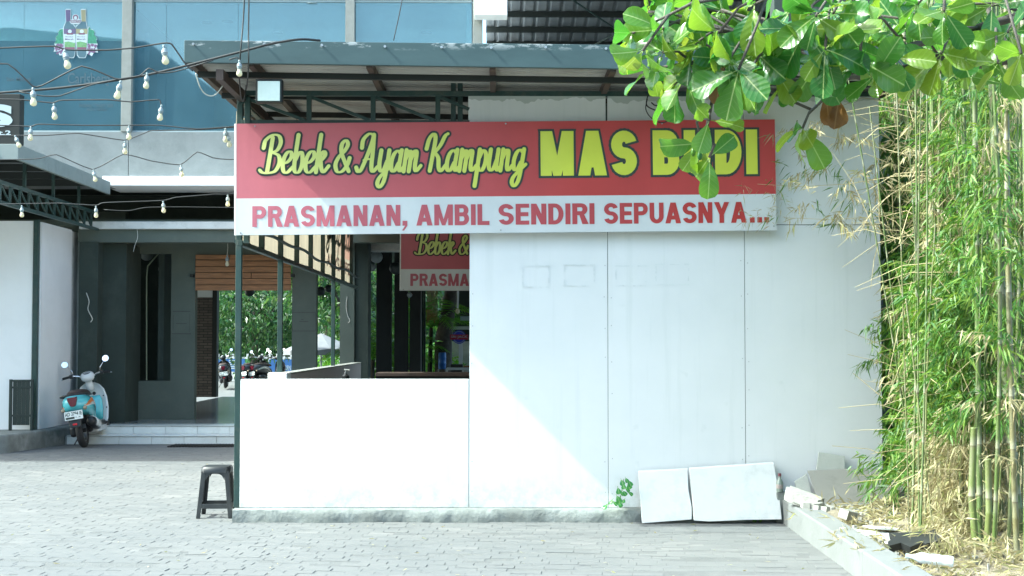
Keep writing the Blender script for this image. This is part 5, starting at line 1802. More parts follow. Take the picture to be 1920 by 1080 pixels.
# ------------------------------------------------------------------ mat, sandals
mt = thing('door_mat', 'black slatted rubber mat lying on the ground before the tiled steps', 'mat', (XP(378, 20.6), 20.6, 0.0))
a, b = XP(322, 20.6), XP(440, 20.6)
for i in range(22):
    x = a + (b - a) * i / 21
    MB().bar((x, 20.42, 0.012), (x + 0.01, 20.92, 0.012), 0.018, 0.014).build('slat', M['rubber'], mt)
for y in (20.44, 20.67, 20.90):
    MB().box(a - .01, b + .02, y - .012, y + .012, 0.0, 0.0052).build('cross_bar', M['rubber'], mt)
for k_, (px, rz) in enumerate(((246, 0.5), (259, -0.3))):
    c = PG(px, 783, 0.264)
    s_ = thing('sandal', ['black rubber sandal on the porch floor, lying nearer the dark column', 'black rubber sandal on the porch floor, lying nearer the passage'][k_], 'sandal', tuple(c), (0, 0, 1.2 + rz), local=True)
    sole = [(0.13 * math.cos(t) + 0.012 * math.sin(2 * t), (0.044 + 0.008 * math.cos(t)) * math.sin(t)) for t in [2 * math.pi * j / 18 for j in range(18)]]
    MB().prism(sole, (0, 0, 0), (1, 0, 0), (0, 1, 0), (0, 0, 0.02)).build('sole', M['rubber'], s_)
    for sy in (-1, 1):
        MB().tube([(0.07, 0, 0.021), (0.03, sy * .025, 0.05), (-0.03, sy * .042, 0.021)], 0.008, 6).build('strap', M['rubber'], s_, smooth='all')

# pump bottle on the low side wall
pb = thing('pump_bottle', 'small soap pump bottle standing by the low pink side wall', 'bottle', (XP(648, 18.9), 18.9, 0.88))
c = P(648, 711, 17.0)
pb.location = (c.x, 17.0, c.z - .05)
ORG[pb.name] = V(pb.location)
c = V(pb.location)
MB().lathe([(0.045, 0), (0.048, 0.02), (0.048, 0.09), (0.02, 0.115)], c, 14).build('bottle', M['blackgloss'], pb, smooth=True)
MB().lathe([(0.018, 0.115), (0.018, 0.135), (0.007, 0.137), (0.007, 0.17)], c, 10).build('collar', M['steel'], pb, smooth=True)
MB().bar(c + V((-.02, 0, .172)), c + V((.05, 0, .166)), 0.016, 0.014).build('spout', M['wirewhite'], pb)
MB().box(c.x - .35, c.x + .12, c.y - .15, c.y + .15, 0.0, c.z).build('wash_stand', M['greywall'], label='plain grey wash stand behind the low kiosk wall', cat='stand', bevel=0.01)

# ------------------------------------------------------------------ string lights
def string_lights(Y, pts, bulbs, label, r=0.0055, Y2=None, group='festoon light strings over the forecourt'):
    Y2 = Y2 or Y
    x0, x1 = pts[0][0], pts[-1][0]
    dep = lambda px: Y + (Y2 - Y) * (px - x0) / (x1 - x0)
    w = [P(px, py, dep(px)) for px, py in pts]
    root = thing('string_lights', label, 'string lights', tuple(w[0]), group=group)
    q = []
    qq = [w[0] * 2 - w[1]] + w + [w[-1] * 2 - w[-2]]
    for i in range(1, len(qq) - 2):
        a, b, c_, d = qq[i - 1], qq[i], qq[i + 1], qq[i + 2]
        for j in range(4):
            t = j / 4
            cr = 0.5 * ((2 * b) + (c_ - a) * t + (2 * a - 5 * b + 4 * c_ - d) * t * t + (3 * b - a - 3 * c_ + d) * t ** 3)
            q.append(cr.lerp(b.lerp(c_, t), 0.6))
    q.append(w[-1])
    MB().tube(q, r, 5).build('cord', M['wire'], root, smooth='all')
    for (px, py, tx) in bulbs:
        bulb_parts(root, P(px, py, dep(px)), 0.92, (tx, random.uniform(-.1, .1), -1))


string_lights(8.6, [(-90, 86), (0, 90), (50, 88), (105, 87), (122, 93), (150, 94), (200, 94), (250, 90), (306, 81), (322, 83), (350, 123), (362, 133)], [(121, 93, 0.22), (307, 84, 0.12)], 'festoon string crossing the bottle sticker, two bulbs')
string_lights(9.1, [(-90, 121), (15, 120), (62, 162), (80, 160), (153, 124), (215, 147), (228, 149)], [(62, 164, 0.07), (227, 151, -0.25)], 'festoon string hanging in a deep zigzag left of the window pier')
string_lights(10.4, [(36, 172), (80, 180), (112, 180), (175, 158), (226, 148), (262, 142), (279, 128), (300, 137), (330, 134), (400, 113)], [(276, 136, -0.05)], 'festoon string with one bulb looped under the thick black cable')
string_lights(10.6, [(-90, 183), (0, 186), (40, 187), (98, 193), (115, 188), (200, 187), (245, 191), (298, 187), (302, 197)], [(101, 194, 0.08), (303, 196, -0.12)], 'festoon string with two bulbs level with the black box sign top')
string_lights(11.9, [(-90, 233), (0, 235), (58, 237), (72, 233), (160, 235), (242, 235), (300, 235), (370, 242), (440, 237), (447, 236)], [(58, 237, 0.0), (242, 235, 0.0), (423, 240, 0.0), (427, 249, 0.12)], 'festoon string in front of the window sill, four bulbs', Y2=11.95)
string_lights(13.0, [(-90, 254), (28, 254), (85, 254), (148, 250), (233, 263), (270, 250), (285, 245), (380, 243), (470, 236)], [(28, 254, 0.45), (234, 264, 0.02)], 'festoon string over the grey concrete band with a tilted bulb')
string_lights(13.9, [(-90, 300), (45, 299), (75, 297), (106, 290), (174, 318), (232, 289), (285, 302), (338, 309), (370, 285), (400, 296), (430, 299), (520, 297)], [(175, 318, 0.2), (339, 309, 0.12)], 'festoon string zigzagging below the concrete band')
string_lights(14.6, [(-90, 385), (41, 382), (110, 381), (180, 385), (195, 380), (305, 376), (330, 370), (380, 366), (400, 364), (427, 364), (520, 358)], [(41, 385, 0.0), (180, 386, 0.0), (306, 377, 0.07), (427, 365, 0.0)], 'lowest festoon string in front of the dark porch recess', r=0.005)
cable('thin_cable', [P(195, 393, 15.2), P(240, 395, 15.2), P(275, 389, 15.2), P(340, 388, 15.2), P(440, 389, 15.2), P(540, 388, 15.2)], 0.004, M['wire'], 'thin grey cable in the dark recess under the lowest bulbs')
cable('power_cable', [P(-90, 182, 10.65), P(0, 174, 10.65), P(120, 164, 10.65), P(226, 149, 10.65), P(300, 135, 10.65), P(440, 100, 10.65), P(505, 83, 10.65), P(560, 74, 10.66), P(600, 76, 10.8)], 0.010, M['wire'], 'thick black cable rising to the kiosk roof edge')
cable('hanging_wire', [P(459, -20, 10.6), P(456, 40, 10.6), P(450, 110, 10.6), P(449, 150, 11.2), P(453, 185, 11.6), P(458, 186, 11.6), P(462, 160, 11.6)], 0.006, M['wire'], 'grey wire dropping past the roof edge to a white loop')
cable('hanging_wire', [P(467, -20, 10.62), P(466, 60, 10.62), P(466, 120, 10.62), P(463, 160, 11.4), P(460, 172, 11.7)], 0.006, M['wire'], 'second grey wire dropping past the roof edge beside the floodlight')
cable('hanging_wire', [P(367, 138, 10.8), P(376, 165, 11.0), P(388, 178, 11.1), P(403, 178, 11.2), P(418, 160, 11.3), P(428, 140, 11.3)], 0.005, M['wirewhite'], 'pale looped wire hanging beneath the left roof corner')
cable('stay_wire', [P(757, -15, 10.7), P(748, 30, 10.7), P(738, 76, 10.72)], 0.004, M['wire'], 'thin straight wire slanting down to the top of the roof edge')
cable('string_light_bulb_lead', [P(430, 112, 10.62), P(444, 108, 10.62), P(449, 113, 10.62)], 0.006, M['wire'], 'short black lead of the bulb on the roof edge')
eb = thing('roof_edge_bulb', 'single festoon bulb hanging in front of the kiosk roof edge', 'lamp', tuple(P(449, 146, 10.62)))
bulb_parts(eb, P(449, 112, 10.62), 0.95)
cable('coiled_wire', [P(1228, 172, 11.98), P(1216, 178, 11.98), P(1212, 195, 11.98), P(1220, 203, 11.97), P(1240, 209, 11.97), P(1252, 203, 11.97), P(1248, 195, 11.98), P(1230, 198, 11.98), P(1221, 192, 11.98)], 0.006, M['wire'], 'coiled black wire hanging above the banner beside the leaves')
cable('coiled_wire', [P(1214, 185, 11.85), P(1211, 205, 11.85), P(1222, 222, 11.85), P(1240, 230, 11.85), P(1255, 225, 11.85), P(1262, 215, 11.85)], 0.005, M['wire'], 'loop of black wire drooping over the banner top edge')
# ------------------------------------------------------------------ leaves
def leaf_material(name, cols, tcols, vein=(0.45, 0.55, 0.22), rough=0.27, trans=0.36, big=True, rnd='obj'):
    m, nt, out = newmat(name)
    b = nt.nodes.new('ShaderNodeBsdfPrincipled')
    if rnd == 'obj':
        src = nt.nodes.new('ShaderNodeObjectInfo').outputs['Random']
    else:
        src = nt.nodes.new('ShaderNodeNewGeometry').outputs['Random Per Island']
    n_ = len(cols)
    c = ramp(nt, src, [(i / max(n_ - 1, 1), k_) for i, k_ in enumerate(cols)])
    t_ = ramp(nt, src, [(i / max(n_ - 1, 1), k_) for i, k_ in enumerate(tcols)])
    if big:
        tc = nt.nodes.new('ShaderNodeTexCoord')
        sep = nt.nodes.new('ShaderNodeSeparateXYZ')
        nt.links.new(tc.outputs['Object'], sep.inputs[0])
        ab = N(nt, 'ShaderNodeMath', operation='ABSOLUTE')
        nt.links.new(sep.outputs[0], ab.inputs[0])
        mid = ramp(nt, ab.outputs[0], [(0.0010, (1, 1, 1)), (0.0034, (0, 0, 0))])
        # side veins: stripes across y - 0.8|x|
        ma = N(nt, 'ShaderNodeMath', operation='MULTIPLY_ADD')
        nt.links.new(ab.outputs[0], ma.inputs[0])
        ma.inputs[1].default_value = -0.75
        nt.links.new(sep.outputs[1], ma.inputs[2])
        ms = N(nt, 'ShaderNodeMath', operation='MULTIPLY')
        nt.links.new(ma.outputs[0], ms.inputs[0])
        ms.inputs[1].default_value = 260.0
        sn = N(nt, 'ShaderNodeMath', operation='SINE')
        nt.links.new(ms.outputs[0], sn.inputs[0])
        sv = ramp(nt, sn.outputs[0], [(0.93, (0, 0, 0)), (0.995, (0.16, 0.16, 0.16))])
        mxx = mixc(nt, 1.0, mid, sv, 'LIGHTEN')
        c = mixc(nt, mxx, c, vein)
        bl = ramp(nt, noise(nt, 26, 5, 0.6), [(0.62, (0, 0, 0)), (0.8, (0.5,) * 3)])
        c = mixc(nt, bl, c, (0.20, 0.26, 0.05))
        bp = N(nt, 'ShaderNodeBump', Strength=0.12, Distance=0.003)
        nt.links.new(sn.outputs[0], bp.inputs['Height'])
        nt.links.new(bp.outputs[0], b.inputs['Normal'])
    nt.links.new(c, b.inputs['Base Color'])
    b.inputs['Roughness'].default_value = rough
    t = nt.nodes.new('ShaderNodeBsdfTranslucent')
    nt.links.new(t_, t.inputs[0])
    mx = nt.nodes.new('ShaderNodeMixShader')
    mx.inputs[0].default_value = trans
    nt.links.new(b.outputs[0], mx.inputs[1])
    nt.links.new(t.outputs[0], mx.inputs[2])
    nt.links.new(mx.outputs[0], out.inputs[0])
    return m


M['leaf'] = leaf_material('broad_leaf', [(0.028, 0.105, 0.028), (0.042, 0.14, 0.028), (0.075, 0.18, 0.024), (0.13, 0.22, 0.02)],
                          [(0.10, 0.34, 0.03), (0.18, 0.42, 0.03), (0.28, 0.48, 0.03), (0.42, 0.52, 0.05)])
M['deadleaf'] = leaf_material('dead_broad_leaf', [(0.15, 0.07, 0.02), (0.20, 0.11, 0.03)], [(0.30, 0.13, 0.03), (0.30, 0.16, 0.04)], vein=(0.4, 0.25, 0.1), rough=0.5)
M['bark'] = mat('grey_brown_bark', (0.085, 0.075, 0.062), 0.85, 0.3, 14, (0.16, 0.15, 0.13), 0.5, 20, 0.5, 60)


def broad_leaf_mesh(L, W, fold, curl, wav, m_):
    TS = [0, .10, .25, .42, .58, .74, .87, .955, 1.0]
    ns, nw = len(TS) - 1, 4
    vs, fs = [], []
    for i in range(ns + 1):
        t = TS[i]
        # obovate: narrow base, broad and blunt towards the tip
        w = W * 1.22 * (t ** .82) * math.sqrt(max(1 - t ** 5, 0)) + 0.002
        y = L * t
        z0 = curl * L * (t * t) * -1.0
        for j in range(nw + 1):
            u = -1 + 2 * j / nw
            x = u * w
            z = z0 + fold * abs(x) + wav * W * math.sin(t * 9 + u * 2.0) * abs(u) ** 2
            vs.append((x, y + 0.02, z))
    for i in range(ns):
        for j in range(nw):
            a = i * (nw + 1) + j
            fs.append((a, a + 1, a + nw + 2, a + nw + 1))
    # petiole
    b = len(vs)
    for k_, y in enumerate((0.0, 0.022)):
        for j in range(3):
            a = 2 * math.pi * j / 3
            vs.append((0.0028 * math.cos(a), y, 0.0028 * math.sin(a) - 0.001))
    for j in range(3):
        fs.append((b + j, b + (j + 1) % 3, b + 3 + (j + 1) % 3, b + 3 + j))
    me = bpy.data.meshes.new('leaf')
    me.from_pydata(vs, [], fs)
    me.materials.append(m_)
    me.polygons.foreach_set('use_smooth', [True] * len(me.polygons))
    me.update()
    return me


lm = [broad_leaf_mesh(random.uniform(.9, 1.1) * .175, random.uniform(.95, 1.2) * .062, random.uniform(.05, .5), random.uniform(-.12, .45), random.uniform(.03, .22), M['leaf']) for _ in range(14)]
ldead = [broad_leaf_mesh(.15, .045, .7, .5, .35, M['deadleaf']), broad_leaf_mesh(.14, .042, .5, .4, .35, M['deadleaf'])]


def leaf_matrix(base, d, up, scale):
    d = V(d).normalized()
    up = V(up)
    x = d.cross(up)
    if x.length < 1e-4: x = d.cross(V((1, 0.2, 0.1)))
    x.normalize()
    z = x.cross(d)
    mt_ = Matrix((x, d, z)).transposed().to_4x4()
    return Matrix.Translation(V(base)) @ mt_ @ Matrix.Scale(scale, 4)


tree = thing('almond_tree', 'broad-leaved tropical almond tree reaching over the banner from the planter', 'tree', (3.75, 6.9, 0.1))
O_ = ORG[tree.name]
tk = [V((3.75, 6.9, 0.1)), V((3.72, 6.88, 1.2)), V((3.66, 6.85, 2.4)), V((3.62, 6.8, 3.3)), V((3.7, 6.85, 4.6)), V((3.75, 6.9, 6.0))]
MB().tube(tk, [0.15, 0.125, 0.11, 0.10, 0.08, 0.04], 14).build('trunk', M['bark'], tree, smooth='all')
br_defs = [
    [V((3.62, 6.8, 3.0)), P(1990, 14, 6.7), P(1900, 33, 6.6), P(1800, 62, 6.6), P(1700, 88, 6.5), P(1640, 100, 6.5), P(1560, 95, 6.45), P(1480, 75, 6.4), P(1380, 60, 6.3), P(1280, 40, 6.2)],
    [V((3.62, 6.8, 2.9)), P(2000, 80, 6.9), P(1900, 95, 6.9), P(1810, 103, 6.85), P(1740, 117, 6.8), P(1660, 135, 6.7), P(1560, 150, 6.6), P(1460, 150, 6.5), P(1360, 120, 6.4), P(1270, 120, 6.3)],
    [V((3.62, 6.8, 2.8)), P(2000, 118, 7.1), P(1900, 112, 7.1), P(1800, 130, 7.05), P(1700, 137, 7.0), P(1600, 160, 6.9), P(1540, 190, 6.8), P(1515, 215, 6.8)],
    [V((3.64, 6.8, 3.2)), P(1960, -60, 6.4), P(1820, -55, 6.3), P(1660, -35, 6.2), P(1520, -20, 6.1), P(1400, -12, 6.0), P(1300, 5, 6.0), P(1230, 40, 6.0)],
    [P(1360, 125, 6.4), P(1335, 190, 6.35), P(1325, 240, 6.3), P(1318, 280, 6.3)],
]
bpts = []
for bd in br_defs:
    n_ = len(bd)
    MB().tube(bd, [0.026 - 0.021 * i / (n_ - 1) if bd is not br_defs[4] else 0.008 for i in range(n_)], 8).build('branch', M['bark'], tree, smooth='all')
    for a, b in zip(bd[:-1], bd[1:]):
        for t in (0, .33, .66): bpts.append(a.lerp(b, t))
ros = [(1185, 62, 5), (1216, 22, 6), (1243, 98, 6), (1266, 42, 6), (1264, 160, 6), (1302, 14, 6), (1303, 82, 6), (1292, 128, 5), (1347, 62, 6), (1352, 18, 6), (1367, 112, 6), (1316, 268, 5), (1330, 295, 3),
       (1330, 225, 3), (1397, 24, 6), (1402, 92, 6), (1425, 145, 6), (1432, 55, 6), (1440, 150, 4), (1467, 95, 6), (1482, 20, 6), (1507, 58, 6), (1508, 132, 6), (1505, 240, 5), (1547, 92, 6), (1562, 25, 6),
       (1566, 160, 4), (1602, 72, 5), (1612, 112, 5), (1642, 140, 4), (1652, 30, 4), (1742, 52, 5), (1765, 100, 5), (1802, 8, 5), (1812, 112, 4), (1848, 55, 4), (1872, 118, 4), (1900, 12, 5), (1885, 158, 3), (1700, 22, 3), (1222, 130, 4), (1330, 35, 6), (1385, 130, 5), (1450, 125, 5), (1530, 30, 5), (1588, 130, 4), (1625, 20, 5), (1690, 55, 5), (1720, 8, 5), (1770, 20, 5), (1790, 70, 5), (1830, 88, 4), (1860, 10, 5), (1890, 60, 5), (1915, 100, 4), (1680, 110, 4), (1735, 130, 3), (1575, 55, 5), (1640, 75, 5), (1415, 8, 5), (1445, 80, 5), (1320, 60, 5), (1280, 70, 5), (1205, 95, 4), (1260, 15, 5), (1375, 45, 5), (1350, 90, 5), (1420, 100, 5), (1490, 75, 5), (1535, 115, 5), (1400, 140, 4), (1325, 150, 4), (1470, 150, 4), (1585, 15, 5), (1665, 60, 4), (1325, 100, 5), (1240, 55, 5)]
extra = []
nleaf = 0
twigs = []


def rosette(tip, nl, outdir, big=False, sink=None, sc=1.0):
    global nleaf
    ax = (outdir + V((0, 0, -0.1)) + V((random.gauss(0, .3), random.gauss(0, .3), random.gauss(0, .25)))).normalized()
    s = ax.cross(V((0, 0, 1))).normalized()
    t = ax.cross(s)
    ph = random.random() * 6.28
    for k_ in range(nl):
        a = ph + 2 * math.pi * k_ / nl + random.gauss(0, .25)
        rad = s * math.cos(a) + t * math.sin(a)
        d = (ax * random.uniform(.15, .75) + rad + V((0, 0, random.uniform(-0.75, 0.10)))).normalized()
        up = (V((-0.45, -0.35, 0.8)) * 0.8 + ax * 0.5 - rad * 0.3 + V((random.gauss(0, .45), random.gauss(0, .45), random.gauss(0, .3))))
        mtx = leaf_matrix(tip + d * 0.008, d, up, sc * random.uniform(.72, 1.18) * (1.0 if k_ < 6 else .7))
        if sink is None:
            o = bpy.data.objects.new('leaf', random.choice(lm))
            col.objects.link(o)
            o.parent = tree
            o.matrix_local = Matrix.Translation(-O_) @ mtx
            nleaf += 1
        else:
            me = random.choice(lm)
            sink.add([mtx @ v.co for v in me.vertices], [tuple(p.vertices) for p in me.polygons])


for (px, py, nl) in ros:
    Y = random.uniform(5.9, 6.9)
    tip = P(px, py, Y)
    near_ = min(bpts, key=lambda q: (q - tip - V((.22, .05, .0))).length)
    od = (tip - near_)
    od = od.normalized() if od.length > 0.05 else V((-1, 0, 0))
    midp = near_.lerp(tip, .55) + V((random.gauss(0, .02), random.gauss(0, .02), .03))
    MB().tube([near_, midp, tip], [0.008, 0.0065, 0.007], 6).build('twig', M['bark'], tree, smooth='all')
    rosette(tip, nl, od, sc=0.85 if nl < 5 else 1.0)
sink = MB()
tw = MB()
for _ in range(34):
    c = V((random.uniform(1.2, 5.2), random.uniform(5.4, 8.4), random.uniform(3.5, 6.2)))
    px = 937 + c.x / c.y * FOC
    py = 642 - (c.z - 1.57) / c.y * FOC
    if py > -90 and px < 2010: continue
    cen = min(tk[2:] + bpts, key=lambda q: (q - c).length)
    tw.tube([cen, cen.lerp(c, .5) + V((0, 0, .06)), c], [0.016, 0.011, 0.007], 5)
    rosette(c, 6, (c - cen).normalized(), sink=sink)
sink.build('leaf', M['leaf'], tree, smooth='all', kind='stuff')
tw.build('twig', M['bark'], tree, kind='stuff')
for (px, py, Y, dx, i) in ((1563, 172, 6.5, .25, 0), (1575, 178, 6.5, -.2, 1), (1548, 168, 6.52, .1, 0), (1352, 118, 6.25, .15, 1), (1358, 125, 6.2, -.3, 0)):
    o = bpy.data.objects.new('leaf', ldead[i])
    col.objects.link(o)
    o.parent = tree
    o.matrix_local = Matrix.Translation(-O_) @ leaf_matrix(P(px, py, Y), V((dx, 0.05, -1)), V((-.3, -1, .2)), 1.0)
    o['label'] = 'withered orange-brown leaf'
# buds
for (px, py, Y) in ((1300, 285, 6.28), (1312, 292, 6.27), (1415, 185, 6.5), (1405, 205, 6.5), (1545, 80, 6.4)):
    MB().sphere(P(px, py, Y), 0.016, 8, 7, (.75, .75, 1.35)).build('bud', M['leaf'], tree, smooth='all')

# ------------------------------------------------------------------ bamboo
def blade_cloud(anchor_pts, dirs, n_each, L, W, droop, spread, seed):
    """lance-shaped blades fanned along twigs; returns vertex and face arrays"""
    g = np.random.default_rng(seed)
    A = np.repeat(np.array(anchor_pts), n_each, 0)
    D = np.repeat(np.array(dirs), n_each, 0)
    n_ = len(A)
    s = g.random(n_)[:, None]
    base = A + D * s * 0.30 + g.normal(0, .012, (n_, 3))
    d = D * 0.6 + g.normal(0, spread, (n_, 3)) + np.array([0, 0, -droop])
    d /= np.linalg.norm(d, axis=1)[:, None]
    r_ = g.normal(0, 1, (n_, 3))
    side = np.cross(d, r_)
    side /= np.linalg.norm(side, axis=1)[:, None]
    l = (L * (0.55 + 0.75 * g.random(n_)))[:, None]
    w = (W * (0.7 + 0.6 * g.random(n_)))[:, None]
    nrm = np.cross(side, d)
    v0 = base
    v1 = base + d * l * .35 + side * w * .5
    v2 = base + d * l + np.array([0, 0, -1]) * l * 0.14
    v3 = base + d * l * .35 - side * w * .5
    vs = np.stack([v0, v1, v2, v3], 1).reshape(-1, 3)
    return vs


def blades_object(name, vs, m_, parent):
    o0 = np.array(ORG[parent.name])
    k_ = len(vs) // 4
    me = bpy.data.meshes.new(name)
    vs = vs - o0
    me.vertices.add(len(vs))
    me.vertices.foreach_set('co', vs.astype(np.float32).ravel())
    me.loops.add(len(vs))
    me.loops.foreach_set('vertex_index', np.arange(len(vs), dtype=np.int32))
    me.polygons.add(k_)
    me.polygons.foreach_set('loop_start', np.arange(0, len(vs), 4, dtype=np.int32))
    me.polygons.foreach_set('loop_total', np.full(k_, 4, dtype=np.int32))
    me.materials.append(m_)
    me.update(calc_edges=True)
    o = bpy.data.objects.new(name, me)
    col.objects.link(o)
    if parent is not None:
        o.parent = parent
        ORG[o.name] = ORG[parent.name]
    return o


M['bgreen'] = leaf_material('bamboo_leaf', [(0.028, 0.085, 0.016), (0.055, 0.15, 0.022), (0.10, 0.21, 0.028), (0.19, 0.27, 0.05)], [(0.10, 0.28, 0.02), (0.17, 0.36, 0.03), (0.26, 0.42, 0.035), (0.38, 0.46, 0.06)], big=False, rnd='island', rough=0.5, trans=0.28)
M['bdry'] = leaf_material('dry_bamboo_leaf', [(0.26, 0.22, 0.11), (0.36, 0.31, 0.17), (0.44, 0.39, 0.24), (0.28, 0.29, 0.10)], [(0.45, 0.38, 0.18), (0.5, 0.44, 0.22), (0.55, 0.5, 0.3), (0.45, 0.48, 0.15)], big=False, rnd='island', rough=0.6, trans=0.3)
m, nt, out = newmat('bamboo_culm')
bs = nt.nodes.new('ShaderNodeBsdfPrincipled')
tc = nt.nodes.new('ShaderNodeTexCoord')
sep = nt.nodes.new('ShaderNodeSeparateXYZ')
nt.links.new(tc.outputs['Object'], sep.inputs[0])
oi = nt.nodes.new('ShaderNodeObjectInfo')
c = ramp(nt, oi.outputs['Random'], [(0.0, (0.06, 0.10, 0.022)), (0.4, (0.10, 0.15, 0.035)), (0.75, (0.15, 0.18, 0.055)), (1.0, (0.16, 0.135, 0.07))])
pw = ramp(nt, noise(nt, 5, 6, 0.7, stretch=(3, 3, 0.8)), [(0.46, (0, 0, 0)), (0.62, (0.8,) * 3)])
c = mixc(nt, pw, c, (0.18, 0.185, 0.11))
mo = N(nt, 'ShaderNodeMath', operation='MULTIPLY')
mo.inputs[1].default_value = 1 / 0.34
nt.links.new(sep.outputs[2], mo.inputs[0])
fr_ = N(nt, 'ShaderNodeMath', operation='FRACT')
nt.links.new(mo.outputs[0], fr_.inputs[0])
nd = ramp(nt, fr_.outputs[0], [(0.0, (0.75,) * 3), (0.10, (0.55,) * 3), (0.20, (0, 0, 0)), (0.93, (0, 0, 0))])
c = mixc(nt, nd, c, (0.28, 0.28, 0.20))
dk_ = ramp(nt, fr_.outputs[0], [(0.955, (0, 0, 0)), (0.985, (0.8,) * 3)])
c = mixc(nt, dk_, c, (0.12, 0.10, 0.06))
nt.links.new(c, bs.inputs['Base Color'])
bs.inputs['Roughness'].default_value = 0.45
nt.links.new(bs.outputs[0], out.inputs[0])
M['culm'] = m


def culm(root, b, t, r0, r1, name='culm'):
    b, t = V(b), V(t)
    L = (t - b).length
    pts, rs = [], []
    n_ = max(2, int(L / 0.34))
    bend = V((random.gauss(0, .05), random.gauss(0, .05), 0))
    for i in range(n_ + 1):
        f = i / n_
        for (df, k_) in ((-0.012, 1.0), (0.0, 1.13), (0.014, 1.0)):
            ff = min(max(f + df * 0.34 / 0.34 / max(L / 0.9, 1), 0), 1)
            pts.append(b.lerp(t, ff) + bend * math.sin(ff * math.pi) * L * .25)
            rs.append((r0 + (r1 - r0) * ff) * k_)
    return MB().tube(pts, rs, 9).build(name, M['culm'], root, smooth='all')


bamA = thing('bamboo_clump', 'sunlit bamboo clump with straw-coloured dry leaves growing in the planter', 'bamboo', (4.2, 10.4, 0.2))
bamB = thing('bamboo_clump', 'shaded green bamboo clump growing close behind the end of the white wall', 'bamboo', (4.6, 13.6, 0.1))
# (pixel foot x, foot y, pixel top x, distance at the foot, radius) of the culms one can tell apart
cl = [(1838, 1085, 1822, 9.2, .026), (1862, 1090, 1848, 8.9, .018), (1916, 1060, 1858, 9.3, .044), (1908, 1080, 1886, 8.8, .026), (1888, 1075, 1905, 9.0, .018), (1785, 1010, 1768, 10.3, .019),
      (1745, 990, 1748, 10.9, .026), (1758, 1000, 1738, 10.7, .014), (1812, 1040, 1800, 9.8, .018), (1872, 1050, 1876, 9.6, .024), (1925, 1090, 1915, 8.6, .03), (1945, 1080, 1930, 9.0, .03),
      (1800, 1020, 1835, 10.0, .012), (1850, 1010, 1872, 10.2, .020), (1770, 1000, 1790, 10.6, .012), (1895, 1000, 1850, 10.6, .028), (1930, 1000, 1900, 10.5, .03), (1880, 990, 1925, 11.0, .024), (1822, 1000, 1815, 10.8, .020)]
for (fx, fy, tx, Y, r_) in cl:
    b = P(fx, fy, Y)
    b.z = 0.08
    t = P(tx, random.uniform(-150, -20), Y + random.uniform(-.2, .5))
    culm(bamA, b, t, r_ * .78, r_ * .62)
for (fx, Y, zt, r_) in ((1832, 9.1, 1.0, .024), (1815, 9.6, 1.2, .017), (1846, 9.0, .8, .022), (1806, 9.9, .7, .02)):
    b = P(fx, 1000, Y)
    b.z = .08
    culm(bamA, b, (b.x + random.uniform(-.06, .04), b.y, zt), r_, r_ * .95, 'cut_culm')
for i in range(20):
    px = random.uniform(1668, 1900) if i > 4 else (1692, 1702, 1716, 1740, 1680)[i]
    Y = random.uniform(12.5, 15.5) if i > 4 else (12.9, 13.0, 12.6, 12.5, 13.6)[i]
    b = P(px, 900, Y)
    b.z = 0.05
    t = P(px + random.uniform(-25, 25), -120, Y + random.uniform(-.3, .6))
    culm(bamB, b, t, random.uniform(.02, .036), .018)


for i in range(44):
    px = random.uniform(1700, 1935)
    Y = random.uniform(9.2, 11.6)
    b = P(px, 1000, Y)
    b.z = .08
    t = P(px + random.gauss(-10, 55), random.choice((-120, -60, 200, 420, 560)), Y + random.uniform(-.3, .3))
    culm(bamA, b, t, random.uniform(.004, .010), random.uniform(.003, .006), 'thin_culm')


def twigs(n_, px0, px1, py0, py1, Y0, Y1, dz=-.25, seed=1, lim=None):
    g = random.Random(seed)
    a, d = [], []
    while len(a) < n_:
        px, py, Y = g.uniform(px0, px1), g.uniform(py0, py1), g.uniform(Y0, Y1)
        if lim and not lim(px, py, Y): continue
        p = P(px, py, Y)
        if p.z < 0.12: continue
        a.append(tuple(p))
        v = V((g.gauss(-.25, .8), g.gauss(-.2, .7), g.gauss(dz, .5))).normalized()
        d.append(tuple(v))
    return a, d


wall_ok = lambda px, py, Y: not (Y > 11.95 and px < 1662)
GA, GD = [], []
for args in ((760, 1740, 1880, 480, 800, 9.6, 11.5, -.35, 11), (170, 1692, 1760, 470, 870, 11.0, 11.9, -.4, 12), (120, 1820, 1950, 60, 760, 8.6, 9.6, -.35, 19), (520, 1770, 1945, -20, 450, 9.8, 11.9, -.3, 13), (330, 1790, 1940, 400, 800, 9.2, 11.8, -.3, 14), (90, 1700, 1800, 760, 900, 10.4, 11.6, -.3, 15), (9, 1650, 1680, 600, 720, 11.3, 11.8, -.4, 16), (14, 1650, 1690, 850, 890, 10.8, 11.3, -.3, 17), (90, 1710, 1790, 250, 520, 11, 11.9, -.3, 18)):
    a, d = twigs(*args[:7], dz=args[7], seed=args[8], lim=wall_ok)
    GA += a
    GD += d
o = blades_object('green_foliage', blade_cloud(GA, GD, 25, .110, .0135, .45, .42, 3), M['bgreen'], bamA)
tag(o, kind='stuff')
DA, DD = [], []
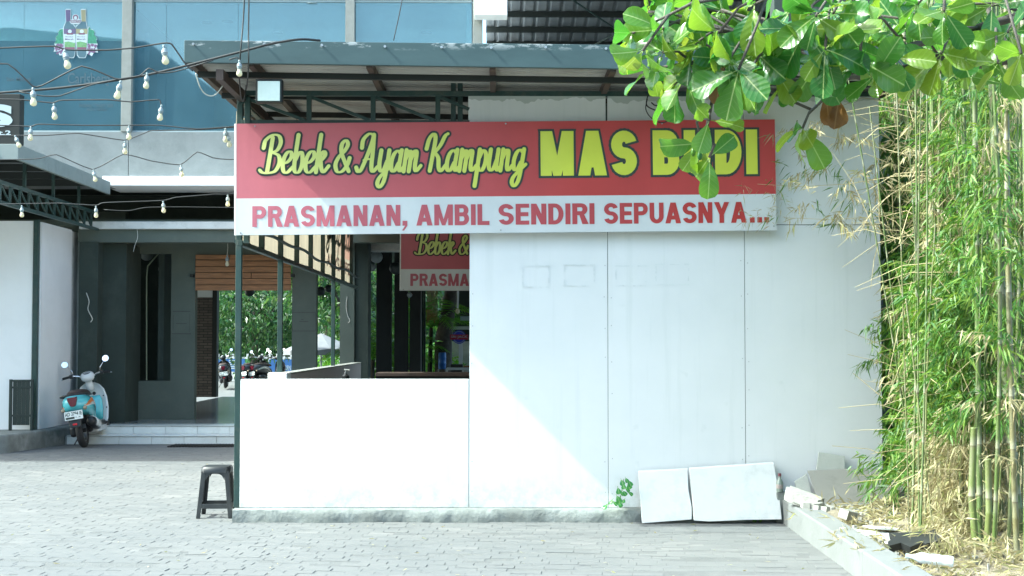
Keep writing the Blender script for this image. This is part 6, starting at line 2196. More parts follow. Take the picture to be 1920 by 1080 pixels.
for args in ((500, 1770, 1890, 790, 990, 9.4, 11.0, -.5, 21), (14, 1740, 1770, 880, 960, 10.6, 11.0, -.4, 27), (150, 1720, 1900, 200, 460, 10.2, 11.6, -.2, 22), (50, 1830, 1950, 150, 900, 8.6, 9.6, -.35, 29), (26, 1500, 1680, 215, 420, 11.0, 11.7, -.3, 23), (130, 1790, 1930, 420, 800, 9.6, 11.5, -.4, 24), (60, 1700, 1920, 20, 240, 10.8, 12, -.2, 25), (60, 1700, 1800, 560, 780, 10.4, 11.6, -.3, 26), (90, 1740, 1930, 980, 1070, 8.8, 10.0, -.3, 28)):
    a, d = twigs(*args[:7], dz=args[7], seed=args[8], lim=wall_ok)
    DA += a
    DD += d
o = blades_object('dry_foliage', blade_cloud(DA, DD, 22, .100, .0120, .5, .45, 4), M['bdry'], bamA)
tag(o, kind='stuff')
BA, BD = [], []
for args in ((430, 1655, 1760, 140, 880, 12.3, 14.5, -.4, 31), (520, 1680, 1960, -40, 520, 12.2, 15.5, -.3, 32), (420, 1700, 1960, 450, 950, 12.2, 15.5, -.3, 33)):
    a, d = twigs(*args[:7], dz=args[7], seed=args[8], lim=wall_ok)
    BA += a
    BD += d
o = blades_object('green_foliage', blade_cloud(BA, BD, 24, .15, .019, .5, .4, 5), M['bgreen'], bamB)
tag(o, kind='stuff')
# thin dry branch stems
st = MB()
g = random.Random(5)
for _ in range(330):
    k_ = g.random()
    if k_ < .5: px, py, Y = g.uniform(1640, 1900), g.uniform(180, 470), g.uniform(10.2, 11.7)
    else: px, py, Y = g.uniform(1700, 1920), g.uniform(470, 1010), g.uniform(9.4, 11.6)
    p = P(px, py, Y)
    if p.z < .3: continue
    d = V((g.gauss(-.45, .7), g.gauss(-.2, .4), g.gauss(.1, .55))).normalized() * g.uniform(.25, .8)
    q = p + d
    if 937 + q.x / q.y * FOC < 1560 or q.y > 11.9: continue
    st.tube([p, p + d * .5 + V((0, 0, .05)), q + V((0, 0, -.03))], [.0035, .0026, .0015], 4, cap=False)
for pts in ([(1745, 420, 10.9), (1700, 395, 11), (1660, 405, 11.2), (1560, 412, 11.5), (1470, 408, 11.7)], [(1800, 300, 10.9), (1700, 290, 11), (1600, 265, 11.3), (1520, 250, 11.5)], [(1760, 330, 10.8), (1680, 330, 11), (1590, 345, 11.3), (1500, 350, 11.6), (1420, 345, 11.75)], [(1700, 900, 11), (1670, 860, 11.4), (1630, 842, 11.6), (1560, 836, 11.8)], [(1700, 720, 11), (1660, 750, 11.4), (1600, 700, 11.7)]):
    st.tube([P(*p) for p in pts], [.0045, .004, .003, .0022, .0016][:len(pts)], 5, cap=False)
st.build('dry_stem', mat('dry_stem', (0.44, 0.37, 0.20), 0.7, 0.2, 6), bamA, kind='stuff')
a, d = twigs(16, 1400, 1470, 335, 420, 11.55, 11.8, -.2, 41)
a2, d2 = twigs(22, 1490, 1640, 280, 430, 11.4, 11.8, -.4, 42)
o = blades_object('dry_foliage', blade_cloud(a, d, 6, .09, .007, .3, .45, 8), M['bdry'], bamA)
tag(o, kind='stuff')
o = blades_object('green_foliage', blade_cloud(a2, d2, 7, .12, .010, .5, .35, 9), M['bgreen'], bamA)
tag(o, kind='stuff')
# added dark backdrop, keeps sky out and the bamboo gaps black
MB().box(3.6, 12.0, 17.6, 17.9, 0, 7.2).build('backdrop_wall', M['darkwall'], label='added dark backdrop wall hiding the sky behind the bamboo', cat='wall')
# litter on the planter soil
la, ld = [], []
for _ in range(420):
    y = random.uniform(7.5, 11.8)
    x = random.uniform(2.62 - (11.9 - y) * .03, 4.2)
    la.append((x, y, .17 + min(.1, (x - 2.5) * .06)))
    v = V((random.gauss(0, 1), random.gauss(0, 1), random.gauss(0.05, .15))).normalized()
    ld.append(tuple(v))
vs = blade_cloud(la, ld, 7, .12, .014, 0.0, .35, 12)
vs[:, 2] = np.maximum(vs[:, 2], 0.13)
lt = thing('leaf_litter', 'fallen straw-coloured bamboo leaves covering the planter soil', 'leaf litter', (3.2, 9.8, .12))
o = blades_object('fallen_leaves', vs, M['bdry'], lt)
tag(o, kind='stuff')
tag(lt, kind='stuff')

# ------------------------------------------------------------------ rubble in the planter and along the wall
def lean_board(name, pts, Y0, Y1, th, m_, label, cat, group=None, rev=False):
    """pts: pixel outline; distance runs from Y0 at the outline's top to Y1 at its bottom"""
    ys = [p[1] for p in pts]
    t0, t1 = min(ys), max(ys)
    front = [P(px, py, Y0 + (Y1 - Y0) * (py - t0) / (t1 - t0)) for px, py in pts]
    n_ = len(pts)
    back = [p + V((0.0, th, th * .35)) for p in front]
    mb_ = MB().add(front + back, [tuple(range(n_)), tuple(range(2 * n_ - 1, n_ - 1, -1))] + [(i, n_ + i, n_ + (i + 1) % n_, (i + 1) % n_) for i in range(n_)])
    return mb_.build(name, m_, label=label, cat=cat, group=group, fix=True, bevel=0.003)


M['boardw'] = mat('chipped_white_board', (0.66, 0.68, 0.67), 0.8, 0.05, 2, (0.44, 0.47, 0.45), 0.7, 3.0, 0.15, 20)
M['cream_board'] = mat('cream_fibre_board', (0.29, 0.29, 0.26), 0.85, 0.05, 2, (0.19, 0.20, 0.175), 0.9, 3.2, 0.15, 20)
lean_board('cement_board', [(1197, 885), (1240, 883), (1289, 880), (1291, 920), (1297, 950), (1297, 974), (1260, 977), (1204, 981)], 11.98, 11.80, .03, M['boardw'], 'narrow white cement board leaning on the wall beside the small plant', 'board')
lean_board('cement_board', [(1293, 880), (1380, 874), (1451, 869), (1460, 920), (1466, 974), (1400, 975), (1330, 978), (1301, 976), (1299, 945), (1296, 915)], 11.98, 11.79, .035, M['boardw'], 'wide white cement board leaning on the wall by the planter kerb', 'board')
lean_board('board_piece', [(1535, 848), (1584, 856), (1585, 884), (1530, 886)], 12.02, 11.93, .012, M['boardgrey'], 'square grey board scrap standing against the white wall above the rubble', 'board')
lean_board('board_piece', [(1514, 884), (1575, 881), (1629, 879), (1633, 905), (1637, 930), (1635, 946), (1646, 972), (1640, 979), (1600, 968), (1560, 952), (1534, 938)], 11.88, 11.45, .02, M['cream_board'], 'large broken cream board leaning over the rubble in the planter', 'board')
lean_board('board_piece', [(1631, 879), (1665, 883), (1690, 897), (1702, 914), (1683, 928), (1668, 945), (1656, 965), (1648, 972), (1638, 946), (1640, 928), (1636, 905)], 11.86, 11.50, .02, M['cream_board'], 'cracked curved cream board piece beside the bamboo leaves', 'board')
lean_board('board_piece', [(1490, 903), (1508, 893), (1513, 888), (1524, 934), (1522, 945), (1500, 944)], 11.95, 11.75, .015, M['boardgrey'], 'jagged grey board piece standing behind the concrete block', 'board')


def slab_piece(name, foot, size, rot, m_, label, cat, jag=0.012, bev=.004):
    """rough block resting at foot (world point)"""
    L, W, H = size
    vs = []
    mb_ = MB()
    n_ = 5
    def rim(z, k_):
        pts = []
        for (ax, ay, bx, by) in ((-1, -1, 1, -1), (1, -1, 1, 1), (1, 1, -1, 1), (-1, 1, -1, -1)):
            for i in range(n_):
                t = i / n_
                pts.append(((ax + (bx - ax) * t) * L / 2, (ay + (by - ay) * t) * W / 2))
        return pts
    base = [(x + random.gauss(0, jag), y + random.gauss(0, jag)) for x, y in rim(0, 1)]
    rings = [[(x, y, z) for x, y in base] for z in (0, H)]
    o = MB().loft(rings).build(name, m_, fix=True)
    o.location = foot
    o.rotation_euler = rot
    # the mesh was centred on its own base already
    tag(o, label, cat)
    return o


M['aac'] = mat('pale_block', (0.34, 0.34, 0.31), 0.9, 0.12, 12, (0.30, 0.30, 0.26), 0.7, 8, 0.5, 40)
slab_piece('concrete_block', P(1503, 941, 11.35) - V((0, 0, .02)), (.30, .12, .10), (R(6), R(16), R(-35)), M['aac'], 'broken grey concrete block on the kerb corner', 'block', .006)
slab_piece('rubble_chunk', PG(1523, 952, .21) , (.16, .07, .05), (R(8), 0, R(10)), M['aac'], 'small pale rubble chunk on top of the kerb beside the concrete block', 'rubble')
slab_piece('rubble_chunk', PG(1545, 960, .19), (.13, .06, .045), (R(-8), R(5), R(-24)), M['aac'], 'pale ridged rubble chunk just behind the kerb edge', 'rubble')
slab_piece('board_strip', P(1556, 951, 11.2) - V((0, 0, .03)), (.62, .09, .014), (R(48), R(17), R(-18)), M['cream_board'], 'narrow cream board strip slanting down across the rubble', 'board', .005)
slab_piece('board_strip', P(1600, 962, 11.25) - V((0, 0, .03)), (.52, .08, .014), (R(25), R(10), R(-14)), M['brown'], 'narrow brown strip lying under the large cream board', 'board', .005)
slab_piece('board_offcut', PG(1628, 1003, .18), (.42, .18, .014), (R(3), R(3), R(-30)), M['boardw'], 'flat white board offcut lying behind the kerb', 'board', .012)
slab_piece('board_offcut', PG(1655, 992, .21), (.22, .14, .014), (R(-2), R(6), R(20)), M['boardw'], 'small white board offcut resting on the flat one', 'board', .010)
slab_piece('board_offcut', PG(1690, 1018, .20), (.18, .10, .012), (R(4), R(-3), R(12)), M['boardw'], 'palm-sized white board offcut at the foot of the bamboo', 'board', .010)
slab_piece('rubble_chunk', PG(1588, 973, .20), (.12, .09, .07), (R(12), R(10), R(40)), M['cream_board'], 'cream lump of rubble at the end of the slanting strip', 'rubble', .014)
slab_piece('black_sheet', PG(1715, 1022, .22), (.30, .16, .05), (R(20), R(-5), R(-15)), M['plastic'], 'crumpled black plastic sheet at the foot of the bamboo', 'plastic sheet', .02)
lr = MB()
for _ in range(150):
    y = random.uniform(8.6, 11.6)
    x = 2.66 - (11.9 - y) * .03 + random.random() ** 1.5 * .8
    s_ = random.uniform(.008, .03)
    a = random.random() * 6.28
    lr.loft([[(x + s_ * math.cos(a + t) * random.uniform(.6, 1), y + s_ * math.sin(a + t) * random.uniform(.6, 1), z) for t in (0, 1.3, 2.6, 3.9, 5.2)] for z in (.13, .17 + s_ * .6)])
lr.build('gravel', M['aac'], label='small rubble crumbs scattered on the planter soil', cat='rubble', kind='stuff')
# bottles
bt = thing('sauce_bottle', 'small glass bottle with red cap between the leaning board and the rubble', 'bottle', tuple(P(1462, 922, 11.88)))
c = P(1462, 922, 11.88)
M['bglass'] = mat('green_bottle_glass', (0.22, 0.26, 0.22), 0.1, 0.1, 5, spec=0.8)
MB().lathe([(0.028, 0), (0.03, .01), (0.03, .085), (0.013, .115), (0.012, .135)], c, 14).build('bottle', M['bglass'], bt, smooth=True)
MB().lathe([(0.0305, .03), (0.0305, .065)], c, 14).build('label_band', mat('faded_label', (0.34, 0.28, 0.26), 0.6, .3, 30), bt)
MB().lathe([(0.014, .135), (0.014, .16)], c, 12).build('cap', mat('dull_red_cap', (0.16, 0.04, 0.05), 0.4), bt)
ORG[bt.name] = c
MB().box(c.x - .03, c.x + .12, 11.86, 11.93, 0.0, c.z - .001).build('stone', M['plinth'], label='weathered stone block under the small glass bottle', cat='stone', bevel=.01)
pb2 = thing('plastic_bottle', 'clear crushed plastic bottle lying in the leaf litter behind the kerb', 'bottle', tuple(PG(1750, 1058, .2)))
c = PG(1750, 1058, .2)
M['pet'] = mat('cloudy_plastic', (0.75, 0.80, 0.82), 0.18, 0.05, 8, trans=0.3)
ax = V((-.93, .3, .08))
MB().lathe([(.012, -.145), (.013, -.125), (.014, -.12), (.033, -.08), (.035, -.06), (.030, -.02), (.035, 0), (.034, .04), (.031, .055), (.035, .07), (.034, .115), (.028, .12)], c + V((0, 0, .03)), 16, axis=ax * -1).build('bottle', M['pet'], pb2, smooth=True)
MB().lathe([(.015, -.165), (.015, -.146)], c + V((0, 0, .03)), 12, axis=ax * -1).build('cap', M['s_white'], pb2)

# small plant at the wall foot
sp = thing('wall_plant', 'small leafy green plant growing at the foot of the white wall', 'plant', (XP(1158, 11.9), 11.9, .10))
o0 = ORG[sp.name]
M['pleaf'] = leaf_material('young_leaf', [(0.03, 0.17, 0.05), (0.06, 0.24, 0.06)], [(0.1, 0.4, 0.08), (0.15, 0.5, 0.08)], big=True)
plm = broad_leaf_mesh(.062, .030, .15, .25, .08, M['pleaf'])
for (px, py) in ((1172, 898), (1168, 908), (1176, 912), (1158, 915), (1166, 922), (1175, 925), (1155, 930), (1163, 934), (1172, 938), (1150, 938), (1146, 943), (1158, 944), (1168, 945), (1142, 947), (1176, 902), (1164, 901), (1160, 925), (1170, 918)):
    b = P(px, py - 4, random.uniform(11.82, 11.92))
    o = bpy.data.objects.new('leaf', plm)
    col.objects.link(o)
    o.parent = sp
    o.matrix_local = Matrix.Translation(-o0) @ leaf_matrix(b, V((random.gauss(0, .6), -.5, -.5 + random.gauss(0, .3))), V((-.3, -.5, 1)), random.uniform(.6, 1.0))
MB().tube([P(1160, 950, 11.92), P(1164, 930, 11.9), P(1170, 898, 11.88)], .004, 5).tube([P(1158, 950, 11.92), P(1150, 940, 11.88), P(1143, 945, 11.86)], .003, 5).build('stem', mat('green_stem', (0.10, 0.2, 0.05), .6), sp)
# weeds at the kerb corner and plinth
for k_, (px, py, z, n_, lab) in enumerate(((1468, 978, 0.0, 26, 'tuft of weeds growing where the planter kerb meets the wall'), (1425, 980, 0.0, 12, 'few short weeds under the wide leaning board'), (1135, 948, .113, 10, 'tiny weeds on the plinth beside the leafy plant'))):
    c = PG(px, py, z)
    w = thing('weeds', lab, 'weeds', tuple(c))
    a = [(c.x + random.gauss(0, .04), c.y + random.gauss(0, .015), c.z) for _ in range(n_)]
    d = [tuple(V((random.gauss(0, .4), random.gauss(0, .3), 1)).normalized() * .3) for _ in range(n_)]
    o = blades_object('blades', blade_cloud(a, d, 4, .055, .012, -.6, .35, 50 + k_), M['bgreen'], w)
    tag(o, kind='stuff')

# dry leaf crumbs scattered on the paving
ga, gd = [], []
for _ in range(260):
    y = 9.0 + 9.0 * random.random() ** 1.3
    x = random.uniform(-5.2, 2.2)
    if y > 11.8 and x > -2.5: continue
    ga.append((x, y, .006))
    gd.append(tuple(V((random.gauss(0, 1), random.gauss(0, 1), .02)).normalized()))
vs = blade_cloud(ga, gd, 1, .05, .012, 0.0, .3, 14)
vs[:, 2] = np.clip(vs[:, 2], .004, .014)
gl_ = thing('leaf_litter', 'tiny dry leaf crumbs scattered over the grey paving', 'leaf litter', (-1, 11, 0))
o = blades_object('fallen_leaves', vs, M['bdry'], gl_)
tag(o, kind='stuff')
tag(gl_, kind='stuff')
# ------------------------------------------------------------------ beyond the passage
def crown_tree(name, label, base, h, rx, rz, n_, L, m_, seed, squash=1.0):
    root = thing(name, label, 'tree', tuple(base))
    base = V(base)
    c = base + V((0, 0, h))
    g = np.random.default_rng(seed)
    MB().tube([base, base + V((.05, 0, h * .5)), c], [.16, .12, .05], 9).build('trunk', M['bark'], root, smooth='all')
    lb = MB()
    tips = []
    for i in range(12):
        a = i * 2.4
        el = g.uniform(-.2, .9)
        q = c + V((math.cos(a) * rx * .75, math.sin(a) * rx * .75, el * rz * .7))
        lb.tube([base + V((0, 0, h * g.uniform(.45, .8))), base.lerp(q, .6) + V((0, 0, h * .3)), q], [.06, .035, .012], 5)
    lb.build('limbs', M['bark'], root)
    # clumps on the shell and inside
    nc = max(24, n_ // 90)
    u = g.normal(0, 1, (nc, 3))
    u /= np.linalg.norm(u, axis=1)[:, None]
    rr = g.uniform(.45, 1.05, nc)[:, None]
    cc = np.array(c) + u * rr * np.array([rx, rx, rz])
    cs = g.uniform(.16, .32, nc) * rx
    A = np.repeat(cc, n_ // nc, 0) + g.normal(0, 1, (nc * (n_ // nc), 3)) * np.repeat(cs, n_ // nc)[:, None] * .6
    D = A - np.array(c)
    D /= np.linalg.norm(D, axis=1)[:, None] + 1e-6
    vs = blade_cloud(A, D * .4, 1, L, L * .34, .45, .45, seed + 1)
    o = blades_object('crown', vs, m_, root)
    return root


M['mango'] = leaf_material('mango_leaf', [(0.018, 0.06, 0.022), (0.028, 0.085, 0.028), (0.045, 0.115, 0.035), (0.10, 0.16, 0.06)], [(0.05, 0.18, 0.03), (0.07, 0.22, 0.04), (0.12, 0.26, 0.05), (0.2, 0.3, 0.07)], big=False, rnd='island', rough=.35, trans=.32)
crown_tree('mango_tree', 'rounded mango tree seen through the passage behind the parked scooters', (XP(475, 50), 50, 0), 3.0, 2.6, 1.75, 14000, .19, M['mango'], 101)
crown_tree('mango_tree', 'bright leafy tree between the grey pillar and the second grey column', (XP(612, 43), 43, 0), 3.6, 1.6, 1.5, 5000, .24, M['mango'], 102)
crown_tree('mango_tree', 'leafy tree standing beside the tiled roof outside the passage', (XP(655, 40), 40, 0), 3.0, 1.3, 1.7, 4500, .22, M['mango'], 103)
crown_tree('mango_tree', 'tree behind the black terrace columns', (XP(720, 46), 46, 0), 3.4, 2.2, 2.2, 5000, .26, M['mango'], 104)
crown_tree('mango_tree', 'tree rising behind the bamboo blind stall', (XP(830, 50), 50, 0), 4.0, 2.8, 2.4, 5000, .28, M['mango'], 105)


def palm(label, base, h, nf, fl_, seed):
    g = random.Random(seed)
    root = thing('palm', label, 'palm', tuple(base))
    base = V(base)
    MB().tube([base, base + V((0, 0, h * .5)), base + V((.03, 0, h))], [.07, .055, .045], 8).build('trunk', M['bark'], root, smooth='all')
    top = base + V((.03, 0, h))
    for i in range(nf):
        a = 2 * math.pi * i / nf + g.uniform(-.2, .2)
        el = g.uniform(.5, 1.25)
        o_ = V((math.cos(a), math.sin(a), 0))
        n_ = 14
        pts = []
        p = top.copy()
        for k_ in range(n_ + 1):
            pts.append(p.copy())
            e = el - 1.9 * (k_ / n_) ** 1.4
            p = p + (o_ * math.cos(e) + V((0, 0, math.sin(e)))) * (fl_ / n_)
        mb_ = MB().tube(pts, [.010 - .008 * k_ / n_ for k_ in range(n_ + 1)], 4, cap=False)
        for k_ in range(2, n_ + 1):
            d = (pts[k_] - pts[k_ - 1]).normalized()
            s = d.cross(V((0, 0, 1)))
            s = s.normalized() if s.length > 1e-3 else V((1, 0, 0))
            l = fl_ * .30 * math.sin(math.pi * min(.12 + .86 * k_ / n_, 1)) + .05
            for sg_ in (-1, 1):
                for h_ in (0, .5):
                    q = pts[k_ - 1].lerp(pts[k_], h_)
                    t = q + (s * sg_ * .8 + d * .6 + V((0, 0, -.35 + g.uniform(-.1, .1)))).normalized() * l
                    m2_ = q.lerp(t, .4)
                    w_ = d * .016
                    mb_.add([q, m2_ - w_, t, m2_ + w_], [(0, 1, 2, 3)])
        mb_.build('frond', M['palmleaf'], root)
    return root


M['palmleaf'] = leaf_material('palm_leaf', [(0.05, 0.20, 0.02), (0.10, 0.28, 0.03), (0.18, 0.36, 0.04)], [(0.15, 0.45, 0.03), (0.25, 0.55, 0.04), (0.38, 0.6, 0.06)], big=False, rnd='island', rough=.4, trans=.4)
for k_, (px, Y, h, lab) in enumerate(((697, 30, 1.2, 'bright green palm in the gap left of the black terrace columns'), (716, 32, 1.9, 'palm behind the first black terrace column'), (738, 30.5, 1.0, 'palm in the slit between the first two black columns'), (765, 33, 1.7, 'palm in the slit between the second and third black columns'), (806, 31, 1.9, 'palm next to the bamboo blinds of the far stall'), (800, 35, 1.0, 'low palm behind the blue barrel'))):
    palm(lab, (XP(px, Y), Y, 0), h, 13, 1.5, 200 + k_)
for k_, (px, Y, rx, rz, lab) in enumerate(((700, 31.5, .75, .8, 'low yellow-green shrub at the foot of the palms'), (815, 33.5, .8, .75, 'low yellow-green shrub behind the blue barrel'), (630, 42, .9, .9, 'low shrub beyond the second grey column'))):
    sh_ = thing('shrub', lab, 'shrub', (XP(px, Y), Y, 0))
    g = np.random.default_rng(300 + k_)
    u = g.normal(0, 1, (2200, 3))
    u /= np.linalg.norm(u, axis=1)[:, None]
    A = np.array((XP(px, Y), Y, rz * .8)) + u * (g.random(2200) ** .4)[:, None] * np.array([rx, rx, rz])
    A[:, 2] = np.maximum(A[:, 2], .05)
    blades_object('foliage', blade_cloud(A, u * .3, 1, .16, .05, .1, .5, 310 + k_), M['palmleaf'], sh_)
# far belt of trees closing the view
g = np.random.default_rng(77)
nn = 26000
A = np.stack([g.uniform(-26, 22, nn), g.uniform(60, 66, nn), np.zeros(nn)], 1)
hgt = 7.5 + 1.6 * np.sin(A[:, 0] * .7) + 1.2 * np.sin(A[:, 0] * 1.9 + 1)
A[:, 2] = g.random(nn) * hgt
D = g.normal(0, 1, (nn, 3))
D /= np.linalg.norm(D, axis=1)[:, None]
fw = thing('far_trees', 'far belt of trees closing the view behind the building', 'trees', (0, 63, 0))
o = blades_object('foliage', blade_cloud(A, D * .4, 1, .75, .34, .2, .5, 78), M['mango'], fw)
tag(fw, kind='stuff')
tag(o, kind='stuff')
tr_ = MB()
for i in range(22):
    x = -24 + i * 2.1
    tr_.tube([(x, 62, 0), (x + .2, 62, 4)], [.2, .12], 7)
tr_.build('trunks', M['bark'], fw, kind='stuff')

# tiled house roof
hs = thing('house', 'small house with grey tiled roof beyond the passage trees', 'house', (XP(622, 47), 48.5, 0))
xa, xb = XP(585, 47), XP(650, 47)
zb_, zt_ = ZP(612, 47), ZP(555, 49)
MB().box(xa + .2, xb + 1.3, 47.6, 51, 0, zb_ + .05).build('wall', M['white_dirty'], hs)
M['rooft'] = mat('weathered_roof_tile', (0.30, 0.29, 0.27), .8, .2, 8, (0.16, .15, .14), .5, 4, island=.25)
nr, ncol = 9, 14
tm_ = None
for r_ in range(nr):
    for c_ in range(ncol):
        t0, t1 = r_ / nr, (r_ + 1.12) / nr
        x0 = xa - .1 + (xb - xa + 1.8) * c_ / ncol
        x1 = x0 + (xb - xa + 1.8) / ncol * .96
        y0, y1 = 47.0 + 2.2 * t0, 47.0 + 2.2 * t1
        z0, z1 = zb_ + (zt_ - zb_) * t0, zb_ + (zt_ - zb_) * t1
        xm = (x0 + x1) / 2
        MB().add([(x0, y0, z0 + .05), (xm, y0, z0 + .09), (x1, y0, z0 + .05), (x0, y1, z1), (xm, y1, z1 + .04), (x1, y1, z1), (x0, y0, z0 - .01), (x1, y0, z0 - .01)], [(0, 1, 4, 3), (1, 2, 5, 4), (6, 7, 2, 1, 0)]).build('roof_tile', M['rooft'], hs)
# parasol
ps = thing('parasol', 'grey-white market parasol outside between the two grey columns', 'parasol', (XP(605, 36), 36, 0))
c = P(606, 632, 36)
ring = []
n_ = 8
top = V((c.x - .05, 36, c.z + .10))
MB().tube([(top.x, 36, 0), tuple(top)], .025, 8).build('pole', M['steel'], ps)
rim = [V((top.x + 1.0 * math.cos(2 * math.pi * i / n_), 36 + 1.0 * math.sin(2 * math.pi * i / n_), top.z - .45)) for i in range(n_)]
M['canvas'] = mat('grey_white_canvas', (0.30, 0.31, 0.32), .8, .1, 4, trans=.2)
for i in range(n_):
    a, b = rim[i], rim[(i + 1) % n_]
    mid_ = (a + b) / 2 + V((0, 0, .05))
    MB().add([top, a, mid_, b, a - V((0, 0, .12)), b - V((0, 0, .12))], [(0, 1, 2), (0, 2, 3), (1, 4, 5, 3, 2)]).build('panel', M['canvas'], ps)
# blue roadside banners on their fence
M['blueb'] = mat('blue_banner', (0.035, 0.12, 0.34), .6, .1, 2)
M['greenb'] = mat('green_banner_edge', (0.08, 0.25, 0.07), .6, .1, 2)
for (p0, p1, q0, q1, lab, txt) in ((407, 472, 673, 697, 'blue roadside banner with lines of white text and green end', ['GUNUNG', 'SARI INDAH RAYA', 'KULINER', 'SEDIA']), (504, 547, 674, 699, 'blue roadside banner with large white letters', ['GEN'])):
    Yb = 55.0
    a, b = P(p0, q1, Yb), P(p1, q0, Yb)
    bn = thing('roadside_banner', lab, 'banner', ((a.x + b.x) / 2, Yb, 0))
    wd = b.x - a.x
    MB().box(a.x, b.x - wd * .18, Yb, Yb + .03, a.z, b.z).build('blue_field', M['blueb'], bn)
    MB().box(b.x - wd * .18 + .001, b.x, Yb, Yb + .03, a.z, b.z).build('green_field', M['greenb'] if len(txt) > 1 else M['blueb'], bn)
    for x in (a.x + .05, b.x - .05):
        MB().tube([(x, Yb + .06, 0), (x, Yb + .06, b.z + .1)], .025, 6).build('stake', M['steel'], bn)
    hgt_ = b.z - a.z
    if len(txt) == 1:
        t = MB()
        hh = .34 * hgt_
        put_text(t, Frame((a.x + wd * .68, Yb, a.z + hgt_ * .2), (wd * .32 - .03, 0, 0), (0, 0, hh)), txt[0], (0, 1, 0, 1), .006, .01)
        t.build('lettering', M['s_white'], bn)
    else:
        # lines of print too small to read
        for i in range(5):
            w_ = wd * (.24, .36, .42, .30, .36)[i]
            zc_ = b.z - hgt_ * (.14 + .15 * i)
            MB().box(a.x + wd * .46 - w_ / 2, a.x + wd * .46 + w_ / 2, Yb - .006, Yb - .002, zc_ - .022, zc_ + .022).build('print_line', M['s_white'], bn)
# low fence behind the banners
fc = thing('fence', 'low pale fence behind the blue roadside banners', 'fence', (XP(480, 56), 56, 0))
for i in range(26):
    x = XP(380, 56) + i * .3
    MB().box(x, x + .09, 56, 56.03, 0, 1.1).build('picket', M['white_dirty'], fc)
for z in (.3, .9):
    MB().box(XP(380, 56), XP(380, 56) + 7.8, 56.031, 56.06, z, z + .07).build('rail', M['white_dirty'], fc)

# ------------------------------------------------------------------ far stall seen past the inner banner
YS2 = 31.0
sl = thing('food_stall', 'dark open stall with pale back wall and bamboo blinds far behind the kiosk', 'stall', (XP(850, 32), 32, 0))
MB().box(XP(842, 34), XP(1000, 34), 34.0, 34.1, 0, ZP(640, 34)).build('back_wall', M['white_dirty'], sl)
MB().box(XP(842, 34), XP(1000, 34), 34.0, 34.1, ZP(618, 34), ZP(612, 34)).build('beam', M['white_dirty'], sl)
MB().box(XP(800, 32), XP(1000, 32), 30.5, 34.5, ZP(545, 30.5) + .2, ZP(545, 30.5) + .3).build('roof', M['darkwall'], sl)
MB().box(XP(846, 34.3), XP(1000, 34.3), 34.3, 34.4, 0, 3.4).build('rear_screen', M['darkwall'], sl)
for i in range(9):
    px = 800 + i * 2.3
    MB().box(XP(px, 30.6), XP(px + 1.6, 30.6), 30.6, 30.62, ZP(603 + random.uniform(-4, 4), 30.6), ZP(545, 30.6) + .2).build('blind_slat', M['wood'], sl)
MB().tube([P(831, 640, 30.9), P(838, 600, 30.9), P(846, 540, 30.9)], [.20, .17, .13], 12).build('roof_post', M['bark'], sl, smooth='all')
MB().tube([(P(833, 640, 30.9).x, 30.9, 0), P(831, 640, 30.9)], [.2, .2], 12).build('post_foot', M['bark'], sl, smooth='all')
MB().box(XP(837, 31), XP(842, 31), 31, 31.06, 0, ZP(640, 31)).build('stall_post', M['black'], sl)
MB().box(XP(843, 33), XP(900, 33), 33, 33.5, ZP(690, 33) , ZP(686, 33)).build('counter_top', M['wood'], sl)
MB().box(XP(843, 33), XP(900, 33), 33.05, 33.4, 0, ZP(690, 33) - .001).build('counter', M['white_dirty'], sl)
MB().box(XP(863, 30.8), XP(885, 30.8), 30.8, 30.84, ZP(601, 30.8), ZP(593, 30.8)).build('name_board', M['s_white'], sl)
sgn = thing('round_sign', 'round blue sign with a red bar on a white post at the far stall', 'sign', (P(862, 690, 30).x, 30, 0))
c = P(861, 632, 30)
M['signblue'] = mat('sign_blue', (0.05, 0.07, 0.55), .5, .05, 3)
M['signred'] = mat('sign_red', (0.45, 0.02, 0.06), .5, .05, 3)
MB().lathe([(.150, 0), (.150, .02)], c, 28, axis=(0, -1, 0)).build('disc', M['signblue'], sgn)
MB().lathe([(.130, .0205), (.130, .0215)], c, 28, axis=(0, -1, 0)).build('ring', M['s_white'], sgn)
MB().lathe([(.120, .022), (.120, .0235)], c, 28, axis=(0, -1, 0)).build('inner_disc', M['signblue'], sgn)
b = MB().box(c.x - .20, c.x + .20, 29.955, 29.974, c.z - .055, c.z + .055).build('bar', M['signred'], sgn)
t = MB()
put_text(t, Frame((c.x - .18, 29.954, c.z - .032), (.36, 0, 0), (0, 0, .064)), 'SRI JACK', (0, 1, 0, 1), .002, .02)
t.build('lettering', M['s_white'], sgn)
MB().box(P(860, 650, 30.03).x, P(867, 650, 30.03).x, 30.03, 30.10, 0, c.z - .0).build('post', M['white'], sgn, bevel=.004)
br_ = thing('barrel', 'blue plastic barrel standing on a stand at the far stall', 'barrel', (P(829, 692, 29.5).x, 29.5, 0))
c = P(829, 692, 29.5)
M['bluep'] = mat('blue_plastic', (0.03, 0.13, 0.42), .4, .1, 4)
h_ = P(829, 661, 29.5).z - c.z
rr = .085
MB().lathe([(rr * .85, 0), (rr, .03), (rr * 1.02, h_ * .3), (rr * 1.08, h_ * .33), (rr * 1.02, h_ * .36), (rr * 1.02, h_ * .64), (rr * 1.08, h_ * .67), (rr * 1.02, h_ * .7), (rr, h_ - .03), (rr * .85, h_)], c, 20).build('drum', M['bluep'], br_, smooth=True)
for sx in (-1, 1):
    for sy in (-1, 1):
        MB().box(c.x + sx * .08 - .012, c.x + sx * .08 + .012, 29.5 + sy * .08 - .012, 29.5 + sy * .08 + .012, 0, c.z - .001).build('stand_leg', M['steel'], br_)
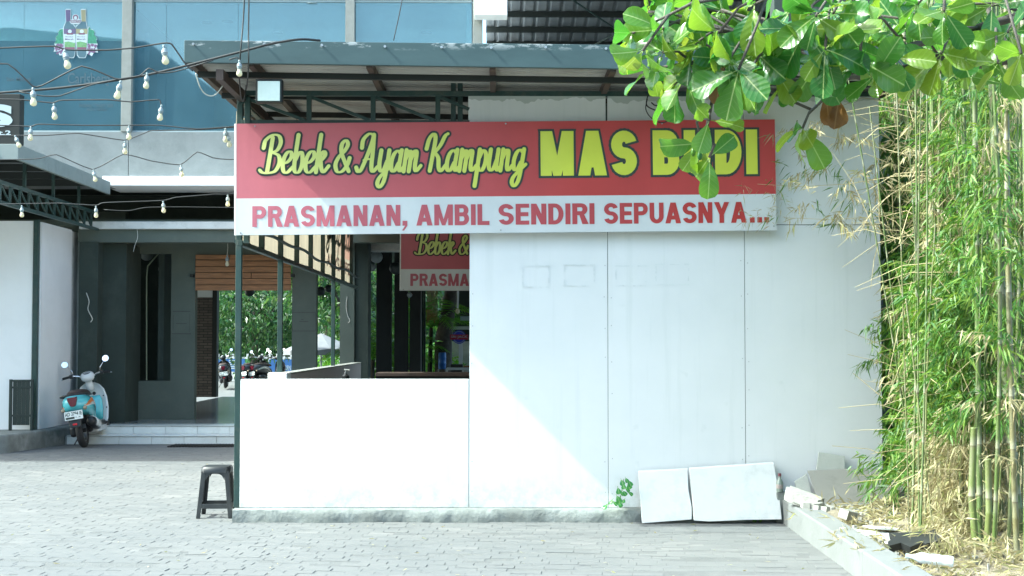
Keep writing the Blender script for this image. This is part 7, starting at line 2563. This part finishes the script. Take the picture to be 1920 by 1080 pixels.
tb = thing('table', 'white tubular table frame at the far stall beneath the round sign', 'table', (XP(860, 28), 28, 0))
z0 = ZP(692, 28)
MB().box(XP(836, 28), XP(910, 28), 28.0, 28.04, z0 - .02, z0 + .02).build('front_rail', M['white'], tb)
MB().box(XP(836, 28), XP(910, 28), 28.6, 28.64, z0 - .02, z0 + .02).build('rear_rail', M['white'], tb)
MB().box(XP(862, 28), XP(912, 28), 28.041, 28.599, z0 - .015, z0 + .015).build('table_top', M['white'], tb)
for px in (838, 868, 908):
    MB().box(XP(px, 28) - .02, XP(px, 28) + .02, 28.05, 28.09, 0, z0 - .021).build('leg', M['white'], tb)
bx = MB().box(XP(845, 29), XP(868, 29), 29, 29.3, 0.0, ZP(683, 29))
bx.build('crate', M['plastic'], label='black crate behind the white table frame', cat='crate', bevel=.01)
hl = thing('hanging_lamp', 'small white lamp on a white rod under the far stall roof', 'lamp', tuple(P(858, 588, 30.2)))
MB().tube([P(859, 545, 30.2) + V((0, 0, .2)), P(858, 578, 30.2)], .022, 8).build('rod', M['white'], hl)
MB().lathe([(.02, .04), (.05, 0), (.045, -.05), (.01, -.08)], P(858, 582, 30.2), 12).build('bulb', M['bulb'], hl, smooth=True)
# dark counter inside the kiosk
ct = thing('counter', 'long dark wooden counter inside the kiosk behind the low wall', 'counter', (XP(900, 19), 19.3, 0))
zc_ = ZP(699, 19)
MB().box(XP(704, 19), 3.0, 19.0, 19.6, zc_ - .05, zc_).build('counter_top', M['brown'], ct, bevel=.006)
MB().box(XP(704, 19) + .05, 2.9, 19.05, 19.55, 0.0, zc_ - .051).build('counter_front', M['black'], ct)
# red and white pennant among the palms
MB().add([P(794, 668, 33), P(798, 668, 33), P(798, 682, 33), P(794, 682, 33)] + [P(794, 668, 33.01), P(798, 668, 33.01), P(798, 682, 33.01), P(794, 682, 33.01)], [(3, 2, 1, 0), (4, 5, 6, 7), (0, 1, 5, 4), (1, 2, 6, 5), (2, 3, 7, 6), (3, 0, 4, 7)]).build('pennant', M['signred'], label='small red cloth hanging among the palms beyond the terrace posts', cat='cloth')
# the street side behind the photographer, seen only in the window glass

hx = thing('opposite_building', 'tall building with sloping roof across the street, mirrored in the upper windows', 'building', (-20, -22, 0))
MB().prism([(-48, 0), (-8, 0), (-8, 9.5), (-12.5, 12.9), (-17.3, 16.3), (-24, 17.0), (-48, 15.0)], (0, -22, 0), (1, 0, 0), (0, 0, 1), (0, -9, 0)).build('wall', M['darkwall'], hx, fix=True)
for i in range(9):
    for j in range(4):
        x = -46 + i * 4.0
        z = 1.4 + j * 3.0
        if z + 1.6 > 12 and x > -20: continue
        w_ = MB().box(x, x + 1.7, -21.97, -21.90, z, z + 1.6).build('window', M['greywall'], hx)
